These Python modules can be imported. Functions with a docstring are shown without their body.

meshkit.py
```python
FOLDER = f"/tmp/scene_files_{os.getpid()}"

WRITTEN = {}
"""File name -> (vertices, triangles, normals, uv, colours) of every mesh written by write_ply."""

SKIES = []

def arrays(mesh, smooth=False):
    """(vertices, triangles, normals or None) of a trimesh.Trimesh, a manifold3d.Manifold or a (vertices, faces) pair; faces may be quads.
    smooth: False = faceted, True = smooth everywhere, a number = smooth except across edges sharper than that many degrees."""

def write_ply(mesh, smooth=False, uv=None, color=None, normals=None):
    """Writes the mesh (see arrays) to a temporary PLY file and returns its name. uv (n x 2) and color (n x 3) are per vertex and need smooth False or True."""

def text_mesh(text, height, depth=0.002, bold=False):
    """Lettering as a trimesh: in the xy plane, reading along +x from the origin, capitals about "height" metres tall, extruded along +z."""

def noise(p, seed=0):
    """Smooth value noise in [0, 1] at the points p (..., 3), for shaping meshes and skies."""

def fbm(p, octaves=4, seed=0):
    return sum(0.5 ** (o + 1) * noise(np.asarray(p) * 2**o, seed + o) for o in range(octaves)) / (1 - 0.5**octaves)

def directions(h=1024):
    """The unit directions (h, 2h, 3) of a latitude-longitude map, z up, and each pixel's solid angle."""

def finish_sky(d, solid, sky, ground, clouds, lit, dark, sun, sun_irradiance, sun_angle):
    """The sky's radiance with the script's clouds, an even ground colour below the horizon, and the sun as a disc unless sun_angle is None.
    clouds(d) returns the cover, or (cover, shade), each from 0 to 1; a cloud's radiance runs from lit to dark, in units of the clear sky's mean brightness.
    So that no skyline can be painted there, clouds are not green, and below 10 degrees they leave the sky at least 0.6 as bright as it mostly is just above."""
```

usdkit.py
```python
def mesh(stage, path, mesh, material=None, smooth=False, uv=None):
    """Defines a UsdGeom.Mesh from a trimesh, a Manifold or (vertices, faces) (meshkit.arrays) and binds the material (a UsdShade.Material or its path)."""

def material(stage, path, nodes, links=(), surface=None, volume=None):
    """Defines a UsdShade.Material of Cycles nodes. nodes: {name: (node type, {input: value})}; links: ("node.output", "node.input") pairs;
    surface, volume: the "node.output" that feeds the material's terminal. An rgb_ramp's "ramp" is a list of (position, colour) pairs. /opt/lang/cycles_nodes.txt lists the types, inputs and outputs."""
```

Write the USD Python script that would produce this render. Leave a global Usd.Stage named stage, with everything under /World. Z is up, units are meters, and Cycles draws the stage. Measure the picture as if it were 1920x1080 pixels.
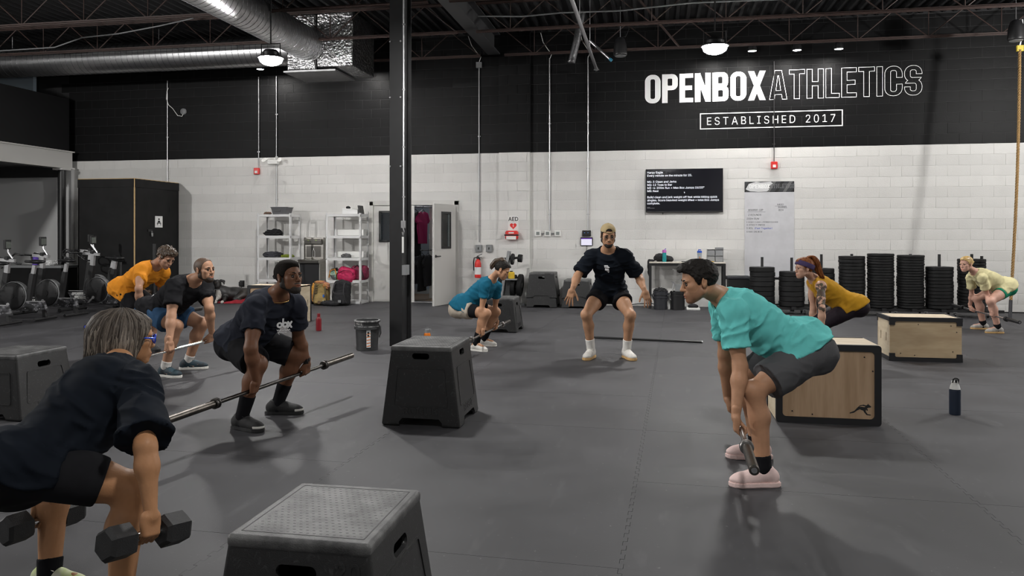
import math, random, numpy as np, trimesh, usdkit, meshkit, manifold3d as m3
from pxr import Usd, UsdGeom, UsdLux, UsdShade, Sdf, Gf, Vt
from shapely.geometry import Polygon, Point, LineString, box as sbox
from shapely.ops import unary_union
from shapely import affinity
from scipy.spatial.transform import Rotation as Rot
from scipy.sparse import coo_matrix

stage = Usd.Stage.CreateInMemory()
UsdGeom.SetStageUpAxis(stage, UsdGeom.Tokens.z)
UsdGeom.SetStageMetersPerUnit(stage, 1.0)
UsdGeom.Xform.Define(stage, '/World')
UsdGeom.Scope.Define(stage, '/World/Looks')
rng = random.Random(7)
PI = math.pi

# ---------------------------------------------------------------- camera
EYE = 1.45                                     # eye height, the lens is level and turned 10.5 degrees left of square-on
cam = UsdGeom.Camera.Define(stage, '/World/camera')
cam.CreateHorizontalApertureAttr(36.0)
cam.CreateVerticalApertureAttr(20.25)
cam.CreateFocalLengthAttr(36.0 * 1450 / 1920)
cam.CreateVerticalApertureOffsetAttr(-36.0 * 99 / 1920)
cam.CreateClippingRangeAttr(Gf.Vec2f(0.05, 200))
cam.AddTranslateOp().Set(Gf.Vec3d(0, 0, EYE))
cam.AddRotateXYZOp().Set(Gf.Vec3f(90, 0, 10.5))
cam.CreateExposureAttr(0.0)

# ---------------------------------------------------------------- sky (seen through nothing but the far hallway window) and the hall's own lamps
LAMP = 520.0                                   # radiance of a high-bay lens
dome = UsdLux.DomeLight.Define(stage, '/World/sky_light')
dome.CreateIntensityAttr(0.02)
dome.CreateColorAttr(Gf.Vec3f(0.8, 0.88, 1.0))


def bay_light(name, x, y, z=4.25, k=1.0, bowl=False):      # high bays of the same grid that hang outside the frame; some have open bowls
    d = (UsdLux.SphereLight if bowl else UsdLux.DiskLight).Define(stage, '/World/' + name)
    d.CreateRadiusAttr(0.13 if bowl else .17)
    d.CreateIntensityAttr(LAMP * (1.6 if bowl else 1.25) * k)
    d.CreateColorAttr(Gf.Vec3f(1.0, 0.985, 0.96))
    d.AddTranslateOp().Set(Gf.Vec3d(x, y, z))


for i, (x, y, k, bowl) in enumerate([(7.7, 11.9, 1, True), (-12.57, 4.5, 2.6, True), (-2.9, 7.1, .85, False), (4.2, 7.2, .5, False), (0.3, 1.7, .55, False), (7.2, 1.8, .3, False), (-6.4, 1.8, .4, False), (-3.0, -3.2, .2, False), (3.6, -3.2, .2, False)]):
    bay_light('bay_light_%03d' % i, x, y, k=k, bowl=bowl)

# ---------------------------------------------------------------- helpers
_names = {}


def numbered(path):
    n = _names.get(path, 0)
    _names[path] = n + 1
    return path if n == 0 else '%s_%03d' % (path, n)


def tag(prim, label=None, cat=None, group=None, kind=None):
    p = prim.GetPrim() if hasattr(prim, 'GetPrim') else prim
    for k, v in (('label', label), ('category', cat), ('group', group), ('kind', kind)):
        if v:
            p.SetCustomDataByKey(k, v)
    return prim


def thing(name, label, cat, loc=(0, 0, 0), rz=0.0, group=None):
    x = UsdGeom.Xform.Define(stage, numbered('/World/' + name))
    x.AddTranslateOp().Set(Gf.Vec3d(*map(float, loc)))
    if rz:
        x.AddRotateZOp().Set(float(rz))
    tag(x, label, cat, group)
    return x


def obj(name, mesh, mat, parent=None, smooth=30, label=None, kind=None):
    base = str(parent.GetPath()) if parent is not None else '/World'
    m = usdkit.mesh(stage, numbered(base + '/' + name), mesh, mat, smooth)
    if label or kind:
        tag(m, label, None, None, kind)
    return m


def one(name, mesh, mat, label, cat, group=None, smooth=30):
    m = obj(name, mesh, mat, None, smooth)
    return tag(m, label, cat, group)


def struct(name, mesh, mat, smooth=30):
    return obj(name, mesh, mat, None, smooth, kind='structure')


def dup(src, label, loc, rz=0.0, group=None, rot=None):
    d = src.GetPrim().GetCustomData()
    name = src.GetPrim().GetName().rstrip('0123456789').rstrip('_')
    x = UsdGeom.Xform.Define(stage, numbered('/World/' + name))
    x.GetPrim().GetReferences().AddInternalReference(src.GetPath())
    x.ClearXformOpOrder()
    x.AddTranslateOp(opSuffix='c').Set(Gf.Vec3d(*map(float, loc)))
    if rot is not None:
        x.AddRotateXYZOp(opSuffix='c').Set(Gf.Vec3f(*map(float, rot)))
    elif rz:
        x.AddRotateZOp(opSuffix='c').Set(float(rz))
    x.GetPrim().SetInstanceable(True)
    tag(x, label, d['category'], group or d.get('group'))
    return x


def cat(ms):
    return trimesh.util.concatenate([m for m in ms if m is not None])


def bx(x0, x1, y0, y1, z0, z1):
    m = trimesh.creation.box((abs(x1 - x0), abs(y1 - y0), abs(z1 - z0)))
    m.apply_translation(((x0 + x1) / 2, (y0 + y1) / 2, (z0 + z1) / 2))
    return m


def cb(cx, cy, cz, sx, sy, sz):
    return bx(cx - sx / 2, cx + sx / 2, cy - sy / 2, cy + sy / 2, cz - sz / 2, cz + sz / 2)


def man(tm):
    return m3.Manifold(m3.Mesh(np.asarray(tm.vertices, np.float32), np.asarray(tm.faces, np.uint32)))


def tri(mf):
    m = mf.to_mesh()
    return trimesh.Trimesh(m.vert_properties[:, :3], m.tri_verts, process=False)


def rbox(x0, x1, y0, y1, z0, z1, r=0.01, n=8):
    """Box with rounded edges: hull of eight spheres."""
    r = min(r, (x1 - x0) / 2.001, (y1 - y0) / 2.001, (z1 - z0) / 2.001)
    s = m3.Manifold.sphere(r, n)
    return tri(m3.Manifold.batch_hull([s.translate((x, y, z)) for x in (x0 + r, x1 - r) for y in (y0 + r, y1 - r) for z in (z0 + r, z1 - r)]))


def hull(pts):
    return tri(m3.Manifold.hull_points(np.asarray(pts, float)))


def frame_of(d, up=(0, 0, 1)):
    d = np.asarray(d, float); d = d / np.linalg.norm(d)
    u = np.asarray(up, float)
    if abs(d @ u) > 0.97 * np.linalg.norm(u):
        u = np.array([1.0, 0, 0]) if abs(d[0]) < 0.9 else np.array([0, 1.0, 0])
    a = np.cross(u, d); a /= np.linalg.norm(a)
    return a, np.cross(d, a), d


def tube(pts, r, n=8, caps=True):
    p = np.asarray(pts, float)
    r = np.broadcast_to(np.asarray(r, float), (len(p),))
    t = np.gradient(p, axis=0); t /= np.linalg.norm(t, axis=1, keepdims=True) + 1e-12
    a, b, _ = frame_of(t[0])
    V = []
    for i in range(len(p)):
        a = a - t[i] * (a @ t[i]); a /= np.linalg.norm(a); b = np.cross(t[i], a)
        ang = np.arange(n) * 2 * PI / n
        V.append(p[i] + r[i] * (np.cos(ang)[:, None] * a + np.sin(ang)[:, None] * b))
    V = np.vstack(V); F = []
    for i in range(len(p) - 1):
        for j in range(n):
            q = (i * n + j, i * n + (j + 1) % n, (i + 1) * n + (j + 1) % n, (i + 1) * n + j)
            F += [(q[0], q[1], q[2]), (q[0], q[2], q[3])]
    if caps:
        c0, c1 = len(V), len(V) + 1
        V = np.vstack([V, p[0], p[-1]])
        for j in range(n):
            F += [(c0, (j + 1) % n, j), (c1, (len(p) - 1) * n + j, (len(p) - 1) * n + (j + 1) % n)]
    return trimesh.Trimesh(V, F, process=False)


def rod(a, b, r, n=10, r2=None):
    return tube([a, b], [r, r if r2 is None else r2], n)


def bar(a, b, w, h, up=(0, 0, 1)):
    """Rectangular bar from a to b, w across, h along up."""
    x, y, d = frame_of(np.subtract(b, a), up)
    V = [np.asarray(p) + x * i * w / 2 + y * j * h / 2 for p in (a, b) for i, j in ((-1, -1), (1, -1), (1, 1), (-1, 1))]
    return hull(V)


def lathe(prof, n=24, c=(0, 0, 0)):
    p = np.asarray(prof, float)
    ang = np.arange(n) * 2 * PI / n
    V = np.vstack([np.column_stack([p[:, 0] * math.cos(t), p[:, 0] * math.sin(t), p[:, 1]]) for t in ang])
    k = len(p); F = []
    for i in range(n):
        for j in range(k - 1):
            a, b2, c2, d2 = i * k + j, ((i + 1) % n) * k + j, ((i + 1) % n) * k + j + 1, i * k + j + 1
            if p[j][0] > 1e-9: F.append((a, b2, c2) if p[j + 1][0] > 1e-9 else (a, b2, c2))
            if p[j + 1][0] > 1e-9: F.append((a, c2, d2))
    V = V + np.asarray(c, float)
    m = trimesh.Trimesh(V, F, process=False)
    m.merge_vertices()
    return m


def extr(poly, h, z0=0.0):
    ps = getattr(poly, 'geoms', [poly])
    m = cat([trimesh.creation.extrude_polygon(g, h, engine='earcut') for g in ps if g.area > 1e-9])
    m.apply_translation((0, 0, z0))
    return m


def place(m, o=(0, 0, 0), X=(1, 0, 0), Y=(0, 1, 0), Z=(0, 0, 1)):
    T = np.eye(4); T[:3, 0] = X; T[:3, 1] = Y; T[:3, 2] = Z; T[:3, 3] = o
    m = m.copy(); m.vertices = m.vertices @ T[:3, :3].T + T[:3, 3]
    if np.linalg.det(T[:3, :3]) < 0: m.faces = m.faces[:, ::-1]
    return m


def onwall(m, o):                                 # a flat shape drawn in xy, stood up to face the camera (-y)
    return place(m, o, (1, 0, 0), (0, 0, 1), (0, -1, 0))


def rrect(w, h, r, n=4):
    r = min(r, w / 2 - 1e-4, h / 2 - 1e-4)
    return sbox(-w / 2 + r, -h / 2 + r, w / 2 - r, h / 2 - r).buffer(r, quad_segs=n)


# ---------------------------------------------------------------- materials
def M(name, col, rough=.5, metal=0., spec=.5, var=0., scale=6., detail=3., bump=0., bscale=60., coat=0., sheen=0., col2=None, lo=.35, hi=.65, dist=.01, stretch=(1, 1, 1), trans=0., tint=False, rand=0., ior=1.5):
    """Principled material: base colour varied by noise between col and col2 (or col times 1-var), optional noise bump."""
    path = '/World/Looks/' + name
    nodes = {'p': ('principled_bsdf', dict(roughness=rough, metallic=metal, specular_ior_level=spec, coat_weight=coat, sheen_weight=sheen, transmission_weight=trans, ior=ior, base_color=col))}
    links = []
    if var or col2 or bump:
        nodes['tc'] = ('texture_coordinate', {})
        nodes['mp'] = ('mapping', dict(scale=stretch))
        links.append(('tc.object', 'mp.vector'))
    if var or col2:
        c2 = col2 or tuple(c * (1 - var) for c in col)
        nodes['n'] = ('noise_texture', dict(scale=scale, detail=detail, roughness=.6))
        nodes['r'] = ('rgb_ramp', dict(ramp=[(lo, col), (hi, c2)]))
        links += [('mp.vector', 'n.vector'), ('n.fac', 'r.fac'), ('r.color', 'p.base_color')]
    if tint:
        nodes['at'] = ('attribute', dict(attribute='tint'))
        nodes['mul'] = ('mix', dict(mix_type='multiply', fac=1.0, color1=col, color2=(1, 1, 1)))
        if var or col2:
            links.remove(('r.color', 'p.base_color')); links.append(('r.color', 'mul.color1'))
        links += [('at.color', 'mul.color2'), ('mul.color', 'p.base_color')]
    if rand:
        nodes['oi'] = ('object_info', {})
        nodes['mr'] = ('map_range', dict(from_min=0., from_max=1., to_min=1 - rand, to_max=1 + rand))
        nodes['hs'] = ('hsv', dict(hue=.5, saturation=1., fac=1., color=col))
        src = [l for l in links if l[1] == 'p.base_color']
        for l in src:
            links.remove(l); links.append((l[0], 'hs.color'))
        links += [('oi.random', 'mr.value'), ('mr.result', 'hs.value'), ('hs.color', 'p.base_color')]
    if bump:
        nodes['bn'] = ('noise_texture', dict(scale=bscale, detail=2.))
        nodes['b'] = ('bump', dict(strength=bump, distance=dist))
        links += [('mp.vector', 'bn.vector'), ('bn.fac', 'b.height'), ('b.normal', 'p.normal')]
    return usdkit.material(stage, path, nodes, links, surface='p.BSDF')


def E(name, col, strength):
    return usdkit.material(stage, '/World/Looks/' + name, {'e': ('emission', dict(color=col, strength=strength))}, [], surface='e.emission')


def srgb(r, g, b):
    f = lambda c: ((c / 255 + .055) / 1.055) ** 2.4 if c > 10 else c / 255 / 12.92
    return (f(r), f(g), f(b))


# ---------------------------------------------------------------- distance fields -> smooth meshes (bodies, clothes, hair, bags)
def cone(a, b, ra, rb):
    a = np.asarray(a, float); b = np.asarray(b, float); ba = b - a; L2 = max(ba @ ba, 1e-9)
    R = max(ra, rb)

    def f(P):
        t = np.clip((P - a) @ ba / L2, 0, 1)
        return np.linalg.norm(P - a - t[:, None] * ba, axis=1) - (ra + (rb - ra) * t)
    f.lo = np.minimum(a, b) - R; f.hi = np.maximum(a, b) + R
    return f


def ell(c, r, R=None):
    c = np.asarray(c, float); r = np.asarray(r, float); R = np.eye(3) if R is None else np.asarray(R, float)

    def f(P):
        q = (P - c) @ R
        k0 = np.linalg.norm(q / r, axis=1); k1 = np.linalg.norm(q / (r * r), axis=1)
        return k0 * (k0 - 1) / np.maximum(k1, 1e-6)
    e = np.sqrt(((R * r) ** 2).sum(1))
    f.lo = c - e; f.hi = c + e
    return f


def rbx(c, half, r, R=None):
    c = np.asarray(c, float); half = np.asarray(half, float) - r; R = np.eye(3) if R is None else np.asarray(R, float)

    def f(P):
        q = np.abs((P - c) @ R) - half
        return np.linalg.norm(np.maximum(q, 0), axis=1) + np.minimum(q.max(1), 0) - r
    e = np.abs(R) @ (half + r)
    f.lo = c - e; f.hi = c + e
    return f


def clip(f, p, n):
    """f limited to the side of the plane through p that n points away from."""
    p = np.asarray(p, float); n = np.asarray(n, float) / np.linalg.norm(n)

    def g(P):
        return np.maximum(f(P), (P - p) @ n)
    g.lo, g.hi = f.lo, f.hi
    return g


class Field:
    def __init__(s, lo, hi, h):
        s.h = h; s.lo = np.asarray(lo, float); n = np.ceil((np.asarray(hi) - s.lo) / h).astype(int) + 1
        s.ax = [s.lo[i] + np.arange(n[i]) * h for i in range(3)]
        s.v = np.full(n, 0.2)

    def _blk(s, lo, hi):
        i0 = np.clip(np.floor((lo - s.lo) / s.h).astype(int), 0, None); i1 = np.minimum(np.ceil((hi - s.lo) / s.h).astype(int) + 1, s.v.shape)
        if (i1 <= i0).any(): return None, None
        sl = tuple(slice(a, b) for a, b in zip(i0, i1))
        P = np.stack(np.meshgrid(*[s.ax[i][sl[i]] for i in range(3)], indexing='ij'), -1).reshape(-1, 3)
        return sl, P

    def add(s, f, k=.02):
        m = k + 2.5 * s.h
        sl, P = s._blk(f.lo - m, f.hi + m)
        if sl is None: return s
        v = s.v[sl]; d = f(P).reshape(v.shape)
        if k > 0:
            h = np.clip(.5 + .5 * (v - d) / k, 0, 1); s.v[sl] = v + (d - v) * h - k * h * (1 - h)
        else: s.v[sl] = np.minimum(v, d)
        return s

    def sub(s, f, k=.008):
        m = k + 2.5 * s.h
        sl, P = s._blk(f.lo - m, f.hi + m)
        if sl is None: return s
        v = s.v[sl]; d = -f(P).reshape(v.shape)
        h = np.clip(.5 - .5 * (v - d) / k, 0, 1); s.v[sl] = v + (d - v) * h + k * h * (1 - h)
        return s

    def keep(s, g):
        """max with g(P) over the whole grid."""
        P = np.stack(np.meshgrid(*s.ax, indexing='ij'), -1).reshape(-1, 3)
        s.v = np.maximum(s.v, g(P).reshape(s.v.shape)); return s

    def mesh(s, relax=1):
        v = s.v; h = s.h
        v = np.pad(v, 1, constant_values=.2)
        S = v < 0
        c = np.zeros(np.array(v.shape) - 1, int)
        offs = [(i, j, k) for i in (0, 1) for j in (0, 1) for k in (0, 1)]
        n = c.shape
        for o in offs: c += S[o[0]:o[0] + n[0], o[1]:o[1] + n[1], o[2]:o[2] + n[2]]
        act = np.argwhere((c > 0) & (c < 8)); K = len(act)
        idx = np.full(n, -1, np.int64); idx[tuple(act.T)] = np.arange(K)
        cv = {o: v[act[:, 0] + o[0], act[:, 1] + o[1], act[:, 2] + o[2]] for o in offs}
        acc = np.zeros((K, 3)); cnt = np.zeros(K)
        for a in range(3):
            for o in offs:
                if o[a]: continue
                o2 = list(o); o2[a] = 1; o2 = tuple(o2)
                va, vb = cv[o], cv[o2]; x = (va < 0) != (vb < 0)
                t = np.where(x, va / np.where(x, va - vb, 1), 0)
                p = np.tile(np.array(o, float), (K, 1)); p[:, a] += t
                acc[x] += p[x]; cnt[x] += 1
        V = (act + acc / cnt[:, None] - 1) * h + s.lo
        F = []
        for a in range(3):
            b, d = (a + 1) % 3, (a + 2) % 3
            sl0 = [slice(1, n[i]) for i in range(3)]; sl0[a] = slice(0, n[a])
            A = S[tuple(slice(q.start, q.stop) for q in sl0)]
            sh = list(sl0); sh[a] = slice(1, n[a] + 1)
            B = S[tuple(sh)]
            e = np.argwhere(A != B); base = e + np.array([q.start for q in sl0])
            flip = A[tuple(e.T)]
            q = []
            for db, dd in ((-1, -1), (0, -1), (0, 0), (-1, 0)):
                o = base.copy(); o[:, b] += db; o[:, d] += dd
                q.append(idx[o[:, 0], o[:, 1], o[:, 2]])
            q = np.stack(q, 1); q[~flip] = q[~flip][:, ::-1]
            F.append(q)
        F = np.vstack(F); F = np.vstack([F[:, [0, 1, 2]], F[:, [0, 2, 3]]])
        m = trimesh.Trimesh(V, F, process=False)
        if relax:
            e = m.edges_unique; nv = len(V); W = coo_matrix((np.ones(2 * len(e)), (np.r_[e[:, 0], e[:, 1]], np.r_[e[:, 1], e[:, 0]])), (nv, nv)).tocsr()
            c = np.maximum(np.asarray(W.sum(1)).ravel(), 1)[:, None]; P = np.array(m.vertices)
            for k in range(relax):
                P = P + .5 * (W @ P / c - P); P = P - .52 * (W @ P / c - P)
            m.vertices = P
        return m


def field_of(prims, h, pad=.05):
    lo = np.min([p[0].lo for p in prims], 0) - pad; hi = np.max([p[0].hi for p in prims], 0) + pad
    F = Field(lo, hi, h)
    for p in prims: F.add(*p)
    return F


def wrinkle(m, amp, freq, seed=0, axis=None, stretch=1.0):
    P = np.asarray(m.vertices)
    Q = P * freq
    if axis is not None:
        axis = np.asarray(axis, float) / np.linalg.norm(axis)
        Q = Q + (P @ axis)[:, None] * axis * freq * (stretch - 1)
    w = Q + 1.2 * (np.stack([meshkit.noise(Q * .7, seed + 11), meshkit.noise(Q * .7, seed + 12), meshkit.noise(Q * .7, seed + 13)], -1) - .5)
    r = 1 - np.abs(2 * meshkit.noise(w, seed) - 1)
    d = (r ** 2 - .45) * amp + (meshkit.noise(w * 2.3, seed + 3) - .5) * amp * .5
    N = np.array(m.vertex_normals); e = m.edges_unique; c = np.zeros(len(P)); A = N.copy()
    np.add.at(A, e[:, 0], N[e[:, 1]]); np.add.at(A, e[:, 1], N[e[:, 0]]); np.add.at(c, e.ravel(), 1)
    A = A / (c + 1)[:, None]                       # short where the cloth has an edge, so edges stay clean
    k = np.clip((np.linalg.norm(A, axis=1) - .75) / .2, 0, 1)
    m.vertices = P + A * (d * k)[:, None]
    return m

# ================================================================ the hall
WY = 16.05                                     # front face of the back wall
PAINT = 3.19                                   # black above, white below
DECK = 5.72
MT0 = {}
MT0['white_block'] = [M('white_block_%d' % i, (c, c * .985, c * .955), rough=.55, var=.05, scale=1.5, bump=.25, bscale=55, dist=.006) for i, c in enumerate((.62, .65, .60))]
MT0['black_block'] = [M('black_block_%d' % i, (c, c, c * 1.08), rough=.5, spec=.16, var=.2, scale=3, bump=.22, bscale=55, dist=.005) for i, c in enumerate((.0042, .005, .0058))]
MT0['joint_white'] = M('joint_white', (.58, .575, .56), rough=.7)
MT0['joint_black'] = M('joint_black', (.008, .008, .009), rough=.6)
MT0['drywall'] = M('drywall', (.56, .56, .56), rough=.7)
MT0['black_paint'] = M('black_paint', (.008, .008, .009), rough=.5, var=.2, scale=4)
MT0['white_steel'] = M('white_steel', (.62, .61, .59), rough=.5)
MT0['steel_black'] = M('steel_black', (.014, .014, .015), rough=.42, var=.25, scale=8)
MT0['joist'] = M('joist_red', (.050, .027, .022), rough=.6, var=.3, scale=10)
MT0['deck'] = M('deck_grey', (.028, .028, .030), rough=.6, metal=.2, var=.2, scale=3)
MT0['beam'] = M('beam_grey', (.055, .055, .057), rough=.6)
MT0['galv'] = M('galvanised', (.56, .56, .57), rough=.34, metal=1., var=.15, scale=9)
MT0['foil'] = M('foil', (.55, .55, .56), rough=.28, metal=1., var=.35, scale=14, bump=.8, bscale=22, dist=.03)
MT0['conduit'] = M('conduit', (.42, .42, .43), rough=.38, metal=.9)
MT0['red'] = M('red_plastic', (.62, .022, .018), rough=.4)
MT0['white_plastic'] = M('white_plastic', (.70, .70, .68), rough=.4)
MT0['grey_plastic'] = M('grey_plastic', (.20, .205, .21), rough=.5)
MT0['black_plastic'] = M('black_plastic', (.012, .012, .013), rough=.4)
MT0['paint_white'] = M('mural_white', (.78, .78, .78), rough=.5)
MT0['paper'] = M('paper', (.72, .72, .72), rough=.7)
MT0['ink'] = M('ink', (.015, .015, .016), rough=.6)

# ---- floor: slab and puzzle-edged rubber mats
FLOORM = []
for i, c in enumerate((.028, .030, .032)):
    FLOORM.append(usdkit.material(stage, '/World/Looks/rubber_mat_%d' % i, {
        'g': ('geometry', {}), 'n1': ('noise_texture', dict(scale=.9, detail=5., roughness=.62)), 'r1': ('rgb_ramp', dict(ramp=[(.36, (c, c * .985, c * 1.10)), (.70, (c * 2.1, c * 2.07, c * 2.24))])),
        'n2': ('noise_texture', dict(scale=38., detail=2.)), 'r2': ('rgb_ramp', dict(ramp=[(.70, (0, 0, 0)), (.80, (.07, .07, .07))])),
        'mp': ('mapping', dict(scale=(5., 1.2, 1.))), 'n3': ('noise_texture', dict(scale=1.6, detail=4.)), 'r3': ('rgb_ramp', dict(ramp=[(.62, (0, 0, 0)), (.78, (.024, .024, .025))])),
        'a': ('mix', dict(mix_type='add', fac=1.)), 'b': ('mix', dict(mix_type='add', fac=1.)), 'bn': ('noise_texture', dict(scale=240., detail=2.)), 'bu': ('bump', dict(strength=.12, distance=.003)),
        'rr': ('rgb_ramp', dict(ramp=[(.3, (.52,) * 3), (.7, (.72,) * 3)])), 'p': ('principled_bsdf', dict(specular_ior_level=.45))},
        [('g.position', 'n1.vector'), ('n1.fac', 'r1.fac'), ('g.position', 'n2.vector'), ('n2.fac', 'r2.fac'), ('g.position', 'mp.vector'), ('mp.vector', 'n3.vector'), ('n3.fac', 'r3.fac'), ('r1.color', 'a.color1'), ('r2.color', 'a.color2'), ('a.color', 'b.color1'), ('r3.color', 'b.color2'),
         ('b.color', 'p.base_color'), ('g.position', 'bn.vector'), ('bn.fac', 'bu.height'), ('bu.normal', 'p.normal'), ('n1.fac', 'rr.fac'), ('rr.color', 'p.roughness')], surface='p.BSDF'))
fl = UsdGeom.Xform.Define(stage, '/World/floor'); tag(fl, kind='structure')
obj('slab', bx(-17, 9.5, -4.5, 22, -.20, -.014), M('slab', (.02, .02, .02), rough=.8), fl)
MW, MD = 1.83, 1.22


def mat_poly(x0, x1, y0, y1, teeth):
    pts = []
    n = 12

    def edge(a, b, fixed, horiz):
        out = []
        for i in range(n):
            for k, o in ((0, 1), (.5, 1), (.5, -1), (1, -1)):
                t = a + (b - a) * (i + k) / n
                out.append((t, fixed + .010 * o) if horiz else (fixed + .010 * o, t))
        return out
    if not teeth: return sbox(x0, y0, x1, y1)
    return Polygon(edge(x0, x1, y0, True)[:0] + [(x0, y0), (x1, y0)] + edge(y0, y1, x1, False) + [(x1, y1), (x0, y1)] + edge(y0, y1, x0, False)[::-1])


SKEW = math.radians(1.6)
for i in range(-8, 6):
    for j in range(-1, 14):
        x0 = -.02 + i * MW; y0 = .95 + (j - 1) * MD
        if y0 < -1.3 or x0 > 8.5: continue
        p = mat_poly(x0, x0 + MW, y0, min(y0 + MD, WY - .02), y0 < 11)
        p = affinity.rotate(p.buffer(-.0008, join_style=2), -math.degrees(SKEW), origin=(0, 8))
        if y0 + MD > 15.5: p = p.intersection(sbox(-20, -10, 20, WY - .012))
        if p.is_empty: continue
        obj('mat', extr(p, .013 + .0006 * ((i * 7 + j * 13) % 3) / 2, -.0136), FLOORM[(i * 5 + j * 3) % 3], fl)

# ---- back wall: painted blocks
wb = UsdGeom.Xform.Define(stage, '/World/wall_back'); tag(wb, kind='structure')
DX0, DX1, DZ = -6.10, -4.16, 2.20               # the double door's opening
XL, XR = -17.0, 9.5
for x0, x1, z0, z1, m in ((XL, DX0, 0, PAINT, 'joint_white'), (DX1, XR, 0, PAINT, 'joint_white'), (DX0, DX1, DZ, PAINT, 'joint_white'), (XL, XR, PAINT, 6.0, 'joint_black')):
    obj('backing', bx(x0, x1, WY + .005, WY + .20, z0, z1), MT0[m], wb)
BW, BH = .4064, .2032
cells = []
nrow0 = int(PAINT // BH) + 1
for r in range(-nrow0, 13):
    z0 = PAINT + r * BH
    z1 = z0 + BH
    zz0 = max(z0, .0)
    if z1 <= .02: continue
    off = 0 if r % 2 == 0 else BW / 2
    for c in range(-34, 24):
        x0 = c * BW + off; x1 = x0 + BW
        if x1 < -13.6 or x0 > 8.4: continue
        if zz0 < DZ - .02:                     # leave the door opening
            if x0 < DX1 and x1 > DX0:
                if x0 < DX0 - .1: x1 = DX0
                elif x1 > DX1 + .1: x0 = DX1
                else: continue
        cuts = [x0] + [q for q in (-3.24, -2.58) if x0 + .01 < q < x1 - .01] + [x1]
        for xa, xb in zip(cuts, cuts[1:]):
            cells.append((xa, xb, zz0, min(z1, 5.70), r, c, -3.24 < (xa + xb) / 2 < -2.58))
cells.sort(key=lambda q: (q[4] >= 0, abs((q[0] + q[1]) / 2 - 3.4) + 0.0))


def block(q):
    x0, x1, z0, z1, r, c, pil = q
    g = .0032; d = .085 if pil else 0.
    h = ((r * 31 + c * 17) % 7 - 3) * .00035
    return hull([(x, WY - d + .012, z) for x in (x0 + g, x1 - g) for z in (z0 + g, z1 - g)] + [(x, WY - d + h, z) for x in (x0 + g + .004, x1 - g - .004) for z in (z0 + g + .004, z1 - g - .004)] + [(x, WY - d + h + .0022, z) for x in (x0 + g, x1 - g) for z in (z0 + g, z1 - g)])


white = [q for q in cells if q[4] < 0]; black = [q for q in cells if q[4] >= 0]
near_w = sorted(white, key=lambda q: -q[0])[:230]; near_b = sorted([q for q in black if q[3] < 5.4], key=lambda q: -q[0] if q[0] < 7 else 99)[:68]
for q in near_w: obj('block', block(q), MT0['white_block'][(q[4] * 5 + q[5] * 3) % 3], wb)
for q in near_b: obj('block', block(q), MT0['black_block'][(q[4] * 5 + q[5] * 3) % 3], wb)
sw, sb_ = set(near_w), set(near_b)
for k in range(3):
    obj('blockwork', cat([block(q) for q in white if q not in sw and (q[4] * 5 + q[5] * 3) % 3 == k]), MT0['white_block'][k], wb, kind='stuff')
    obj('blockwork', cat([block(q) for q in black if q not in sb_ and (q[4] * 5 + q[5] * 3) % 3 == k]), MT0['black_block'][k], wb, kind='stuff')
obj('pilaster_core', bx(-3.24, -2.58, WY - .076, WY + .01, 0, PAINT), MT0['joint_white'], wb)
obj('pilaster_core', bx(-3.24, -2.58, WY - .076, WY + .01, PAINT, 5.7), MT0['joint_black'], wb)

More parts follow.
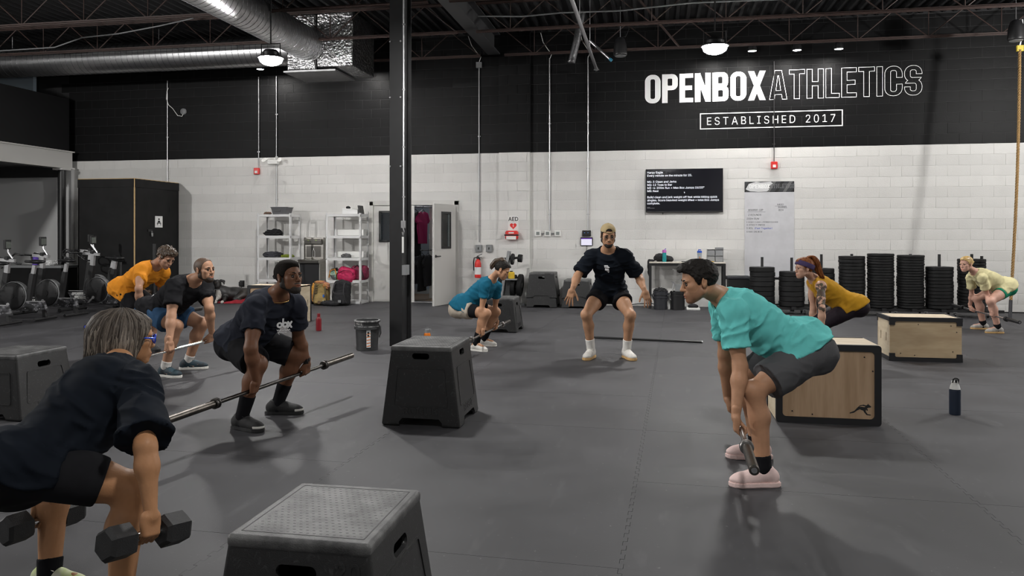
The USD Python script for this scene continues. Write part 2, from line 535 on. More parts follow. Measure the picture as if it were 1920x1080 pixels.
# ---- far left: partition under the mezzanine, other walls of the hall outside the frame
struct('wall_left', cat([bx(-17, -13.47, WY - .10, WY + .004, 0, 3.02), bx(-16.6, -16.4, -4, WY, 0, 5.7)]), MT0['drywall'])
struct('wall_right', bx(9.3, 9.5, -4.5, WY, 0, 5.7), MT0['joint_white'])
struct('wall_front', bx(-17, 9.5, -4.6, -4.4, 0, 5.7), MT0['drywall'])
mz = UsdGeom.Xform.Define(stage, '/World/mezzanine'); tag(mz, kind='structure')
obj('fascia_beam', cat([bx(-13.50, -13.38, 6.0, 15.88, 2.985, 3.40), bx(-13.56, -13.34, 6.0, 15.91, 2.985, 3.02), bx(-13.56, -13.34, 6.0, 15.91, 3.37, 3.40)]), MT0['white_steel'], mz)
obj('guard_wall', bx(-13.54, -13.44, 6.0, 15.85, 3.40, 4.62), MT0['black_paint'], mz)
obj('return_guard', bx(-16.4, -13.54, 15.75, 15.85, 3.40, 4.62), MT0['black_paint'], mz)
obj('deck_slab', bx(-16.4, -13.57, 6.0, 15.83, 3.04, 3.36), MT0['black_paint'], mz)
obj('end_beam', bx(-16.4, -13.57, 15.72, 15.83, 2.80, 3.04), MT0['steel_black'], mz)
obj('post_plate', bx(-13.55, -13.29, 15.47, 15.73, 2.945, 2.985), MT0['white_steel'], mz)
obj('post', tube([(-13.42, 15.60, 0), (-13.42, 15.60, 2.945)], .085, 18), MT0['steel_black'], mz)
obj('post_foot', bx(-13.58, -13.26, 15.44, 15.76, 0, .02), MT0['steel_black'], mz)
obj('upper_room_wall', bx(-16.4, -14.45, 15.9, 16.0, 4.63, 5.45), M('upper_wall', (.42, .50, .58), rough=.7), mz)

# ---- steel: column, girder, joists, deck
col = thing('column', 'black steel wide-flange column standing behind the tall plastic box', 'column', (-3.31, 9.78, 0)); tag(col, kind='structure')
obj('web', bx(-.008, .008, -.11, .11, 0, 5.25), MT0['steel_black'], col)
obj('flange', bx(-.108, .06, -.125, -.105, 0, 5.25), MT0['steel_black'], col)
obj('flange', bx(-.108, .108, .105, .125, 0, 5.25), MT0['steel_black'], col)
obj('cover_plate', bx(.045, .060, -.11, .11, 0, 5.25), MT0['steel_black'], col)
obj('conduit', tube([(.082, -.118, 1.62), (.082, -.118, 5.2)], .009, 8), MT0['conduit'], col)
for z in (1.95, 2.6, 3.35, 4.2): obj('conduit_strap', cb(.082, -.118, z, .035, .02, .018), MT0['conduit'], col)
sb = obj('switch_box', rbox(.055, .105, -.155, -.10, 1.54, 1.64, .006), MT0['conduit'], col)
obj('clip_hook', tube([(.08, -.16, 1.56), (.105, -.165, 1.50), (.09, -.165, 1.44), (.075, -.16, 1.49)], .006, 6), MT0['conduit'], col)
obj('key_tag', bx(.075, .10, -.17, -.165, 1.22, 1.43), MT0['white_plastic'], col)
obj('band', bx(.062, .114, -.13, .02, .93, 1.06), MT0['grey_plastic'], col)
for z in (2.35, 3.25, 3.98):
    for x in (-.10, .045): obj('bolt', tube([(x, -.138, z), (x, -.122, z)], .012, 6), MT0['conduit'], col)

gd = UsdGeom.Xform.Define(stage, '/World/girder'); tag(gd, kind='structure')
obj('bottom_flange', bx(-3.46, -3.20, -2, 15.9, 5.24, 5.262), MT0['beam'], gd)
obj('web', bx(-3.335, -3.325, -2, 15.9, 5.26, 5.66), MT0['beam'], gd)
obj('top_flange', bx(-3.46, -3.20, -2, 15.9, 5.645, 5.665), MT0['beam'], gd)

dk = UsdGeom.Xform.Define(stage, '/World/ceiling'); tag(dk, kind='structure')
prof = []
x = XL
while x < XR:
    prof += [(x, 0), (x + .045, 0), (x + .075, .075), (x + .165, .075), (x + .195, 0)]; x += .20
pp = Polygon(prof + [(px_, pz_ + .004) for px_, pz_ in prof[::-1]])
mesh = extr(pp, 21.0); mesh = place(mesh, (0, WY, DECK), (1, 0, 0), (0, 0, 1), (0, -1, 0))
obj('deck', mesh, MT0['deck'], dk)
obj('roof_board', bx(XL, XR, -5, WY + .2, DECK + .085, DECK + .15), MT0['black_paint'], dk)


def joist(y, x0, x1, label, webs=True):
    t = thing('roof_joist', label, 'joist', (0, y, 0), group=None)
    for z in (5.09, 5.60):
        obj('chord', cat([bx(x0, x1, -.055, -.012, z - .004, z + .004), bx(x0, x1, -.018, -.012, z - .02, z + .03), bx(x0, x1, .012, .055, z - .004, z + .004), bx(x0, x1, .012, .018, z - .02, z + .03)]), MT0['joist'], t)
    n = int(round((x1 - x0) / .62)); dx = (x1 - x0) / n
    for i in range(n):
        xa = x0 + i * dx; xb = xa + dx
        obj('web_bar', rod((xa, 0, 5.60 if i % 2 == 0 else 5.09), (xb, 0, 5.09 if i % 2 == 0 else 5.60), .011, 6), MT0['joist'], t)
        if i % 2 == 1: obj('web_bar', rod((xa, 0, 5.09), (xa, 0, 5.60), .009, 6), MT0['joist'], t)
    return t


joist(15.35, -3.0, 9.2, 'red-brown open-web roof joist above the wall lettering')
joist(13.50, -3.15, 9.2, 'red-brown open-web roof joist one bay nearer than the one above the lettering')
joist(15.35, -14.0, -3.5, 'red-brown open-web roof joist against the back wall left of the girder')
joist(13.50, -16.3, -3.5, 'red-brown open-web roof joist just above the horizontal silver duct')
joist(11.65, -16.3, -3.5, 'red-brown open-web roof joist at the upper left edge over the ducts')
joist(11.65, -3.15, 9.2, 'red-brown open-web roof joist at the top edge right of the girder')
for i, (a, b) in enumerate((((.45, 15.3, 5.1), (-.35, 13.5, 5.6)), ((5.9, 13.5, 5.1), (4.7, 15.35, 5.58)))):
    tag(obj('bridging_bar', bar(a, b, .03, .03), MT0['joist']), 'slanting bridging bar between two roof joists, ' + ('left of the round speaker' if i == 0 else 'above the black wall right of the lettering'), 'brace')

# ---- ducts
def spiral(a, b, r, pitch, label):
    a = np.array(a, float); b = np.array(b, float); c = (a + b) / 2
    t = thing('duct', label, 'duct', c)
    X_, Y_, d = frame_of(b - a); L = np.linalg.norm(b - a)
    obj('shell', tube([a - c, b - c], r, 40), MT0['galv'], t, 40)
    n = int(L / pitch)
    th_ = np.linspace(0, n * 2 * PI, n * 26)
    s = th_ / (2 * PI) * pitch
    pts = (a - c) + s[:, None] * d + (r + .001) * (np.cos(th_)[:, None] * X_ + np.sin(th_)[:, None] * Y_)
    obj('spiral_seam', tube(pts, .0042, 4), M('seam_dark', (.16, .16, .17), rough=.35, metal=1.) if not stage.GetPrimAtPath('/World/Looks/seam_dark') else '/World/Looks/seam_dark', t, True)
    return t


spiral((-6.45, 1.5, 5.05), (-6.45, 13.66, 5.05), .305, .13, 'round spiral silver duct coming overhead into the foil-wrapped plenum')
spiral((-15.5, 14.40, 5.15), (-6.88, 14.40, 5.15), .305, .13, 'horizontal spiral silver duct along the upper left of the back wall')
pl = thing('plenum', 'foil-wrapped box plenum where the two silver ducts meet', 'duct', (-6.22, 14.2, 4.58))
obj('wrap', rbox(-.66, -.08, -.55, .55, 0, 1.08, .03), MT0['foil'], pl, 30)
obj('wrap', rbox(-.06, .66, -.55, .60, .03, 1.08, .03), MT0['foil'], pl, 30)
obj('bottom_panel', bx(-.75, .30, -.50, .50, -.03, .0), MT0['galv'], pl)
obj('seam_tape', bx(-.085, -.055, -.565, -.54, 0, 1.08), MT0['black_paint'], pl)
obj('collar_ring', place(lathe([(.30, 0), (.345, 0), (.345, .03), (.30, .03)], 32), (-.23, -.56, .47), (1, 0, 0), (0, 0, 1), (0, -1, 0)), MT0['foil'], pl, 40)
for i, (a, b, l) in enumerate((((-13.6, 14.4, 5.45), (-13.6, 14.4, 5.72), 'at its far left'), ((-10.1, 14.4, 5.45), (-10.1, 14.4, 5.72), 'near its middle'))):
    tag(obj('hanger_strap', tube([a, b], .006, 6), MT0['conduit']), 'thin wire hanger of the horizontal silver duct, ' + l, 'hanger')

# ---- lamps
LENS = E('lamp_lens', (1.0, .985, .96), LAMP)
WASH = E('wash_lens', (1.0, .97, .93), 520.)


def high_bay(label, x, y, z, top):
    t = thing('high_bay_lamp', label, 'lamp', (x, y, z))
    obj('housing', lathe([(0, .16), (.10, .16), (.13, .12), (.13, .07), (.185, .06), (.20, .045), (.20, .032), (0, .032)], 28), MT0['black_plastic'], t)
    obj('lens', lathe([(0, -.085), (.06, -.080), (.12, -.060), (.165, -.028), (.18, .010), (.18, .03), (0, .031)], 28), LENS, t, True)
    obj('bracket', cat([tube([(-.16, 0, .05), (-.16, 0, .26), (.16, 0, .26), (.16, 0, .05)], .010, 6)]), MT0['steel_black'], t)
    obj('stem', tube([(0, 0, .26), (0, 0, top - z)], .012, 8), MT0['steel_black'], t)
    return t


high_bay('bright high-bay lamp hanging in front of the silver duct, upper left', -5.99, 11.35, 4.22, 5.58)
high_bay('bright high-bay lamp hanging on a stem above the word OPENBOX', .87, 11.85, 4.22, 5.58)


def washer(label, x, y, z, r=.075, group=None):
    t = thing('spot_lamp', label, 'lamp', (x, y, z), group=group)
    obj('housing', lathe([(0, .12), (r * .8, .12), (r * 1.12, .06), (r * 1.15, 0), (r * 1.02, -.004), (r, .012), (0, .012)], 20), MT0['black_plastic'], t)
    obj('lens', lathe([(0, -.004), (r * .97, -.002), (r * .98, .006), (0, .007)], 20), WASH, t, True)
    obj('arm', tube([(0, 0, .12), (0, -.0, 5.09 - z + .01)], .012, 6), MT0['steel_black'], t)
    return t


washer('small bright spot lamp directly under the large lamp over the lettering', 1.16, 15.45, 4.99)
washer('small white spot lamp over the first outlined letters', 1.83, 15.45, 4.99)
washer('small white spot lamp over the middle of the outlined word', 2.65, 15.45, 4.97)
washer('small white spot lamp over the end of the outlined word, last in its row', 3.40, 15.45, 4.96)
washer('small spot lamp below the silver duct beside two conduits', -8.40, 15.45, 5.04)
washer('small spot lamp peeping out right of the foil-wrapped plenum', -6.12, 15.45, 5.02)
def text(t, h, depth=.002, bold=False, gap=None):
    if gap is None: return meshkit.text_mesh(t, h, depth, bold)
    out = []; x = 0
    for ch in t:
        if ch == ' ': x += h * .55; continue
        m = meshkit.text_mesh(ch, h, depth, bold); b = m.bounds; m.apply_translation((x - b[0][0], 0, 0)); out.append(m); x += (b[1][0] - b[0][0]) + gap
    return cat(out)

# ================================================================ lettering on the wall
def glyph(ch, w, h, s):
    r = w * .46
    ring = lambda: Polygon(affinity.translate(rrect(w, h, r, 6), w / 2, h / 2).exterior).difference(affinity.translate(rrect(w - 2 * s, h - 2 * s * .82, max(r - s, .012), 5), w / 2, h / 2))
    st = lambda x: sbox(x, 0, x + s, h)
    b = s * .82
    if ch == 'O': return ring()
    if ch == 'C': return ring().difference(sbox(w / 2, h * .40, w + 1, h * .60))
    if ch == 'P': return unary_union([st(0), affinity.translate(rrect(w, h * .56, r * .8, 5), w / 2, h * .72).difference(affinity.translate(rrect(w - 2 * s, h * .56 - 2 * b, .02, 4), w / 2, h * .72)), sbox(0, h * .44, w * .5, h * .44 + b), sbox(0, h - b, w * .5, h)]).intersection(sbox(0, 0, w, h))
    if ch == 'B':
        up = affinity.translate(rrect(w * .97, h * .54, r * .7, 5), w * .485, h * .73).difference(affinity.translate(rrect(w * .97 - 2 * s, h * .54 - 2 * b, .02, 4), w * .485, h * .73))
        lo = affinity.translate(rrect(w, h * .54, r * .7, 5), w / 2, h * .27).difference(affinity.translate(rrect(w - 2 * s, h * .54 - 2 * b, .02, 4), w / 2, h * .27))
        return unary_union([st(0), up, lo])
    if ch == 'E': return unary_union([st(0), sbox(0, 0, w, b), sbox(0, h - b, w, h), sbox(0, h / 2 - b / 2, w * .92, h / 2 + b / 2)])
    if ch == 'L': return unary_union([st(0), sbox(0, 0, w, b)])
    if ch == 'I': return st(0)
    if ch == 'T': return unary_union([sbox(0, h - b, w, h), st(w / 2 - s / 2)])
    if ch == 'H': return unary_union([st(0), st(w - s), sbox(0, h / 2 - b / 2, w, h / 2 + b / 2)])
    if ch == 'N': return unary_union([st(0), st(w - s), Polygon([(0, h), (s * .95, h), (w, 0), (w - s * .95, 0)])])
    if ch == 'X': return unary_union([Polygon([(0, 0), (s * 1.05, 0), (w, h), (w - s * 1.05, h)]), Polygon([(0, h), (s * 1.05, h), (w, 0), (w - s * 1.05, 0)])])
    if ch == 'A':
        outer = Polygon([(0, 0), (w * .30, h), (w * .70, h), (w, 0)])
        return outer.difference(Polygon([(s * .86, 0), (w / 2 - .012, h * .30 - b * 1.0), (w / 2 + .012, h * .30 - b), (w - s * .86, 0)]).union(Polygon([(s * .86, -.01), (s * .86 + w * .045, h * .16), (w - s * .86 - w * .045, h * .16), (w - s * .86, -.01)]))).difference(Polygon([(w * .385, h * .32), (w * .49, h * .80), (w * .51, h * .80), (w * .615, h * .32)]))
    if ch == 'S':
        a = affinity.translate(rrect(w, h * .56, r, 6), w / 2, h * .72).difference(affinity.translate(rrect(w - 2 * s, h * .56 - 2 * b, max(r - s, .01), 5), w / 2, h * .72))
        c = affinity.translate(rrect(w, h * .56, r, 6), w / 2, h * .28).difference(affinity.translate(rrect(w - 2 * s, h * .56 - 2 * b, max(r - s, .01), 5), w / 2, h * .28))
        return unary_union([a.difference(sbox(w / 2, h * .44 + b, w + 1, h * .70)), c.difference(sbox(-1, h * .30, w / 2, h * .56 - b))])


LY = WY - .0025
sg = thing('wall_lettering', 'large OPENBOX ATHLETICS wall lettering, first word solid white and second outlined', 'lettering', (-.21, LY, 4.14))
x = 0.
for ch in 'OPENBOX':
    w = {'E': .275, 'X': .34}.get(ch, .315)
    obj('letter', onwall(affinity_m := extr(affinity.translate(glyph(ch, w, .585, .112), x, 0), .002), (0, 0, 0)), MT0['paint_white'], sg); x += w + .030
x += .035
x0 = x
for ch in 'ATHLETICS':
    w = {'I': .115, 'E': .285, 'L': .26, 'T': .30, 'A': .345}.get(ch, .325)
    g = glyph(ch, w, .585, .115)
    g = affinity.translate(g, x, 0)
    ol = g.buffer(.0).difference(g.buffer(-.0115, join_style=2))
    obj('letter', onwall(extr(ol, .002), (0, 0, 0)), MT0['paint_white'], sg); x += w + .030
sg2 = thing('wall_lettering', 'thin white boxed lettering ESTABLISHED 2017 under the large wall lettering', 'lettering', (.885, LY, 3.585))
fr = sbox(0, 0, 2.72, .325).difference(sbox(.020, .020, 2.70, .305))
obj('frame', onwall(extr(fr, .002), (0, 0, 0)), MT0['paint_white'], sg2)
tx = 'ESTABLISHED 2017'
ms = []; xx = 0
for ch in tx:
    if ch == ' ': xx += .15; continue
    m = text(ch, .155, .002); b_ = m.bounds; w = b_[1][0] - b_[0][0]; m.apply_translation((xx - b_[0][0], 0, 0)); ms.append(m); xx += w + .076
sc_ = 2.44 / (xx - .076)
for m in ms:
    m.apply_scale((sc_, 1, 1)); m.apply_translation((.14, .085, 0)); obj('letter', onwall(m, (0, 0, 0)), MT0['paint_white'], sg2)

# ================================================================ things on the back wall
def pipe(label, x, z0, z1, y=WY - .03, r=.013, straps=(), mat=None):
    t = thing('conduit', label, 'conduit', (x, y, z0))
    obj('tube', tube([(0, 0, 0), (0, 0, z1 - z0)], r, 10), mat or MT0['conduit'], t)
    for z in straps or [z0 + .35 + .95 * i for i in range(int((z1 - z0 - .2) / .95))]:
        obj('strap', cb(0, .012, z - z0, .055, .022, .022), mat or MT0['conduit'], t)
    return t


pipe('steel conduit running up the black wall from behind the black cabinet', -11.02, 2.4, 5.0)
pipe('steel conduit above the red alarm strobe left of the emergency light', -8.75, 2.97, 5.0)
pipe('steel conduit passing down behind the emergency light to the left shelf', -8.32, 1.9, 5.0)
c4 = pipe('steel conduit above the pair of grey switch boxes by the extinguisher', -3.68, 1.30, 5.0)
pipe('steel conduit above the middle white thermostat', -2.17, 1.53, 5.15, WY - .03)
pipe('steel conduit running down to the black control panel above the tablet', -1.37, 1.53, 5.15)
tag(obj('junction_box', rbox(-3.74, -3.62, WY - .08, WY - .0035, 5.0, 5.12, .006), MT0['grey_plastic']), 'grey junction box on top of a conduit beside the girder end', 'electrical box')
for n, x in (('under its conduit', -3.69), ('right beside it without a conduit', -3.46)):
    t = thing('switch_box', 'small grey wall switch box ' + n, 'electrical box', (x, WY - .003, 1.17))
    obj('box', rbox(-.065, .065, -.055, 0, -.075, .075, .008), MT0['grey_plastic'], t)
    obj('toggle', cb(0, -.06, 0, .018, .02, .05), MT0['black_plastic'], t)
for i, x in enumerate((-2.417, -2.214, -2.0)):
    t = thing('thermostat', ('leftmost', 'middle', 'rightmost')[i] + ' of the three white wall thermostats', 'thermostat', (x, WY - .003, 1.483))
    obj('case', rbox(-.068, .068, -.035, 0, -.062, .062, .010), MT0['white_plastic'], t)
    obj('display', cb(0, -.036, .004, .070, .004, .066), M('lcd_grey', (.20, .22, .21), rough=.25) if i == 0 else '/World/Looks/lcd_grey', t)
    if i < 2: obj('link_pipe', tube([(.068, -.018, 0), (.14, -.018, 0)], .012, 8), MT0['conduit'], t)
for n, x, z in (('high on the white wall left of the shelves', -8.79, 2.885), ('above the whiteboard poster', 2.315, 2.835)):
    t = thing('fire_alarm', 'red fire alarm strobe ' + n, 'fire alarm', (x, WY - .003, z))
    obj('case', rbox(-.062, .062, -.065, 0, -.072, .072, .010), MT0['red'], t)
    obj('strobe', cb(0, -.068, -.018, .062, .012, .055), MT0['white_plastic'], t)
pipe('thin black-painted conduit running up from the red alarm above the poster', 2.315, 2.91, 4.9, WY - .02, .008, mat=MT0['steel_black'])
t = thing('emergency_light', 'white twin-head emergency light on the wall near the black paint line', 'emergency light', (-8.35, WY - .055, 3.10))
obj('box', rbox(-.12, .12, -.10, -.0, -.075, .02, .01), MT0['white_plastic'], t)
for s in (-1, 1): obj('lamp_head', place(lathe([(0, 0), (.040, .0), (.055, .06), (.048, .085), (0, .08)], 16), (s * .16, -.07, .04), (1, 0, 0), (0, .5, .866), (s * .35, -.8, -.3)), MT0['white_plastic'], t)
# AED
t = thing('aed_sign', 'white AED sign with a red heart above the red defibrillator case', 'sign', (-2.93, WY - .09, 1.69))
obj('board', rbox(-.115, .115, -.006, 0, -.16, .165, .003), MT0['white_plastic'], t)
m = text('AED', .078, .002, True); m.apply_translation((-(m.bounds[0][0] + m.bounds[1][0]) / 2, .06, 0)); obj('word', onwall(m, (0, -.007, 0)), MT0['ink'], t)
th_ = np.linspace(0, 2 * PI, 40); heart = Polygon(np.column_stack([.0045 * 16 * np.sin(th_) ** 3, .0045 * (13 * np.cos(th_) - 5 * np.cos(2 * th_) - 2 * np.cos(3 * th_) - np.cos(4 * th_))]) + (0, -.045))
h_ = obj('heart', onwall(extr(heart, .002), (0, -.007, 0)), MT0['red'], t)
obj('bolt', onwall(extr(affinity.translate(Polygon([(.008, .04), (-.018, .0), (-.002, .0), (-.010, -.035), (.018, .010), (.003, .010)]), 0, -.05), .001), (0, -.0105, 0)), MT0['white_plastic'], h_)
t = thing('aed_case', 'red defibrillator case with a white label hung under the AED sign', 'first-aid case', (-2.95, WY - .086, 1.45))
obj('case', rbox(-.135, .135, -.14, 0, -.095, .095, .04), MT0['red'], t)
obj('strap', rbox(-.148, .148, -.150, -.02, -.012, .018, .01), MT0['black_plastic'], t)
obj('label', cb(0, -.146, -.055, .21, .012, .07), MT0['white_plastic'], t)
obj('mark', cb(0, -.143, .05, .11, .008, .03), MT0['white_plastic'], t)
# fire extinguisher
t = thing('fire_extinguisher', 'red fire extinguisher hanging on the white wall beside the open door', 'fire extinguisher', (-3.69, WY - .10, .55))
obj('cylinder', lathe([(0, 0), (.060, .0), (.068, .02), (.068, .30), (.050, .36), (.022, .39), (.022, .41), (0, .41)], 20), MT0['red'], t, 40)
obj('label', lathe([(.0685, .07), (.0695, .075), (.0695, .22), (.0685, .225)], 20), MT0['paper'], t, 40)
obj('valve', cat([lathe([(0, .40), (.028, .40), (.028, .45), (0, .46)], 12), bar((-.02, 0, .455), (.09, -.0, .50), .022, .012), bar((-.02, 0, .44), (.085, 0, .43), .02, .010)]), MT0['black_plastic'], t)
obj('hose', tube([(-.02, 0, .43), (-.08, 0, .42), (-.095, 0, .33), (-.088, 0, .15)], .011, 8), MT0['black_plastic'], t, True)
obj('wall_bracket', bx(-.03, .03, .06, .097, .22, .42), MT0['steel_black'], t)
# control panel and tablet
t = thing('control_panel', 'small black control panel with two blue lights above the lit tablet', 'control panel', (-1.40, WY - .003, 1.488))
obj('case', rbox(-.090, .090, -.04, 0, -.062, .062, .008), MT0['black_plastic'], t)
for x in (-.04, .03): obj('light', cb(x, -.041, .012, .010, .003, .010), E('panel_blue_%d' % (x > 0), (.1, .35, 1.), 1.5), t)
t = thing('tablet', 'wall-mounted tablet with a white lit screen below the control panel', 'tablet', (-1.40, WY - .003, 1.317))
obj('case', rbox(-.128, .128, -.030, 0, -.088, .088, .010), MT0['black_plastic'], t)
obj('screen', cb(0, -.031, -.006, .225, .003, .140), E('tablet_white', (.80, .78, .92), 1.0), t)
obj('header', cb(0, -.0315, .061, .225, .003, .018), E('tablet_purple', (.16, .06, .42), 1.0), t)
obj('cable', tube([(.0, -.012, -.088), (.0, -.012, -.2), (.02, -.014, -.30), (.012, -.014, -.52)], .006, 6), MT0['black_plastic'], t, True)
obj('plug', cb(.002, -.022, -.22, .025, .03, .06), MT0['black_plastic'], t)
# television
t = thing('television', 'flat black television showing white workout text on the white wall', 'television', (.57, WY - .045, 2.3515))
obj('bezel', rbox(-.762, .762, -.045, .012, -.440, .440, .006), MT0['black_plastic'], t)
obj('screen', cb(0, -.0455, .008, 1.500, .003, .842), M('screen', (.004, .004, .008), rough=.12), t)
obj('mount', bx(-.20, .20, .012, .043, -.2, .2), MT0['steel_black'], t)
TXT = E('tv_text', (.92, .94, 1.0), 1.05)
for i, (s_, r_) in enumerate((('Harpy Eagle', 0), ('Every minute on the minute for 25.', 1), ('M1: 3 Clean and Jerks', 3), ('M2: 12 Toes to Bar', 4), ('M3-4: 200m Run + Max Box Jumps 24/20"', 5), ('M5: Rest', 6), ('Build clean and jerk weight off feel while hitting quick', 8), ('singles. Score heaviest weight lifted + total Box Jumps', 9), ('complete.', 10))):
    m = text(s_, .040, .001, True); obj('text_line', onwall(m, (-.735, -.0475, .350 - r_ * .0625)), TXT, t)
obj('cursor', onwall(extr(Polygon([(0, 0), (.022, -.022), (.010, -.022), (.015, -.036), (.009, -.038), (.004, -.025), (-.002, -.03)]), .001), (.0, -.0475, -.02)), TXT, t)
obj('small_print', onwall(cat([extr(sbox(0, 0, .06, .007), .001), extr(sbox(0, -.016, .15, -.009), .001)]), (-.735, -.0475, -.34)), E('tv_dim', (.5, .5, .5), .5), t)
obj('cable', tube([(-.42, -.005, -.44), (-.42, -.004, -.48)], .008, 6), MT0['black_plastic'], t)
# whiteboard poster with hand writing
t = thing('whiteboard_poster', 'tall whiteboard poster with a dark printed header and handwritten warm-up list', 'whiteboard', (1.754, WY - .004, .617))
obj('board', bx(0, .944, -.006, 0, 0, 1.69), M('board_white', (.56, .56, .585), rough=.22, var=.10, scale=3), t)
hd = obj('header', bx(0, .944, -.007, 0, 1.69, 1.90), M('header_dark', (.035, .036, .040), rough=.4), t)
for k in range(7):
    x_ = -.05 + k * .155
    p = Polygon([(x_, 0), (x_ + .06, 0), (x_ + .19, .21), (x_ + .13, .21)]).intersection(sbox(0, 0, .944, .21))
    if not p.is_empty: obj('stripe', onwall(extr(p, .0006), (0, -.0075, 1.69)), M('stripe_%d' % k, ((.012,) * 3, (.12,) * 3)[k % 2], rough=.4), hd)
obj('splash', onwall(extr(Polygon([(.02, .06), (.10, .02), (.26, .005), (.42, .01), (.47, .05), (.45, .10), (.54, .17), (.50, .205), (.30, .19), (.22, .205), (.08, .17)]), .0008), (0, -.0079, 1.69)), M('splash', (.55, .55, .56), rough=.4), hd)
x = .09
for ch in 'OPENBOX':
    obj('title', onwall(extr(affinity.translate(glyph(ch, .050, .085, .018), x, 0), .0006), (0, -.0086, 1.765)), MT0['paint_white'], hd); x += .057
for ch in 'ATHLETICS':
    w_ = .018 if ch == 'I' else .048
    g = affinity.translate(glyph(ch, w_, .085, .018), x, 0); obj('title', onwall(extr(g.difference(g.buffer(-.004)), .0006), (0, -.0086, 1.765)), M('title_grey', (.22, .22, .23), rough=.5) if x < .55 else '/World/Looks/title_grey', hd); x += w_ + .008
MK = M('marker_black', (.03, .03, .035), rough=.6); MB = M('marker_blue', (.03, .08, .45), rough=.6)
for s_, x_, z_, h_, mt_ in (('NEED', .62, 1.425, .034, MK), ('BARREL', .64, 1.37, .034, MK), ('BOX', .645, 1.315, .034, MK), ('WARM-UP', .065, 1.315, .040, MK), ('2 ROUNDS', .065, 1.22, .036, MK), ('200m RUN', .035, 1.145, .034, MK), ('5 HANG CLEAN + POWER CLEANS', .03, 1.08, .027, MK), ('5 STRICT PRESS', .035, 1.02, .032, MK), ('5 RDL', .03, .955, .034, MK), ('(Feet Together)', .185, .955, .034, MB), ('5 KBS ON BOX', .03, .885, .032, MK)):
    m = text(s_, h_, .0006); m.vertices[:, 0] += m.vertices[:, 1] * .12
    obj('handwriting', onwall(m, (x_, -.0066, z_)), mt_, t)
for x0_, x1_, z_ in ((.05, .40, 1.295), (.58, .80, 1.408)): obj('underline', bx(x0_, x1_, -.0072, -.006, z_, z_ + .004), MK, t)
# round sensor on a loose white cable
t = thing('wall_sensor', 'round white sensor dangling on a curly cable against the black wall', 'sensor', (-10.62, WY - .005, 4.28))
obj('disc', place(lathe([(0, 0), (.075, 0), (.07, .03), (.03, .045), (0, .045)], 20), (0, 0, 0), (1, 0, 0), (0, 0, 1), (0, -1, 0)), MT0['grey_plastic'], t)
obj('cable', tube([(.02, -.03, -.03), (-.03, -.02, -.11), (-.14, -.02, -.09), (-.27, -.02, .08), (-.37, -.02, .16), (-.42, -.03, .30), (-.40, -.035, .48), (-.37, -.03, .55)], .009, 6), MT0['white_plastic'], t, True)
# sockets with chargers at the floor by the dog
for i, (x, n) in enumerate(((-9.82, 'above the dog'), (-9.16, 'above the red blanket'))):
    t = thing('wall_socket', 'black wall socket with a plugged-in charger ' + n, 'socket', (x, WY - .003, .36))
    obj('plate', rbox(-.055, .055, -.03, 0, -.07, .07, .008), MT0['black_plastic'], t)
    obj('charger', rbox(-.045, .045, -.09, -.03, -.05, .045, .01), MT0['black_plastic'], t)
    obj('cord', tube([(0, -.06, -.05), (.02, -.07, -.16), (.08, -.08, -.24), (.11, -.08, -.33)] if i else [(-.02, -.06, -.05), (-.05, -.07, -.2), (-.06, -.08, -.33)], .009, 6), MT0['black_plastic'] if i else MT0['white_plastic'], t, True)
    if i: obj('cord', tube([(-.03, -.06, -.05), (-.05, -.07, -.18), (-.04, -.08, -.33)], .006, 6), MT0['black_plastic'], t, True)
# mains cable along the skirting behind the coach
tag(obj('floor_cable', tube([(-.62, WY - .06, .012), (-.35, WY - .07, .05), (-.1, WY - .06, .07), (.05, WY - .06, .03)], .010, 6), MT0['black_plastic'], None, True), 'thin black cable along the foot of the wall behind the coach', 'cable')

# ================================================================ ceiling odds and ends
t = thing('ceiling_pipe', 'long grey pipe running overhead to a capped end left of the round speaker', 'pipe', (-1.12, 15.0, 4.66))
obj('tube', tube([(0, 0, 0), (0, -6.5, 0)], .030, 12), MT0['conduit'], t)
obj('cap', cat([tube([(-.05, .0, -.01), (.05, .0, -.01)], .012, 8), tube([(0, .01, 0), (0, -.06, 0)], .036, 12)]), MT0['conduit'], t)
obj('hanger', tube([(0, -3.35, 0), (0, -3.35, 1.0)], .007, 6), MT0['conduit'], t)
obj('hanger', tube([(0, -1.5, 0), (0, -1.5, 1.0)], .007, 6), MT0['conduit'], t)
t = thing('flue_pipe', 'short foil-wrapped pipe slanting down from the roof deck', 'pipe', (-1.56, 14.6, 4.72))
obj('wrap', tube([(0, 0, 0), (.10, 0, .40), (.20, .0, .95)], .070, 16), M('foil_dull', (.16, .16, .165), rough=.5, metal=.7, var=.4, scale=30, bump=.4, bscale=30), t, True)
obj('end', lathe([(0, 0), (.06, 0), (.074, .01), (.074, .03), (0, .03)], 16), MT0['galv'], t)
t = thing('ceiling_pipe', 'thin dark pipe with a blue cap slanting beside the hanging round speaker', 'pipe', (-.83, 14.9, 4.80))
obj('tube', tube([(0, 0, 0), (-.42, .1, .42)], .026, 10), MT0['conduit'], t)
obj('cap', tube([(.01, 0, -.01), (-.03, .007, .03)], .031, 10), M('cap_cyan', (.03, .20, .32), rough=.5), t)
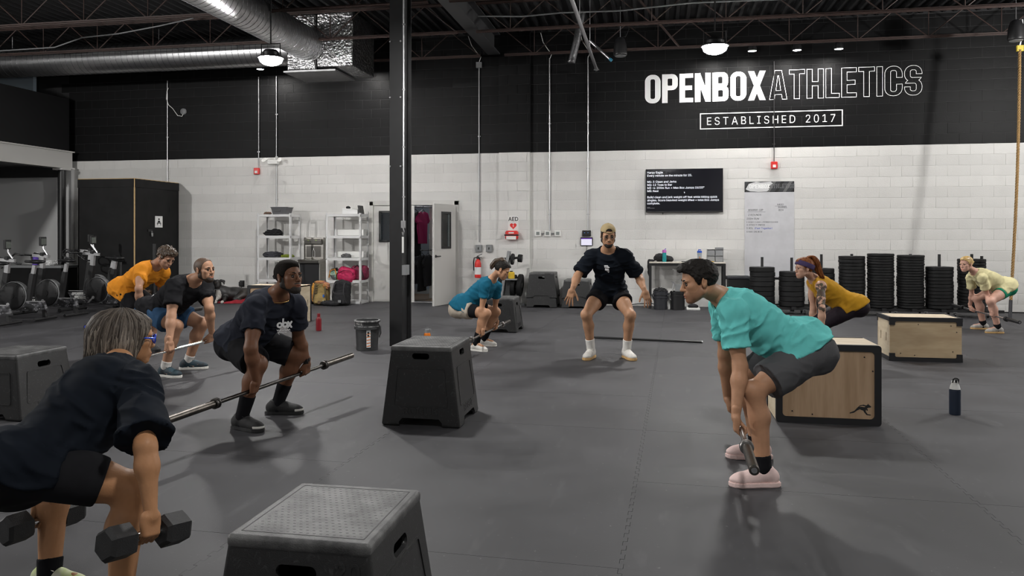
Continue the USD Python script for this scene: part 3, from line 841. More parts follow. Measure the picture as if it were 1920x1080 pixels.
for n, x, y, z, zt in (('left of the lettering', -.645, 14.6, 4.80, 5.73), ('at the top right corner above the rope', 5.93, 14.25, 4.70, 5.73)):
    t = thing('pendant_speaker', 'black round pendant speaker ' + n, 'speaker', (x, y, z))
    obj('body', lathe([(0, 0), (.09, 0), (.125, .02), (.13, .05), (.115, .22), (.085, .32), (.04, .35), (0, .352)], 24), MT0['black_plastic'], t, 40)
    obj('grille', lathe([(0, -.004), (.10, -.003), (.105, .004), (0, .005)], 24), MT0['grey_plastic'], t)
    obj('wire', tube([(0, 0, .35), (0, 0, zt - z)], .006, 6), MT0['conduit'], t)
    obj('cord', tube([(.02, 0, .35), (.10, 0, .36), (.16, 0, .5), (.12, 0, .8)], .006, 6), MT0['black_plastic'], t, True)
for i, (pts, n) in enumerate((([(-13.2, 13.3, 5.12), (-11.6, 13.3, 5.14), (-11.0, 13.3, 5.30), (-10.2, 13.3, 5.34), (-9.3, 13.3, 5.45), (-8.6, 13.3, 5.56)], 'strung along the joist above the horizontal duct'), ([(-3.1, 13.4, 5.34), (-2.3, 13.42, 5.30), (-1.6, 13.42, 5.33), (-.6, 13.42, 5.31), (.6, 13.42, 5.38), (2.2, 13.42, 5.36), (4.6, 13.42, 5.40), (7.5, 13.42, 5.38)], 'tied along the joist right of the girder'))):
    tag(obj('loose_cable', tube(pts, .014, 6), MT0['grey_plastic'], None, True), 'loose pale electric cable ' + n, 'cable')
for x, n in ((-2.17, 'over the thermostat conduit'), (-1.37, 'over the control panel conduit'), (-3.68, 'over the conduit by the girder end')):
    tag(obj('cable_whip', tube([(x, WY - .03, 5.12), (x + .05, WY - .08, 5.22), (x - .02, WY - .15, 5.30), (x - .10, WY - .3, 5.42), (x - .12, WY - .5, 5.56)], .009, 6), MT0['white_plastic'], None, True), 'curled pale cable end ' + n, 'cable')
# climbing rope
t = thing('climbing_rope', 'thick tan climbing rope hanging at the right edge beside the blonde woman', 'rope', (5.83, 14.2, .03))
A_, B_ = np.array([0, 0, .32]), np.array([.303, .4, 4.60])
n_ = 380; tt = np.linspace(0, 1, n_)
axis_pts = A_ + (B_ - A_) * tt[:, None] + np.array([.03, 0, 0]) * np.sin(tt * PI)[:, None]
for k in range(3):
    ph = tt * 2 * PI * 30 + k * 2 * PI / 3
    obj('strand', tube(axis_pts + .0125 * np.column_stack([np.cos(ph), np.sin(ph), 0 * ph]), .0135, 6), M('rope_%d' % k, (.36, .22, .085), rough=.85, var=.35, scale=60, bump=.5, bscale=200) , t, True)
obj('end_sleeve', tube([(-.02, -.02, 0), (0, 0, .34)], .027, 12), M('sleeve_grey', (.045, .045, .05), rough=.5), t)
obj('clamp', cb(.31, .41, 4.62, .10, .05, .10), M('clamp_yellow', (.60, .45, .03), rough=.5), t)
obj('hook', tube([(.31, .41, 4.66), (.33, .35, 4.9), (.30, .3, 5.09)], .012, 6), MT0['conduit'], t)

# ================================================================ double door and the corridor behind it
MT0['door_grey'] = M('door_grey', (.52, .51, .49), rough=.45)
MT0['door_white'] = M('door_white', (.60, .59, .57), rough=.45)
MT0['pane'] = usdkit.material(stage, '/World/Looks/window_pane', {'t': ('transparent_bsdf', dict(color=(.80, .84, .86))), 'g': ('glossy_bsdf', dict(roughness=.02, color=(.9, .9, .9))), 'f': ('fresnel', dict(IOR=1.5)), 'm': ('mix_closure', {})}, [('f.fac', 'm.fac'), ('t.BSDF', 'm.closure1'), ('g.BSDF', 'm.closure2')], surface='m.closure')
df = UsdGeom.Xform.Define(stage, '/World/door_1'); tag(df, kind='structure')
obj('door_frame', cat([bx(-6.13, -6.05, WY - .03, WY + .18, 0, 2.18), bx(-4.22, -4.14, WY - .03, WY + .18, 0, 2.18), bx(-6.13, -4.14, WY - .03, WY + .18, 2.10, 2.20)]), MT0['door_grey'], df)


def leaf(parent, w, h, win, hand, mt):
    x0, x1, z0, z1 = win
    pts = sbox(0, 0, w, h).difference(sbox(x0, z0, x1, z1))
    l = obj('leaf', place(extr(pts, .045), (0, .045, .005), (1, 0, 0), (0, 0, 1), (0, -1, 0)), mt, parent)
    fr_ = sbox(x0 - .035, z0 - .035, x1 + .035, z1 + .035).difference(sbox(x0 + .008, z0 + .008, x1 - .008, z1 - .008))
    obj('window_frame', cat([place(extr(fr_, .014), (0, .0, .005), (1, 0, 0), (0, 0, 1), (0, -1, 0)), place(extr(fr_, .014), (0, .059, .005), (1, 0, 0), (0, 0, 1), (0, -1, 0))]), MT0['black_plastic'], parent)
    obj('window_pane', bx(x0, x1, .018, .026, z0, z1), MT0['pane'], parent)
    return l


d1 = UsdGeom.Xform.Define(stage, '/World/door_1/closed_leaf'); d1.AddTranslateOp().Set(Gf.Vec3d(-6.05, WY + .01, 0))
leaf(d1, .90, 2.09, (.16, .60, 1.33, 1.94), 1, MT0['door_white'])
for z in (.25, 1.05, 1.85): obj('hinge', tube([(-.005, -.008, z - .06), (-.005, -.008, z + .06)], .010, 8), MT0['conduit'], d1)
obj('astragal', bx(.86, .93, -.022, -.002, .0, 2.09), MT0['door_white'], d1)
obj('sweep', bx(.0, .90, -.006, .0, .0, .05), MT0['door_grey'], d1)
d2 = thing('door_leaf', 'open pale grey door leaf with narrow black-framed window and dark lever handle', 'door', (-4.235, WY - .01, 0), rz=255.5); tag(d2, kind='structure')
leaf(d2, .90, 2.09, (.26, .58, 1.20, 1.90), -1, MT0['door_grey'])
lv = obj('lever', cat([tube([(.84, .0, 1.02), (.84, .09, 1.02)], .012, 8), tube([(.84, .09, 1.02), (.72, .092, 1.02)], .011, 8), place(lathe([(0, 0), (.030, 0), (.030, .008), (0, .010)], 14), (.84, .045, 1.02), (1, 0, 0), (0, 0, -1), (0, 1, 0))]), MT0['black_plastic'], d2)
obj('latch_plate', bx(.9005, .903, .008, .037, .93, 1.11), MT0['conduit'], d2)
# corridor
HB = 18.9
struct('corridor_floor', bx(-8.5, -3.6, WY + .02, HB + .1, -.012, .0), M('corridor_oak', (.22, .15, .10), rough=.5, var=.3, scale=2, stretch=(1, 9, 1)))
for i in range(14):
    obj('plank', bx(-8.5, -3.6, WY + .22 + i * .19, WY + .408 + i * .19, .0, .004 + .001 * (i % 2)), '/World/Looks/corridor_oak' if i % 2 else (M('corridor_oak_b', (.26, .185, .13), rough=.5, var=.3, scale=2, stretch=(1, 9, 1)) if i == 0 else '/World/Looks/corridor_oak_b'), stage.GetPrimAtPath('/World/corridor_floor') and UsdGeom.Mesh.Get(stage, '/World/corridor_floor'))
struct('threshold', bx(-6.05, -4.22, WY - .01, WY + .20, .0, .014), MT0['galv'])
struct('corridor_wall', cat([bx(-6.0, -5.22, HB - .5, HB, 0, 2.7), bx(-8.5, -6.0, HB, HB + .1, 0, 2.7), bx(-4.75, -3.6, HB, HB + .1, 0, 2.7), bx(-5.22, -4.75, HB, HB + .1, 2.35, 2.7), bx(-3.62, -3.5, WY + .25, HB, 0, 2.7), bx(-8.6, -8.5, WY + .2, HB, 0, 2.7)]), M('corridor_blue', (.165, .185, .215), rough=.6))
struct('corridor_ceiling', bx(-8.6, -3.5, WY + .2, HB + .1, 2.7, 2.75), MT0['white_plastic'])
obj('kick_board', bx(-6.02, -5.20, HB - .515, HB - .50, 0, .12), MT0['grey_plastic'], UsdGeom.Mesh.Get(stage, '/World/corridor_wall'))
obj('light_switch', cb(-5.45, HB - .507, 1.42, .09, .012, .13), MT0['white_plastic'], UsdGeom.Mesh.Get(stage, '/World/corridor_wall'))
wn = UsdGeom.Xform.Define(stage, '/World/window_1'); tag(wn, kind='structure')
obj('window_frame', cat([bx(-5.22, -5.18, HB, HB + .08, 0, 2.35), bx(-4.80, -4.75, HB, HB + .08, 0, 2.35), bx(-5.22, -4.75, HB, HB + .08, 2.30, 2.35), bx(-5.22, -4.75, HB, HB + .08, .0, .08)]), MT0['steel_black'], wn)
obj('pane', bx(-5.18, -4.80, HB + .03, HB + .04, .08, 2.30), MT0['pane'], wn)
DAY = E('daylight', (.86, .93, 1.0), 2.6)
tag(obj('daylit_yard', bx(-8, -1, HB + 3.0, HB + 3.05, -.2, 5), DAY), kind='structure')
bush = trimesh.creation.icosphere(3, 1.0); bush.vertices = bush.vertices * (.5, .35, .55) * (1 + .3 * (meshkit.fbm(bush.vertices * 4, 3, 1) - .5))[:, None]
bush.apply_translation((-5.35, HB + 1.2, .55)); tag(obj('bush', bush, M('bush_green', (.10, .20, .03), rough=.7, var=.6, scale=18), None, True), 'green bush outside the corridor window', 'bush')
q = UsdLux.RectLight.Define(stage, '/World/corridor_lamp'); q.CreateIntensityAttr(9.0); q.CreateWidthAttr(1.2); q.CreateHeightAttr(.3); q.AddTranslateOp().Set(Gf.Vec3d(-5.2, 17.3, 2.68))
# plant in a dark blue pot
t = thing('potted_plant', 'leafy green plant in a tall dark blue pot inside the doorway', 'plant', (-4.90, 17.75, .005))
obj('pot', lathe([(0, 0), (.13, 0), (.19, .55), (.20, .58), (.18, .58), (.17, .54), (0, .54)], 24), M('pot_blue', (.02, .035, .075), rough=.3), t, 40)
obj('soil', lathe([(0, .55), (.17, .55), (0, .551)], 16), M('soil', (.03, .02, .012), rough=.9), t)
LEAF = M('plant_leaf', (.035, .10, .022), rough=.45, var=.4, scale=14)
rl = np.random.default_rng(3)
for i in range(42):
    a = rl.uniform(0, 2 * PI); ln = rl.uniform(.22, .42); h0 = rl.uniform(.60, 1.0); tilt = rl.uniform(.2, 1.0)
    s = np.linspace(0, 1, 6); rr = .03 + ln * np.sin(s * 1.4) * (.5 + tilt * .5); zz = h0 + ln * .6 * s - tilt * .5 * s ** 2
    w = .040 * np.sin(PI * np.clip(s * .9 + .08, 0, 1)) + .003
    c_ = np.column_stack([rr * math.cos(a), rr * math.sin(a), zz]); sd_ = np.array([-math.sin(a), math.cos(a), 0])
    V = np.vstack([c_ + sd_ * w[:, None], c_ - sd_ * w[:, None], c_ + (0, 0, -.004)])
    Fq = []
    for k in range(5): Fq += [(k, k + 1, 12 + k), (k + 1, 13 + k, 12 + k), (12 + k, 13 + k, 6 + k), (13 + k, 7 + k, 6 + k)]
    obj('leaf', trimesh.Trimesh(V, Fq + [f_[::-1] for f_ in Fq], process=False), LEAF, t, False)
obj('stem', cat([tube([(0, 0, .54), (.01 * math.cos(a), .01 * math.sin(a), .75), (.06 * math.cos(a), .06 * math.sin(a), 1.05)], .006, 5) for a in np.arange(6)]), LEAF, t)


# hanging shirts
def shirt_on_hanger(label, x, y, z, col, name, rz=80, ln=.72):
    t = thing('hanging_shirt', label, 'shirt', (x, y, z), rz=rz)
    P = Polygon([(-.10, 0), (-.20, -.03), (-.34, -.20), (-.25, -.27), (-.22, -.22), (-.23, -ln), (.23, -ln), (.22, -.22), (.25, -.27), (.34, -.20), (.20, -.03), (.10, 0), (.05, -.04), (-.05, -.04)])
    m = extr(P.buffer(-.01).buffer(.01), .05, -.025); m = m.subdivide().subdivide()
    d = (meshkit.noise(m.vertices * (14, 3, 1), 4) - .5) * .05; m.vertices[:, 2] += d
    obj('cloth', place(m, (0, 0, 0), (1, 0, 0), (0, 0, 1), (0, -1, 0)), M('shirt_' + name, col, rough=.85), t, True)
    obj('hanger', cat([tube([(-.20, 0, -.03), (0, 0, .05), (.20, 0, -.03)], .006, 5), tube([(0, 0, .05), (0, 0, .10), (.03, 0, .13), (.05, 0, .10)], .004, 5)]), MT0['black_plastic'], t)


shirt_on_hanger('magenta t-shirt hanging on the upper rail inside the doorway', -5.15, 16.75, 1.98, (.34, .012, .10), 'magenta', 82)
shirt_on_hanger('long black shirt hanging beside the magenta one inside the doorway', -5.28, 16.62, 1.98, (.012, .012, .013), 'black', 78, 1.0)
shirt_on_hanger('grey t-shirt hanging on the lower rail inside the doorway', -5.28, 16.50, .98, (.11, .11, .13), 'grey', 80, .62)
shirt_on_hanger('black t-shirt hanging on the lower rail behind the grey one', -5.14, 16.66, 1.0, (.012, .012, .014), 'black_b', 84, .80)
shirt_on_hanger('dark charcoal t-shirt on the lower rail nearest the plant', -5.06, 16.86, 1.0, (.022, .022, .026), 'charcoal', 86, .70)
for z, n in ((2.09, 'upper'), (1.11, 'lower')):
    tag(obj('clothes_rail', tube([(-5.5, 16.4, z), (-4.95, 17.2, z + .0)], .014, 8), MT0['conduit']), n + ' steel clothes rail inside the doorway', 'rail')
tag(obj('rail_post', tube([(-5.46, 16.46, 0), (-5.46, 16.46, 2.12)], .016, 8), MT0['conduit']), 'steel post of the clothes rails inside the doorway', 'rail')
tag(obj('rail_end_panel', bx(-5.10, -5.02, 17.10, 17.22, 0, 2.25), MT0['white_plastic']), 'narrow white end panel behind the hanging shirts', 'panel')

# ================================================================ shelving with belongings
MT0['shelf_white'] = M('shelf_white', (.60, .60, .60), rough=.4)


def shelf_unit(label, x0, x1, y0, y1, h, levels):
    t = thing('shelving_unit', label, 'shelf', ((x0 + x1) / 2, (y0 + y1) / 2, 0)); w = x1 - x0; d = y1 - y0
    for sx in (-1, 1):
        for sy in (-1, 1):
            x, y = sx * w / 2, sy * d / 2
            obj('upright', cat([bx(min(x, x - sx * .045), max(x, x - sx * .045), min(y, y - sy * .003), max(y, y - sy * .003), 0, h + .02), bx(min(x, x - sx * .003), max(x, x - sx * .003), min(y, y - sy * .04), max(y, y - sy * .04), 0, h + .02)]), MT0['shelf_white'], t)
    for z in levels:
        s = obj('shelf_board', bx(-w / 2 + .004, w / 2 - .004, -d / 2 + .004, d / 2 - .004, z - .014, z), MT0['shelf_white'], t)
        obj('shelf_beam', cat([bx(-w / 2 + .004, w / 2 - .004, -d / 2 + .004, -d / 2 + .018, z - .055, z - .014), bx(-w / 2 + .004, w / 2 - .004, d / 2 - .018, d / 2 - .004, z - .055, z - .014), bx(-w / 2 + .004, -w / 2 + .018, -d / 2, d / 2, z - .055, z - .014), bx(w / 2 - .018, w / 2 - .004, -d / 2, d / 2, z - .055, z - .014)]), MT0['shelf_white'], s)
    return t


shelf_unit('white metal shelving unit with a grey bin on top, left of the bottle filler', -8.45, -7.66, 15.40, 15.85, 1.90, (.06, .50, .97, 1.44, 1.90))
shelf_unit('white metal shelving unit with a pink bag on it, beside the closed door leaf', -6.87, -6.08, 15.40, 15.85, 1.90, (.06, .50, .97, 1.44, 1.90))


def blob(label, name, c, c_r, mat, cat_, seed=1, lump=.25, freq=3., flat=True, group=None):
    m = trimesh.creation.icosphere(4, 1.0); v = m.vertices
    k = 1 + lump * (meshkit.fbm(v * freq + seed, 3, seed) - .5) * 2
    v = np.sign(v) * np.abs(v) ** .8 * k[:, None] * np.asarray(c_r)
    if flat: v[:, 2] = np.maximum(v[:, 2], -c_r[2] * .72)
    z = v[:, 2].min(); m.vertices = v + (c[0], c[1], c[2] - z)
    return one(name, m, mat, label, cat_, group, True)


MT0['fab_black'] = M('fab_black', (.011, .011, .013), rough=.85, var=.3, scale=12, bump=.3, bscale=60)
MT0['fab_grey'] = M('fab_grey', (.15, .15, .155), rough=.9, var=.3, scale=20)
MT0['fab_pink'] = M('fab_pink', (.50, .010, .085), rough=.7, var=.3, scale=10)
MT0['fab_wine'] = M('fab_wine', (.20, .008, .045), rough=.7, var=.4, scale=10)
MT0['fab_red'] = M('fab_red', (.30, .010, .022), rough=.85, var=.3, scale=8)
MT0['fab_green'] = M('fab_lime', (.22, .28, .02), rough=.8, var=.4, scale=15)
t = thing('storage_bin', 'dark grey tapered storage bin on top of the left shelving unit', 'bin', (-7.97, 15.60, 1.902))
bp = lambda w, d: affinity.scale(rrect(w, d, .03), 1, 1)
bin_ = man(hull([(x * a, y * b, z) for z, a, b in ((0, .15, .125), (.15, .185, .15)) for x in (-1, 1) for y in (-1, 1)])) - man(hull([(x * a, y * b, z) for z, a, b in ((.008, .14, .115), (.16, .178, .143)) for x in (-1, 1) for y in (-1, 1)]))
obj('tub', tri(bin_), M('bin_grey', (.085, .085, .09), rough=.5), t)
obj('rim', tube([(-.19, -.155, .15), (.19, -.155, .15), (.19, .155, .15), (-.19, .155, .15), (-.19, -.155, .15)], .007, 6), '/World/Looks/bin_grey', t)
obj('print', bx(-.11, .03, -.146, -.141, .06, .10), MT0['black_plastic'], t)
blob('small green and red tangle on the top of the left shelving unit', 'trinket', (-8.28, 15.55, 1.902), (.08, .05, .03), M('trinket', (.05, .14, .09), rough=.6, col2=(.25, .06, .05), scale=30), 'trinket', 4, .5, 5)
blob('black cap and gloves on the second shelf of the left unit', 'cap_and_gloves', (-8.17, 15.62, 1.442), (.18, .12, .075), MT0['fab_black'], 'cap', 6, .5, 4)
blob('dark grey soft bag on the middle shelf of the left unit', 'soft_bag', (-8.18, 15.60, .972), (.21, .14, .07), M('bag_slate', (.035, .035, .045), rough=.7, var=.3, scale=10), 'bag', 9, .3, 3)
blob('folded lime green garment on the middle shelf of the left unit', 'garment', (-7.84, 15.60, .972), (.13, .13, .035), MT0['fab_green'], 'garment', 3, .3, 4)
blob('black ball-like pouch on the low shelf of the left unit', 'pouch', (-8.06, 15.6, .502), (.10, .10, .07), MT0['fab_black'], 'pouch', 5, .2)
t = thing('cardboard_box', 'low white box on top of the right shelving unit', 'box', (-6.36, 15.60, 1.902))
obj('carton', rbox(-.17, .17, -.13, .13, 0, .095, .006), MT0['paper'], t)
obj('lid', rbox(-.174, .06, -.134, .134, .092, .112, .005), MT0['paper'], t)
blob('small black object lying on the white box', 'pouch', (-6.44, 15.58, 2.015), (.045, .04, .03), MT0['fab_black'], 'pouch', 8, .3)
tag(obj('tablet_case', hull([(x, y, z) for x, y, z in ((-6.17, 15.5, 1.902), (-6.14, 15.5, 1.902), (-6.17, 15.74, 1.902), (-6.14, 15.74, 1.902), (-6.20, 15.5, 2.08), (-6.17, 15.5, 2.08), (-6.20, 15.74, 2.08), (-6.17, 15.74, 2.08))]), MT0['black_plastic']), 'thin black panel standing upright beside the white box', 'tablet')
for z, n in ((1.442, 'second'), (.972, 'middle')):
    t = thing('white_tub', 'long white tub at the back of the %s shelf of the right unit' % n, 'tub', (-6.42, 15.74, z))
    obj('tub', tri(man(rbox(-.30, .30, -.08, .08, 0, .13, .01)) - man(rbox(-.29, .29, -.07, .07, .01, .2, .01))), MT0['white_plastic'], t)
blob('grey knitted hat on the middle shelf of the right unit', 'knitted_hat', (-6.46, 15.52, .972), (.10, .085, .05), MT0['fab_grey'], 'hat', 2, .3, 4)
# green and orange swim bag
t = thing('sports_bag', 'open sports bag spilling green cloth with orange straps on the right unit', 'bag', (-6.66, 15.55, .50))
F = field_of([(ell((0, 0, .11), (.17, .13, .12)), 0), (ell((.11, .02, .12), (.10, .10, .11)), .03)], .010, .05); F.sub(ell((-.04, -.10, .17), (.10, .09, .07)), .02); F.keep(lambda P: -P[:, 2])
obj('shell', wrinkle(F.mesh(1), .010, 14, 2), MT0['fab_grey'], t, True)
m = field_of([(ell((-.05, -.07, .13), (.10, .07, .06)), 0), (ell((.02, -.08, .09), (.09, .06, .06)), .02)], .008, .04).mesh(1)
obj('cloth', wrinkle(m, .018, 22, 4), M('cloth_teal_green', (.01, .16, .11), rough=.8, col2=(.40, .50, .42), scale=12), t, True)
obj('strap', tube([(-.16, -.10, .05), (-.12, -.12, .20), (-.02, -.12, .235), (.03, -.14, .10), (.05, -.13, .02)], .012, 6), M('strap_orange', (.60, .22, .015), rough=.7), t, True)
obj('strap', tube([(-.10, -.11, .22), (.02, -.06, .25)], .020, 6), MT0['fab_black'], t, True)
t = thing('gym_bag', 'bright pink gym bag hanging over the low shelf of the right unit', 'bag', (-6.42, 15.47, .46))
F = field_of([(rbx((0, 0, .15), (.19, .11, .15), .08, Rot.from_euler('y', 14, degrees=True).as_matrix()), 0)], .011, .06)
obj('body', wrinkle(F.mesh(1), .014, 11, 5), MT0['fab_pink'], t, True)
obj('zip', tube([(-.14, -.112, .20), (-.02, -.125, .255), (.13, -.115, .24), (.18, -.09, .15)], .006, 5), MT0['fab_wine'], t, True)
obj('handle', tube([(-.17, -.06, .22), (-.21, -.08, .14), (-.20, -.09, .05)], .010, 6), MT0['fab_black'], t, True)
t = thing('gym_bag', 'dark wine-red gym bag at the right end of the low shelf', 'bag', (-6.20, 15.64, .50))
F = field_of([(rbx((0, 0, .15), (.17, .14, .15), .08), 0)], .012, .06)
obj('body', wrinkle(F.mesh(1), .016, 11, 8), MT0['fab_wine'], t, True)
obj('handle', tube([(-.10, -.12, .24), (.0, -.15, .32), (.10, -.14, .20), (.14, -.15, .05)], .011, 6), MT0['fab_black'], t, True)


def backpack(label, x, y, rz, mat, strapm, w=.30, d=.20, h=.46, pocket=None, seed=1, tilt=8):
    t = thing('backpack', label, 'backpack', (x, y, 0), rz=rz)
    Rt = Rot.from_euler('x', -tilt, degrees=True).as_matrix()
    F = field_of([(rbx((0, .03, h * .5), (w / 2, d / 2, h * .5), .075, Rt), 0), (rbx((0, -d * .42, h * .30), (w * .42, .055, h * .24), .045, Rt), .015), (ell((0, .02, h * .92), (w * .40, d * .42, .06)), .04)], .010, .06)
    F.keep(lambda P: -P[:, 2])
    obj('body', wrinkle(F.mesh(1), .009, 12, seed), mat, t, True)
    obj('front_pocket', wrinkle(field_of([(rbx((0, -d * .56, h * .26), (w * .36, .030, h * .17), .028, Rt), 0)], .008, .04).mesh(1), .005, 16, seed + 2), pocket or mat, t, True)
    obj('handle', tube([(-.05, .04, h * .97), (-.03, .03, h * 1.05), (.03, .03, h * 1.05), (.05, .04, h * .97)], .011, 6), strapm, t, True)
    for s in (-1, 1):
        obj('strap', tube([(s * w * .28, -.02, h * .96), (s * w * .33, -d * .46, h * .86), (s * w * .36, -d * .66, h * .58), (s * w * .40, -d * .60, h * .36), (s * w * .44, -d * .40, h * .12)], .016, 6), strapm, t, True)
    obj('zip', tube([(-w * .44, -d * .2, h * .50), (-w * .34, -d * .36, h * .86), (0, -d * .34, h * .95), (w * .34, -d * .36, h * .86), (w * .44, -d * .2, h * .50)], .005, 5), strapm, t, True)
    return t


MT0['tan'] = M('pack_tan', (.30, .21, .075), rough=.8, var=.25, scale=12, bump=.2, bscale=150)
bpk = backpack('tan hiking backpack with patches standing on the floor under the shelves', -6.83, 15.10, 8, MT0['tan'], M('pack_strap', (.10, .075, .035), rough=.8), .32, .22, .46, None, 3)
obj('patch', cb(.09, -.165, .20, .035, .012, .055), M('patch_blue', (.02, .10, .38), rough=.6), bpk)
obj('patch', cb(.0, -.175, .07, .06, .012, .06), M('patch_brown', (.10, .06, .03), rough=.7), bpk)
obj('patch', place(extr(Polygon([(0, 0), (.05, 0), (.025, .05)]), .006), (.06, -.170, .06), (1, 0, 0), (0, 0, 1), (0, -1, 0)), MT0['white_plastic'], bpk)
for k in range(5): obj('webbing', bx(-.12, -.05, -.155 + .01 * k, -.140 + .01 * k, .24 + .035 * k, .25 + .035 * k), MT0['fab_black'], bpk)
m = field_of([(ell((-.17, .0, .26), (.045, .06, .20)), 0), (ell((.12, -.06, .40), (.07, .06, .07)), .02), (ell((-.02, -.03, .47), (.12, .05, .035)), .02)], .009, .05).mesh(1)
obj('scarf', wrinkle(m, .016, 22, 3), M('scarf', (.26, .10, .10), rough=.85, col2=(.50, .24, .03), scale=9), bpk, True)
bpk = backpack('black backpack slumped on the floor right of the tan backpack', -6.37, 15.06, -6, MT0['fab_black'], M('pack_strap_b', (.02, .02, .022), rough=.7), .34, .22, .50, None, 6, 4)
obj('logo', cb(.05, -.18, .10, .06, .012, .05), MT0['grey_plastic'], bpk)
m = field_of([(ell((-.26, -.10, .05), (.16, .12, .055)), 0), (ell((-.10, -.14, .05), (.14, .08, .05)), .03)], .010, .05).mesh(1)
obj('flap', wrinkle(m, .014, 14, 4), MT0['fab_black'], bpk, True)
t = thing('dog_bowl', 'dark metal dog bowl on the floor left of the tan backpack', 'bowl', (-7.22, 15.30, 0))
obj('bowl', lathe([(0, .0), (.11, .0), (.135, .03), (.145, .075), (.138, .078), (.120, .03), (.10, .012), (0, .012)], 24), M('bowl_dark', (.05, .05, .052), rough=.3, metal=.8), t, 40)
obj('rim', lathe([(.140, .074), (.150, .076), (.148, .084), (.138, .084)], 24), MT0['chrome0'] if 'chrome0' in MT0 else MT0['conduit'], t, True)
# bottle filler / fountain
MT0['stainless'] = M('stainless', (.36, .345, .32), rough=.32, metal=1., var=.2, scale=4, stretch=(1, 1, 20))
t = thing('bottle_filler', 'stainless steel bottle filling fountain on the wall between the shelving units', 'drinking fountain', (-7.40, WY - .004, .0))
obj('back_panel', rbox(-.235, .235, -.09, 0, .92, 1.40, .012), MT0['stainless'], t)
obj('recess', rbox(-.18, .18, -.094, -.05, .96, 1.22, .02), M('recess', (.10, .095, .088), rough=.45, metal=.8), t)
obj('hood', hull([(x, y, z) for x in (-.20, .20) for y, z in ((-.09, 1.24), (-.14, 1.26), (-.15, 1.34), (-.09, 1.37))]), MT0['stainless'], t)
obj('indicator', cb(.08, -.152, 1.335, .03, .004, .008), E('led_green', (.5, .8, .1), .8), t)
obj('indicator', cb(-.10, -.152, 1.335, .02, .004, .008), '/World/Looks/led_green', t)
bo = Polygon([(-.03, 0), (.03, 0), (.03, .12), (.012, .16), (.012, .20), (-.012, .20), (-.012, .16), (-.03, .12)])
obj('bottle_mark', onwall(extr(bo.difference(bo.buffer(-.006)), .002), (.0, -.096, .97)), MT0['white_plastic'], t)
obj('basin', hull([(x, y, z) for x in (-.24, .24) for y, z in ((0, .92), (-.36, .92), (-.38, .89), (-.36, .84), (0, .80))]), MT0['stainless'], t)
obj('cooler_body', hull([(x, y, z) for x in (-.22, .22) for y, z in ((0, .82), (-.32, .82), (-.26, .30), (0, .28))]), M('cooler_black', (.018, .018, .02), rough=.35), t)
obj('side_trim', cat([bx(-.245, -.222, -.30, 0, .28, .84), bx(.222, .245, -.30, 0, .28, .84)]), MT0['stainless'], t)

# ================================================================ black cabinet
MT0['ply_black'] = M('ply_black', (.009, .009, .0095), rough=.6, spec=.25, var=.5, scale=3, bump=.1, bscale=30)
MT0['ply_edge'] = M('ply_edge', (.50, .34, .16), rough=.6)
t = thing('storage_cabinet', 'tall black-painted plywood cabinet with raw wood edges in the far left corner', 'cabinet', (-11.39, 15.24, 0))
x0, x1, y0, y1, h = -.67, .67, -.76, .76, 2.645
obj('front_panel', bx(x0, x1 - .014, y0, y0 + .02, 0, h - .18), MT0['ply_black'], t)
obj('front_header', bx(x0 - .006, x1 - .012, y0 - .012, y0 + .008, h - .185, h - .012), MT0['ply_black'], t)
obj('side_panel', bx(x1 - .02, x1, y0 + .30, y1, 0, h - .18), MT0['ply_black'], t)
dr = obj('door', bx(x1 - .012, x1 + .006, y0 + .016, y0 + .52, .02, h - .19), MT0['ply_black'], t)
obj('side_header', bx(x1 - .01, x1 + .012, y0 + .008, y1, h - .185, h - .012), MT0['ply_black'], t)
obj('back_panel', bx(x0, x1, y1 - .02, y1, 0, h - .02), MT0['ply_black'], t)
obj('left_panel', bx(x0, x0 + .02, y0, y1, 0, h - .02), MT0['ply_black'], t)
obj('roof_panel', bx(x0, x1, y0, y1, h - .02, h), MT0['ply_black'], t)
obj('wood_edge', bx(x1 - .014, x1 + .004, y0 - .008, y0 + .014, 0, h - .012), MT0['ply_edge'], t)
obj('wood_edge', bx(x0, x1, y0 - .008, y0 + .010, h - .012, h + .002), MT0['ply_edge'], t)
obj('wood_edge', bx(x1 - .010, x1 + .006, y0, y1, h - .012, h + .001), MT0['ply_edge'], t)
obj('hasp', cb(x1 + .012, y0 + .49, 1.55, .012, .14, .05), MT0['steel_black'], dr)
obj('padlock', cat([rbox(x1 + .015, x1 + .045, y0 + .50, y0 + .55, 1.42, 1.50, .006), tube([(x1 + .03, y0 + .508, 1.49), (x1 + .03, y0 + .510, 1.54), (x1 + .03, y0 + .540, 1.54), (x1 + .03, y0 + .542, 1.49)], .005, 6)]), MT0['conduit'], dr)
nt = obj('notice', cb(x1 + .003, y0 + .80, 1.745, .004, .26, .25), MT0['paper'], t)
sx = x1 + .0065
ic = cat([place(extr(Point(0, .05).buffer(.022), .002), (sx, y0 + .80, 1.75), (0, 1, 0), (0, 0, 1), (1, 0, 0)), place(extr(Polygon([(-.05, -.02), (-.03, .022), (.03, .022), (.05, -.02)]), .002), (sx, y0 + .80, 1.745), (0, 1, 0), (0, 0, 1), (1, 0, 0)), place(extr(unary_union([sbox(-.07, -.04, .07, -.025), sbox(-.06, -.075, -.045, -.04), sbox(.045, -.075, .06, -.04)]), .002), (sx, y0 + .80, 1.745), (0, 1, 0), (0, 0, 1), (1, 0, 0))])
obj('pictogram', ic, MT0['ink'], nt)
obj('handle_slot', cb(x1 + .004, y0 + 1.2, 2.02, .006, .02, .10), MT0['fab_black'], t)
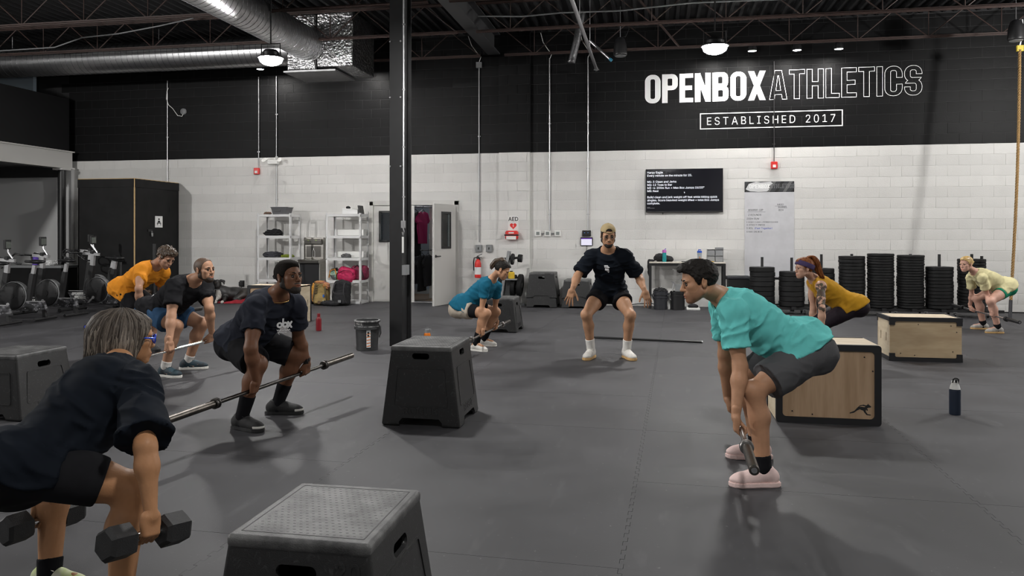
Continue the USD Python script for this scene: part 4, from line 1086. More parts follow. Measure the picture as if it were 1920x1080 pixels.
# posts of a sled in front of the cabinet
for i, (x, y, hh, n) in enumerate(((-10.35, 13.55, .92, 'left upright'), (-9.75, 13.75, 1.28, 'right upright'))):
    tag(obj('sled_post', tube([(x, y, .0), (x, y, hh)], .035, 12), MT0['steel_black']), 'black round steel post in front of the cabinet, ' + n, 'post')
blob('jumble of dark ropes and bands piled before the cabinet', 'rope_pile', (-10.05, 13.8, 0), (.30, .22, .20), M('ropes', (.05, .035, .025), rough=.8, col2=(.15, .10, .07), scale=40), 'rope', 3, .5, 6)

# ================================================================ plastic and plywood boxes
MT0['box_black'] = usdkit.material(stage, '/World/Looks/box_black', {
    'tc': ('texture_coordinate', {}), 'n1': ('noise_texture', dict(scale=26., detail=4., distortion=2.5)), 'r1': ('rgb_ramp', dict(ramp=[(.58, (0, 0, 0)), (.78, (.034, .034, .036))])),
    'n2': ('noise_texture', dict(scale=75., detail=1.)), 'r2': ('rgb_ramp', dict(ramp=[(.77, (0, 0, 0)), (.82, (.20, .20, .20))])), 'a': ('mix', dict(mix_type='add', fac=1., color2=(.013, .013, .0135))), 'b': ('mix', dict(mix_type='add', fac=1.)),
    'bn': ('noise_texture', dict(scale=300., detail=2.)), 'bu': ('bump', dict(strength=.2, distance=.003)), 'p': ('principled_bsdf', dict(roughness=.45))},
    [('tc.object', 'n1.vector'), ('tc.object', 'n2.vector'), ('tc.object', 'bn.vector'), ('n1.fac', 'r1.fac'), ('n2.fac', 'r2.fac'), ('r1.color', 'a.color1'), ('a.color', 'b.color1'), ('r2.color', 'b.color2'), ('b.color', 'p.base_color'), ('bn.fac', 'bu.height'), ('bu.normal', 'p.normal')], surface='p.BSDF')
MT0['box_top'] = M('box_top', (.028, .028, .029), rough=.55, col2=(.12, .12, .119), scale=7, detail=5, bump=.15, bscale=200)
MT0['dimple'] = M('dimple', (.016, .016, .017), rough=.6)


def plastic_box(label, corner, size, top, h, number=None, dup_of=None, base_z=0., letters=True, treads=True):
    """Hollow moulded jump box; corner is its front right foot, sides taper in x."""
    w, d = size; tw, td = top
    t = thing('plyometric_box', label, 'plyometric box', (corner[0] - w / 2, corner[1] + d / 2, base_z))

    def fr(w0, d0, w1, d1, z0, z1): return hull([(x * w0 / 2, y * d0 / 2, z0) for x in (-1, 1) for y in (-1, 1)] + [(x * w1 / 2, y * d1 / 2, z1) for x in (-1, 1) for y in (-1, 1)])
    def rfr(w0, d0, w1, d1, z0, z1, r=.018):
        s = m3.Manifold.sphere(r, 8)
        return m3.Manifold.batch_hull([s.translate((x * (a / 2 - r), y * (b / 2 - r), z)) for a, b, z in ((w0, d0, z0 + r), (w1, d1, z1 - r)) for x in (-1, 1) for y in (-1, 1)])
    k = (h - .04)
    body = rfr(w, d, tw + (w - tw) * .04, td + (d - td) * .04, 0, h - .012)
    body -= man(fr(w - .03, d - .03, tw - .03, td - .03, -.03, h - .035))
    arch = lambda L, H: man(place(extr(Polygon([(-L / 2, -.1), (L / 2, -.1), (L / 2 - .005, H - .03), (L / 2 - .03, H), (-L / 2 + .03, H), (-L / 2 + .005, H - .03)]), 2.), (0, 1.0, 0), (1, 0, 0), (0, 0, 1), (0, -1, 0)))
    body -= arch(w * .56, h * .105)
    body -= arch(d * .58, h * .105).rotate((0, 0, 90))
    hz = h * .80 if h > .45 else h * .76
    slot = man(place(extr(rrect(.135, .046, .022, 5), 2.), (0, 1.0, hz + .045 if h > .55 else hz), (1, 0, 0), (0, 0, 1), (0, -1, 0)))
    body -= slot; body -= slot.rotate((0, 0, 90))
    # recessed panels
    f = (tw + (w - tw) * .5)
    obj('body', tri(body), MT0['box_black'], t, 32)
    lid = m3.Manifold.batch_hull([m3.Manifold.sphere(.016, 10).translate((x * (tw / 2 + .004 - .016), y * (td / 2 + .004 - .016), z)) for x in (-1, 1) for y in (-1, 1) for z in (h - .030, h - .016)])
    obj('lid', tri(lid), MT0['box_top'], t, 40)
    if treads:
        dm = []; nx, ny = 17, 19
        for i in range(nx):
            for j in range(ny):
                x = (i - (nx - 1) / 2) * (tw - .09) / nx + (.0 if j % 2 else (tw - .09) / nx / 2); y = (j - (ny - 1) / 2) * (td - .08) / ny
                dm.append(hull([(x + a * .0085, y + b * .0055, h - .0006 + c) for a, b, c in ((-1, 0, 0), (1, 0, 0), (0, -1, 0), (0, 1, 0), (-.5, 0, .0012), (.5, 0, .0012))]))
        obj('tread_dimples', cat(dm), MT0['dimple'], t, kind='stuff')
        obj('tread_border', cat([bx(-tw / 2 + .03, tw / 2 - .03, y - .002, y + .002, h - .001, h + .0008) for y in (-td / 2 + .035, td / 2 - .035)] + [bx(x - .002, x + .002, -td / 2 + .035, td / 2 - .035, h - .001, h + .0008) for x in (-tw / 2 + .03, tw / 2 - .03)]), MT0['dimple'], t)
    if letters:
        m = text('ROGUE', h * .085, .004, True); b_ = m.bounds; m.apply_translation((-(b_[0][0] + b_[1][0]) / 2, 0, 0)); m.apply_scale((1.12, 1, 1))
        zz = h * .155; slope_y = (d - td) / 2 / h; slope_x = (w - tw) / 2 / h
        obj('embossed_word', place(m, (0, -d / 2 + slope_y * zz + .0005, zz), (1, 0, 0), unit3((0, slope_y, 1)), unit3((0, -1, slope_y))), MT0['box_black'], t, False)
        obj('embossed_word', place(m, (w / 2 - slope_x * zz - .0005, 0, zz), (0, 1, 0), unit3((-slope_x, 0, 1)), unit3((1, 0, slope_x))), MT0['box_black'], t, False)
        z1 = h * .28; z2 = h * .70
        def frame_panel(W1, W2):
            P = Polygon([(-W1 / 2, z1), (W1 / 2, z1), (W2 / 2, z2), (-W2 / 2, z2)]).buffer(.02)
            return extr(P.difference(P.buffer(-.008)), .0045)
        g1 = frame_panel(f * .70, f * .62); g2 = frame_panel(d * .66, td * .62)
        obj('panel_rib', place(g1, (0, -d / 2 + .0005, 0), (1, 0, 0), unit3((0, slope_y, 1)), unit3((0, -1, slope_y))), MT0['box_black'], t, False)
        obj('panel_rib', place(g2, (w / 2 - .0005, 0, 0), (0, 1, 0), unit3((-slope_x, 0, 1)), unit3((1, 0, slope_x))), MT0['box_black'], t, False)
    if number:
        m = text(number, .050, .003, True); sl = (d - td) / 2 / h; zz = h * .78
        obj('embossed_number', place(m, (tw * .26, -d / 2 + sl * zz + .0005, zz), (1, 0, 0), unit3((0, sl, 1)), unit3((0, -1, sl))), MT0['box_black'], t, False)
    return t


def unit3(v):
    v = np.asarray(v, float); return v / np.linalg.norm(v)


plastic_box('tall black moulded plastic box standing in front of the steel column', (-1.436, 5.617), (.62, .62), (.470, .60), .61)
plastic_box('black moulded plastic box in the foreground, cut off by the bottom edge', (-.790, 2.19), (.60, .60), (.470, .52), .51, number='20')
plastic_box('low black moulded plastic box behind the grey-haired woman', (-4.835, 5.20), (.62, .60), (.47, .53), .51)
plastic_box('black moulded plastic box behind the woman in the petrol t-shirt', (-2.017, 11.28), (.60, .60), (.47, .53), .51)
for bz, hh, lab, cx, ww in ((0, .51, 'lower black plastic box of the taller nested pair by the pilaster', -1.93, .62), (.19, .51, 'upper black plastic box of the taller nested pair by the pilaster', -1.93, .62), (0, .37, 'lower black plastic box of the shorter nested pair behind the coach', -1.24, .60), (.19, .37, 'upper black plastic box of the shorter nested pair behind the coach', -1.24, .60)):
    plastic_box(lab, (cx, 15.30), (ww, .60), (.50, .52), hh, base_z=bz, letters=False, treads=False)

WOOD = [M('ply_face_%d' % i, c, rough=.55, col2=c2, scale=3.2, detail=5, lo=.38, hi=.66, stretch=st, bump=.05, bscale=60) for i, (c, c2, st) in enumerate((((.50, .34, .215), (.39, .255, .15), (5., 1, .5)), ((.52, .40, .25), (.42, .30, .18), (.6, 1, 3.)), ((.66, .56, .42), (.58, .47, .33), (1, 4, 1)), ((.62, .53, .39), (.52, .42, .29), (1, 1, 5))))]
MT0['pad_black'] = M('pad_black', (.013, .013, .015), rough=.5)


def ply_box(label, fl, w, d, h, full_frame=True, face=0, logo=False, rz=0., slots='side'):
    """Plywood jump box; fl = front left foot. full_frame: black edging all round the front, else corner pieces top and bottom."""
    t = thing('wooden_box', label, 'plyometric box', (fl[0], fl[1], 0), rz=rz)
    e = .032
    front = sbox(.006, .006, w - .006, h - .006)
    obj('front_panel', place(extr(front, .018), (0, .024, 0), (1, 0, 0), (0, 0, 1), (0, -1, 0)), WOOD[face], t)
    obj('back_panel', bx(.006, w - .006, d - .024, d - .006, .006, h - .006), WOOD[face], t)
    side = sbox(.024, .006, d - .024, h - .006)
    holes = [affinity.translate(rrect(.030, .10, .014, 4), d * .30, h * .52), affinity.translate(rrect(.030, .10, .014, 4), d * .72, h * .52)]
    for q in holes: side = side.difference(q)
    obj('side_panel', place(extr(side, .018), (.006, 0, 0), (0, 1, 0), (0, 0, 1), (1, 0, 0)), WOOD[3], t)
    obj('side_panel', place(extr(side, .018), (w - .024, 0, 0), (0, 1, 0), (0, 0, 1), (1, 0, 0)), WOOD[3], t)
    obj('top_panel', bx(.006, w - .006, .006, d - .006, h - .024, h - .004), WOOD[2], t)
    obj('inner_brace', bx(.024, w - .024, d * .48, d * .52, .01, h - .03), WOOD[1], t)
    def edging(P, depth, o, X, Y, Z): return place(extr(P, depth), o, X, Y, Z)
    outer = affinity.translate(rrect(w, h, .022, 5), w / 2, h / 2)
    if full_frame:
        P = outer.difference(affinity.translate(rrect(w - 2 * .048, h - 2 * .048, .03, 6), w / 2, h / 2))
        obj('edge_frame', edging(P, .040, (0, .034, 0), (1, 0, 0), (0, 0, 1), (0, -1, 0)), MT0['pad_black'], t, 40)
        obj('edge_frame', edging(P, .040, (0, d + .006, 0), (1, 0, 0), (0, 0, 1), (0, -1, 0)), MT0['pad_black'], t, 40)
    else:
        for zs in (0, 1):
            c = .060; r = .03
            strip = sbox(0, h - .046, w, h) if zs else sbox(0, 0, w, .046)
            cn = [sbox(0, h - .090, c, h), sbox(w - c, h - .090, w, h)] if zs else [sbox(0, 0, c, .09), sbox(w - c, 0, w, .09)]
            P = unary_union([strip] + cn).buffer(-.02).buffer(.02)
            P = unary_union([strip] + cn); P = P.buffer(.018).buffer(-.018)
            P = P.intersection(outer)
            obj('edge_strip', edging(P, .030, (0, .024, 0), (1, 0, 0), (0, 0, 1), (0, -1, 0)), MT0['pad_black'], t, 40)
            obj('edge_strip', edging(P, .030, (0, d + .006, 0), (1, 0, 0), (0, 0, 1), (0, -1, 0)), MT0['pad_black'], t, 40)
            for x in (-.004, w - .026):
                S = sbox(0, h - .046, d, h) if zs else sbox(0, 0, d, .046)
                obj('edge_strip', place(extr(S, .030), (x, 0, 0), (0, 1, 0), (0, 0, 1), (1, 0, 0)), MT0['pad_black'], t, 40)
    for x, z in ((.12, .09), (w * .35, .07), (w - .10, .12), (w - .12, h - .09), (w * .4, h - .08), (w - .06, h * .68)):
        obj('screw', tube([(x, -.0005, z), (x, .008, z)], .005, 8), MT0['fab_black'], t)
    if logo:
        roo = Polygon([(0, .020), (.045, .040), (.07, .070), (.095, .095), (.13, .105), (.155, .098), (.168, .105), (.172, .118), (.178, .106), (.190, .098), (.205, .085), (.190, .078), (.170, .075), (.160, .062), (.150, .050), (.152, .035), (.168, .012), (.198, .008), (.198, .0), (.158, .003), (.136, .030), (.128, .045), (.112, .050), (.095, .058), (.070, .045), (.040, .022), (0, .012)])
        roo = affinity.scale(roo, 1.02 * logo, 1.02 * logo, origin=(0, 0))
        roo2 = roo.difference(affinity.scale(Polygon([(.085, .082), (.12, .095), (.15, .088), (.14, .080), (.11, .082)]), 1.02 * logo, 1.02 * logo, origin=(0, 0)))
        obj('kangaroo_mark', onwall(extr(roo2, .0015), (w - .26 * logo ** .5, .0055, .078)), MT0['ink'], t)
    return t


ply_box('plywood box with full black edging and a kangaroo mark behind the turquoise man', (.922, 6.28), .764, .51, .61, True, 0, logo=.75)
ply_box('plywood box with black corner pieces beside the gold tank top woman', (2.66, 9.58), .775, .51, .505, False, 1)
ply_box('plywood box with black edging half hidden behind the man in navy', (-6.62, 11.75), .92, .45, .625, True, 0, logo=.6)

# ================================================================ bumper plates on the wheeled rack
MT0['bumper'] = M('bumper', (.008, .008, .0085), rough=.6, spec=.3, var=.25, scale=10, bump=.12, bscale=120, rand=.25)
rack = thing('plate_rack', 'low black wheeled rack with upright pegs under the row of bumper plate stacks', 'rack', (3.74, 15.0, 0))
obj('rail', bx(-2.15, 2.25, -.17, -.10, .085, .135), MT0['steel_black'], rack)
obj('rail', bx(-2.15, 2.25, .10, .17, .085, .135), MT0['steel_black'], rack)
STK = [(1.954, .862, 8), (2.478, .784, 7), (2.998, .846, 8), (3.523, 1.072, 15), (4.014, 1.118, 20), (4.516, 1.094, 20), (4.995, .888, 12), (5.528, 1.03, 16)]
PEG = [1.043, 1.035, 1.10, 1.109, 1.10, 1.11, 1.11, 1.115]
for (x, top, n), pz in zip(STK, PEG):
    obj('peg', tube([(x - 3.74, 0, .10), (x - 3.74, 0, pz)], .024, 14), MT0['steel_black'], rack)
    obj('cross_member', bx(x - 3.74 - .04, x - 3.74 + .04, -.24, .24, .095, .145), MT0['steel_black'], rack)
    for s in (-1, 1):
        w = obj('caster', place(lathe([(0, -.014), (.034, -.014), (.040, -.008), (.040, .008), (.034, .014), (0, .014)], 14), (x - 3.74 + .20, s * .16, .040), (0, 1, 0), (0, 0, 1), (1, 0, 0)), MT0['black_plastic'], rack)
        obj('fork', cat([bx(x - 3.74 + .18, x - 3.74 + .184, s * .16 - .02, s * .16 + .02, .03, .088), bx(x - 3.74 + .216, x - 3.74 + .22, s * .16 - .02, s * .16 + .02, .03, .088), bx(x - 3.74 + .17, x - 3.74 + .23, s * .16 - .035, s * .16 + .035, .082, .090)]), MT0['conduit'], w)
obj('peg', tube([(5.69 - 3.74, .0, .10), (5.69 - 3.74, .0, 1.08)], .024, 14), MT0['steel_black'], rack)
obj('back_rail', bx(-2.4, -1.0, .45, .50, .60, .64), MT0['steel_black'], rack)
obj('back_leg', bx(-1.73, -1.66, .44, .51, .0, .64), MT0['grey_plastic'], rack)
obj('back_leg', bx(-1.21, -1.14, .44, .51, .0, .64), MT0['grey_plastic'], rack)
obj('side_link', bx(-2.15, 2.25, .42, .46, .10, .14), MT0['steel_black'], rack)
obj('side_link', bx(-1.98, -1.94, .16, .50, .10, .14), MT0['steel_black'], rack)


def plate_proto(label, th_, loc, group):
    t = thing('bumper_plate', label, 'bumper plate', loc, group=group)
    R = .2255
    obj('disc', lathe([(.026, 0), (.10, 0), (.105, .004), (.165, .004), (.170, .0), (R - .010, 0), (R, .008), (R, th_ - .008), (R - .010, th_), (.170, th_), (.165, th_ - .004), (.105, th_ - .004), (.10, th_), (.026, th_)], 40), MT0['bumper'], t, 35)
    obj('hub', lathe([(.0255, -.0005), (.045, -.0005), (.045, th_ + .0005), (.0255, th_ + .0005)], 24), MT0['conduit'], t)
    return t


ORD = ['topmost', 'second from the top', 'third from the top', 'fourth from the top', 'fifth from the top', 'sixth from the top', 'seventh from the top', 'eighth from the top', 'ninth from the top', 'tenth from the top', 'eleventh from the top', 'twelfth from the top', 'thirteenth from the top', 'fourteenth from the top', 'fifteenth from the top', 'sixteenth from the top', 'seventeenth from the top', 'eighteenth from the top', 'nineteenth from the top', 'twentieth from the top']
SD = ['the thick-plate stack by the black bin', 'the stack left of the gold tank top', 'the stack behind the red ponytail', 'the stack right of the ponytail', 'the tall tight stack left of middle', 'the tall tight stack with pegless top', 'the low stack with a tall bare peg', 'the stack behind the blonde woman']
protos = {}
for si, ((x, top, n), sd) in enumerate(zip(STK, SD)):
    z0 = .146; pitch = (top - z0) / n
    key = round(pitch, 3)
    rs = random.Random(si)
    for k in range(n):
        lab = 'black bumper plate, %s of %s' % (ORD[n - 1 - k], sd)
        loc = (x + rs.uniform(-.006, .006), 15.0 + rs.uniform(-.006, .006), z0 + k * pitch)
        if key not in protos: protos[key] = plate_proto(lab, pitch - .0015, loc, 'bumper plates on the wheeled rack')
        else: dup(protos[key], lab, loc, rz=rs.uniform(0, 360))

# A-shaped plate tree left of the nested boxes
t = thing('plate_tree', 'grey A-frame plate tree with black pegs against the wall by the pilaster', 'rack', (-2.92, 15.45, 0))
for s in (-1, 1): obj('leg', bar((-.16, s * .24, .02), (.0, s * .03, 1.12), .06, .06), MT0['grey_plastic'], t)
obj('foot', bx(-.30, .28, -.29, -.22, 0, .05), MT0['grey_plastic'], t)
obj('foot', bx(-.30, .28, .22, .29, 0, .05), MT0['grey_plastic'], t)
obj('side_plate', hull([(x, y, z) for x, z in ((-.22, .10), (.16, .10), (.03, .62), (-.08, .62)) for y in (-.03, .03)]), MT0['grey_plastic'], t)
for z in (.42, .95): obj('peg', tube([(-.30, 0, z - .0), (.26, 0, z + .05)], .025, 14), MT0['black_plastic'], t)


def slanted_plate(label, x, y, z, r, th_, tilt, yaw):
    t = thing('bumper_plate', label, 'bumper plate', (x, y, z))
    prof = [(.027, 0), (r * .45, 0), (r * .47, .005), (r * .75, .005), (r * .78, 0), (r - .01, 0), (r, .01), (r, th_ - .01), (r - .01, th_), (r * .78, th_), (r * .75, th_ - .005), (r * .47, th_ - .005), (r * .45, th_), (.027, th_)]
    Rm = Rot.from_euler('zy', [yaw, 90 - tilt], degrees=True).as_matrix()
    m = lathe(prof, 36); m.vertices = m.vertices @ Rm.T; obj('disc', m, MT0['bumper'], t, 35)
    m = lathe([(.0265, -.001), (.05, -.001), (.05, th_ + .001), (.0265, th_ + .001)], 20); m.vertices = m.vertices @ Rm.T; obj('hub', m, MT0['conduit'], t)


slanted_plate('large black bumper plate on the lower peg of the plate tree', -2.74, 15.45, .44, .2255, .085, -5, -22)
slanted_plate('second large black bumper plate behind it on the lower peg', -2.87, 15.45, .43, .2255, .085, -5, -22)
slanted_plate('black bumper plate on the left side of the plate tree, lower peg', -3.14, 15.45, .41, .2255, .085, -5, -22)
slanted_plate('small black plate on the upper peg of the plate tree', -2.88, 15.45, .965, .115, .055, -5, -22)
slanted_plate('smallest black plate at the end of the upper peg', -2.74, 15.45, .985, .080, .09, -5, -22)
t = thing('yellow_tin', 'yellow tin standing on the grey plate tree beside the woman\'s face', 'tin', (-2.84, 15.25, .58))
obj('can', lathe([(0, 0), (.062, 0), (.066, .01), (.066, .12), (.05, .135), (0, .135)], 18), M('tin_yellow', (.55, .36, .02), rough=.45), t, 40)
obj('cap', lathe([(0, .13), (.030, .13), (.030, .155), (0, .157)], 14), MT0['black_plastic'], t)
tag(obj('tin_shelf', bx(-2.96, -2.72, 15.15, 15.42, .555, .58), MT0['grey_plastic']), 'small grey steel tray under the yellow tin', 'tray')

# ================================================================ standing table and its clutter
TX0, TX1, TY0, TY1, TZ = -.10, 1.32, 15.52, 15.95, .925
t = thing('work_table', 'narrow standing-height table with pale top and black legs under the television', 'table', ((TX0 + TX1) / 2, (TY0 + TY1) / 2, 0))
w, d = TX1 - TX0, TY1 - TY0
obj('table_top', rbox(-w / 2 - .02, w / 2 + .02, -d / 2 - .02, d / 2 + .02, TZ - .030, TZ, .006), M('table_laminate', (.52, .48, .42), rough=.4), t)
for sx in (-1, 1):
    for sy in (-1, 1): obj('leg', bx(sx * w / 2 - .025, sx * w / 2 + .025, sy * (d / 2 - .02) - .025, sy * (d / 2 - .02) + .025, 0, TZ - .03), MT0['steel_black'], t)
obj('apron', cat([bx(-w / 2, w / 2, -d / 2 + .005, -d / 2 + .03, TZ - .08, TZ - .03), bx(-w / 2, w / 2, d / 2 - .03, d / 2 - .005, TZ - .08, TZ - .03)]), MT0['steel_black'], t)
F = field_of([(ell((.0, 0, .07), (.13, .12, .085)), 0), (ell((.14, 0, .045), (.12, .11, .06)), .04), (ell((-.17, -.02, .0), (.06, .10, .035)), .03), (ell((-.225, -.02, -.12), (.028, .10, .16)), .03), (ell((-.21, -.05, -.26), (.026, .06, .06)), .02)], .011, .05)
F.keep(lambda P: np.where(P[:, 0] > -.195, -P[:, 2], -1))
one('hoodie', place(wrinkle(F.mesh(1), .014, 13, 3), (.10, 15.74, TZ + .004)), MT0['fab_black'], 'black hoodie heaped on the left end of the table, a sleeve hanging down', 'hoodie', smooth=True)
t = thing('drink_bottle', 'teal drinking bottle with a pink lid standing on the table by the hoodie', 'bottle', (.175, 15.60, TZ))
obj('flask', lathe([(0, 0), (.036, 0), (.040, .01), (.040, .165), (.036, .18), (0, .18)], 20), M('bottle_teal', (.012, .23, .24), rough=.3), t, 40)
obj('lid', lathe([(0, .18), (.042, .18), (.042, .215), (.034, .235), (0, .238)], 20), M('lid_pink', (.45, .10, .42), rough=.4), t, 40)
obj('spout', bar((.0, 0, .236), (.035, 0, .262), .014, .012), M('lid_blue', (.06, .08, .40), rough=.4), t)
t = thing('smartphone', 'black phone lying face up on the table between bottle and notebook', 'phone', (.585, 15.62, TZ))
obj('case', rbox(-.080, .080, -.04, .04, 0, .010, .004), MT0['black_plastic'], t)
obj('screen', bx(-.072, .072, -.035, .035, .0100, .0108), M('phone_glass', (.004, .004, .005), rough=.08), t)
t = thing('notebook', 'white notebook under the shaker bottle on the table', 'notebook', (.81, 15.66, TZ))
obj('pages', bx(-.115, .115, -.09, .09, .003, .012), MT0['paper'], t)
obj('cover', cat([bx(-.12, .12, -.093, .093, 0, .003), bx(-.12, .12, -.093, .093, .012, .014)]), MT0['white_plastic'], t)
t = thing('shaker_bottle', 'clear shaker bottle with a blue lid standing on the notebook', 'bottle', (.855, 15.64, TZ + .014))
obj('cup', lathe([(0, 0), (.036, 0), (.044, .17), (.041, .17), (.034, .006), (0, .006)], 20), M('shaker_clear', (.42, .46, .50), rough=.25, trans=.35), t, 40)
obj('lid', cat([lathe([(0, .17), (.047, .168), (.047, .195), (.036, .205), (0, .207)], 20), tube([(-.02, 0, .207), (-.02, 0, .225), (.03, 0, .222)], .009, 8)]), M('shaker_blue', (.01, .07, .42), rough=.4), t, 40)
obj('sticker', cat([cb(.0, -.041, .075, .022, .006, .035), cb(.012, -.040, .045, .040, .006, .03)]), M('sticker_tan', (.40, .20, .10), rough=.6), t)
t = thing('drawer_organiser', 'clear plastic four-drawer organiser at the right end of the table', 'organiser', (1.155, 15.72, TZ))
CLR = M('organiser_clear', (.34, .35, .36), rough=.3, trans=.25)
obj('frame', cat([bx(-.155, .155, -.09, .10, 0, .006), bx(-.155, .155, -.09, .10, .118, .124), bx(-.155, .155, -.09, .10, .242, .248), bx(-.155, -.149, -.09, .10, 0, .248), bx(-.003, .003, -.09, .10, 0, .248), bx(.149, .155, -.09, .10, 0, .248), bx(-.155, .155, .094, .10, 0, .248)]), CLR, t)
for i, (x, z, c) in enumerate(((-.078, .010, (.55, .52, .48)), (.078, .010, (.06, .07, .06)), (-.078, .128, (.05, .06, .10)), (.078, .128, (.40, .40, .40)))):
    dw = obj('drawer', tri(man(bx(x - .068, x + .068, -.088, .085, z, z + .10)) - man(bx(x - .064, x + .064, -.083, .08, z + .005, z + .2))), CLR, t)
    m = trimesh.creation.icosphere(3, 1.); m.vertices = m.vertices * (.055, .05, .034) * (1 + .5 * (meshkit.fbm(m.vertices * 3, 2, i) - .5))[:, None] + (x, -.02, z + .042)
    obj('contents', m, M('drawer_stuff_%d' % i, c, rough=.6), dw, True)
t = thing('small_box', 'small grey box standing on the clear organiser', 'box', (1.235, 15.72, TZ + .248))
obj('carton', rbox(-.078, .078, -.05, .05, 0, .030, .004), MT0['grey_plastic'], t); obj('lid', rbox(-.08, .08, -.052, .052, .026, .036, .004), MT0['grey_plastic'], t)
blob('yellow cloth strip lying before the organiser', 'cloth', (1.08, 15.58, TZ), (.055, .025, .010), M('cloth_yellow', (.55, .36, .05), rough=.8), 'cloth', 3)


# ---- buckets
def bucket(label, x, y, r0, r1, h, mat, bands=(), handle=True, filled=None, rz=0.):
    t = thing('bucket', label, 'bucket', (x, y, 0), rz=rz)
    obj('wall', lathe([(0, 0), (r0, 0), (r0 + .004, .008)] + [(r0 + (r1 - r0) * z / h, z) for z in (.05, h * .5, h - .004)] + [(r1 + .002, h), (r1 - .006, h), (r0 - .006, .012), (0, .012)], 36), mat, t, 40)
    for z, w, o in bands:
        rr = r0 + (r1 - r0) * z / h
        obj('rim', lathe([(rr - .003, z - w / 2), (rr + o, z - w / 2), (rr + o, z + w / 2), (rr - .003, z + w / 2)], 36), mat, t, 40)
    if handle:
        a = np.linspace(0, PI, 15); z0 = h * .80
        obj('handle', tube(np.column_stack([(r1 + .016) * np.cos(a), -.06 * np.sin(a) - .01, z0 - .20 * np.sin(a) * (h / .4)]), .005 if handle != 'strap' else .013, 6), MT0['conduit'] if handle == 'wire' else MT0['black_plastic'], t, True)
    if filled:
        m = trimesh.creation.icosphere(4, 1.); k = 1 + .7 * (meshkit.fbm(m.vertices * 5, 3, 5) - .5)
        m.vertices = m.vertices * (r1 * .86, r1 * .86, .07) * k[:, None] + (0, 0, h - .01); obj('contents', m, filled, t, True)
    return t


MT0['bucket_navy'] = M('bucket_navy', (.020, .021, .026), rough=.5)
bucket('dark bucket heaped with black straps under the left end of the table', .10, 15.42, .125, .145, .36, MT0['bucket_navy'], ((.30, .03, .012), (.24, .02, .010)), 'strap', MT0['fab_black'])
bucket('black bucket with a wire handle under the middle of the table', .43, 15.42, .130, .145, .36, MT0['black_plastic'], ((.33, .02, .010), (.27, .012, .008)), 'wire')
t = thing('vice_grip', 'steel clamp and small grey box sticking out of the black bucket', 'clamp', (.40, 15.44, .35))
obj('box', rbox(-.02, .08, -.03, .03, .0, .15, .008), MT0['grey_plastic'], t); obj('bar', cat([rod((-.09, 0, -.1), (-.04, 0, .17), .010, 8), bar((-.10, 0, .20), (-.03, 0, .16), .02, .03)]), MT0['conduit'], t)
t = thing('spray_can', 'slim white and chrome can standing between the two buckets', 'can', (.268, 15.50, 0))
obj('can', lathe([(0, 0), (.030, 0), (.030, .25), (.018, .27), (0, .27)], 16), MT0['white_plastic'], t, 40); obj('cap', lathe([(0, .27), (.017, .27), (.017, .32), (0, .322)], 12), MT0['conduit'], t)
t = thing('floor_tray', 'low white tray on the floor right of the black bucket', 'tray', (.72, 15.40, 0))
obj('tray', tri(man(rbox(-.13, .13, -.10, .10, 0, .05, .012)) - man(rbox(-.12, .12, -.09, .09, .01, .1, .012))), MT0['white_plastic'], t)
m = trimesh.creation.icosphere(3, 1.); m.vertices = m.vertices * (.10, .08, .05) + (0, 0, .07); obj('contents', m, MT0['fab_black'], t, True)
t = thing('waste_bin', 'square black plastic bin between the table and the plate stacks', 'bin', (1.59, 15.60, 0))
tb = man(hull([(x * a, y * a * .8, z) for z, a in ((0, .18), (.60, .21)) for x in (-1, 1) for y in (-1, 1)])) - man(hull([(x * a, y * a * .8, z) for z, a in ((.01, .17), (.62, .202)) for x in (-1, 1) for y in (-1, 1)]))
obj('body', tri(tb), MT0['black_plastic'], t); obj('rim', tri(man(rbox(-.225, .225, -.185, .185, .60, .655, .012)) - man(rbox(-.195, .195, -.155, .155, .55, .7, .01))), MT0['bucket_navy'], t)

# ---- loose things on the floor
MT0['bucket_grey'] = M('bucket_grey', (.040, .041, .043), rough=.55, var=.3, scale=14)
CHALK = M('chalky_rim', (.045, .045, .047), rough=.7, col2=(.38, .38, .38), scale=22, lo=.42, hi=.66)
t = bucket('dark grey rope-handled bucket with chalky rim standing left of the column', -3.59, 9.30, .132, .150, .375, MT0['bucket_grey'], ((.285, .035, .016),), False, None)
obj('chalk_rim', lathe([(.146, .355), (.166, .357), (.168, .374), (.160, .380), (.144, .378)], 36), CHALK, t, True)
obj('chalk_rim', lathe([(.158, .296), (.164, .300), (.163, .306), (.150, .306)], 36), CHALK, t, True)
a = np.linspace(0, 1, 12)
obj('handle', tube([(.165, -.02, .33), (.185, -.03, .30), (.195, -.04, .22), (.18, -.06, .17), (.168, -.05, .21), (.172, -.03, .29)], .010, 6), MT0['black_plastic'], t, True)
def cyl_patch(m, r, zc, ang):
    """wraps a flat shape (x along the rim, y up) on a cylinder"""
    m = m.subdivide(); th = ang + m.vertices[:, 0] / r; rr = r + m.vertices[:, 2]
    m.vertices = np.column_stack([rr * np.cos(th), rr * np.sin(th), zc + m.vertices[:, 1]]); return m
m = text('YETI', .030, .002, True); m.apply_translation((-.048, 0, 0))
obj('brand_word', cyl_patch(m, .1505, .325, math.radians(-112)), MT0['white_plastic'], t, False)
fr = sbox(-.060, -.014, .062, .044).difference(sbox(-.056, -.010, .058, .040)); obj('brand_frame', cyl_patch(extr(fr, .002), .1505, .325, math.radians(-112)), MT0['grey_plastic'], t, False)
lb = obj('warning_label', cyl_patch(extr(sbox(-.026, 0, .026, .215), .0012), .1435, .045, math.radians(-62)), MT0['paper'], t, False)
OR = M('label_orange', (.62, .16, .02), rough=.6)
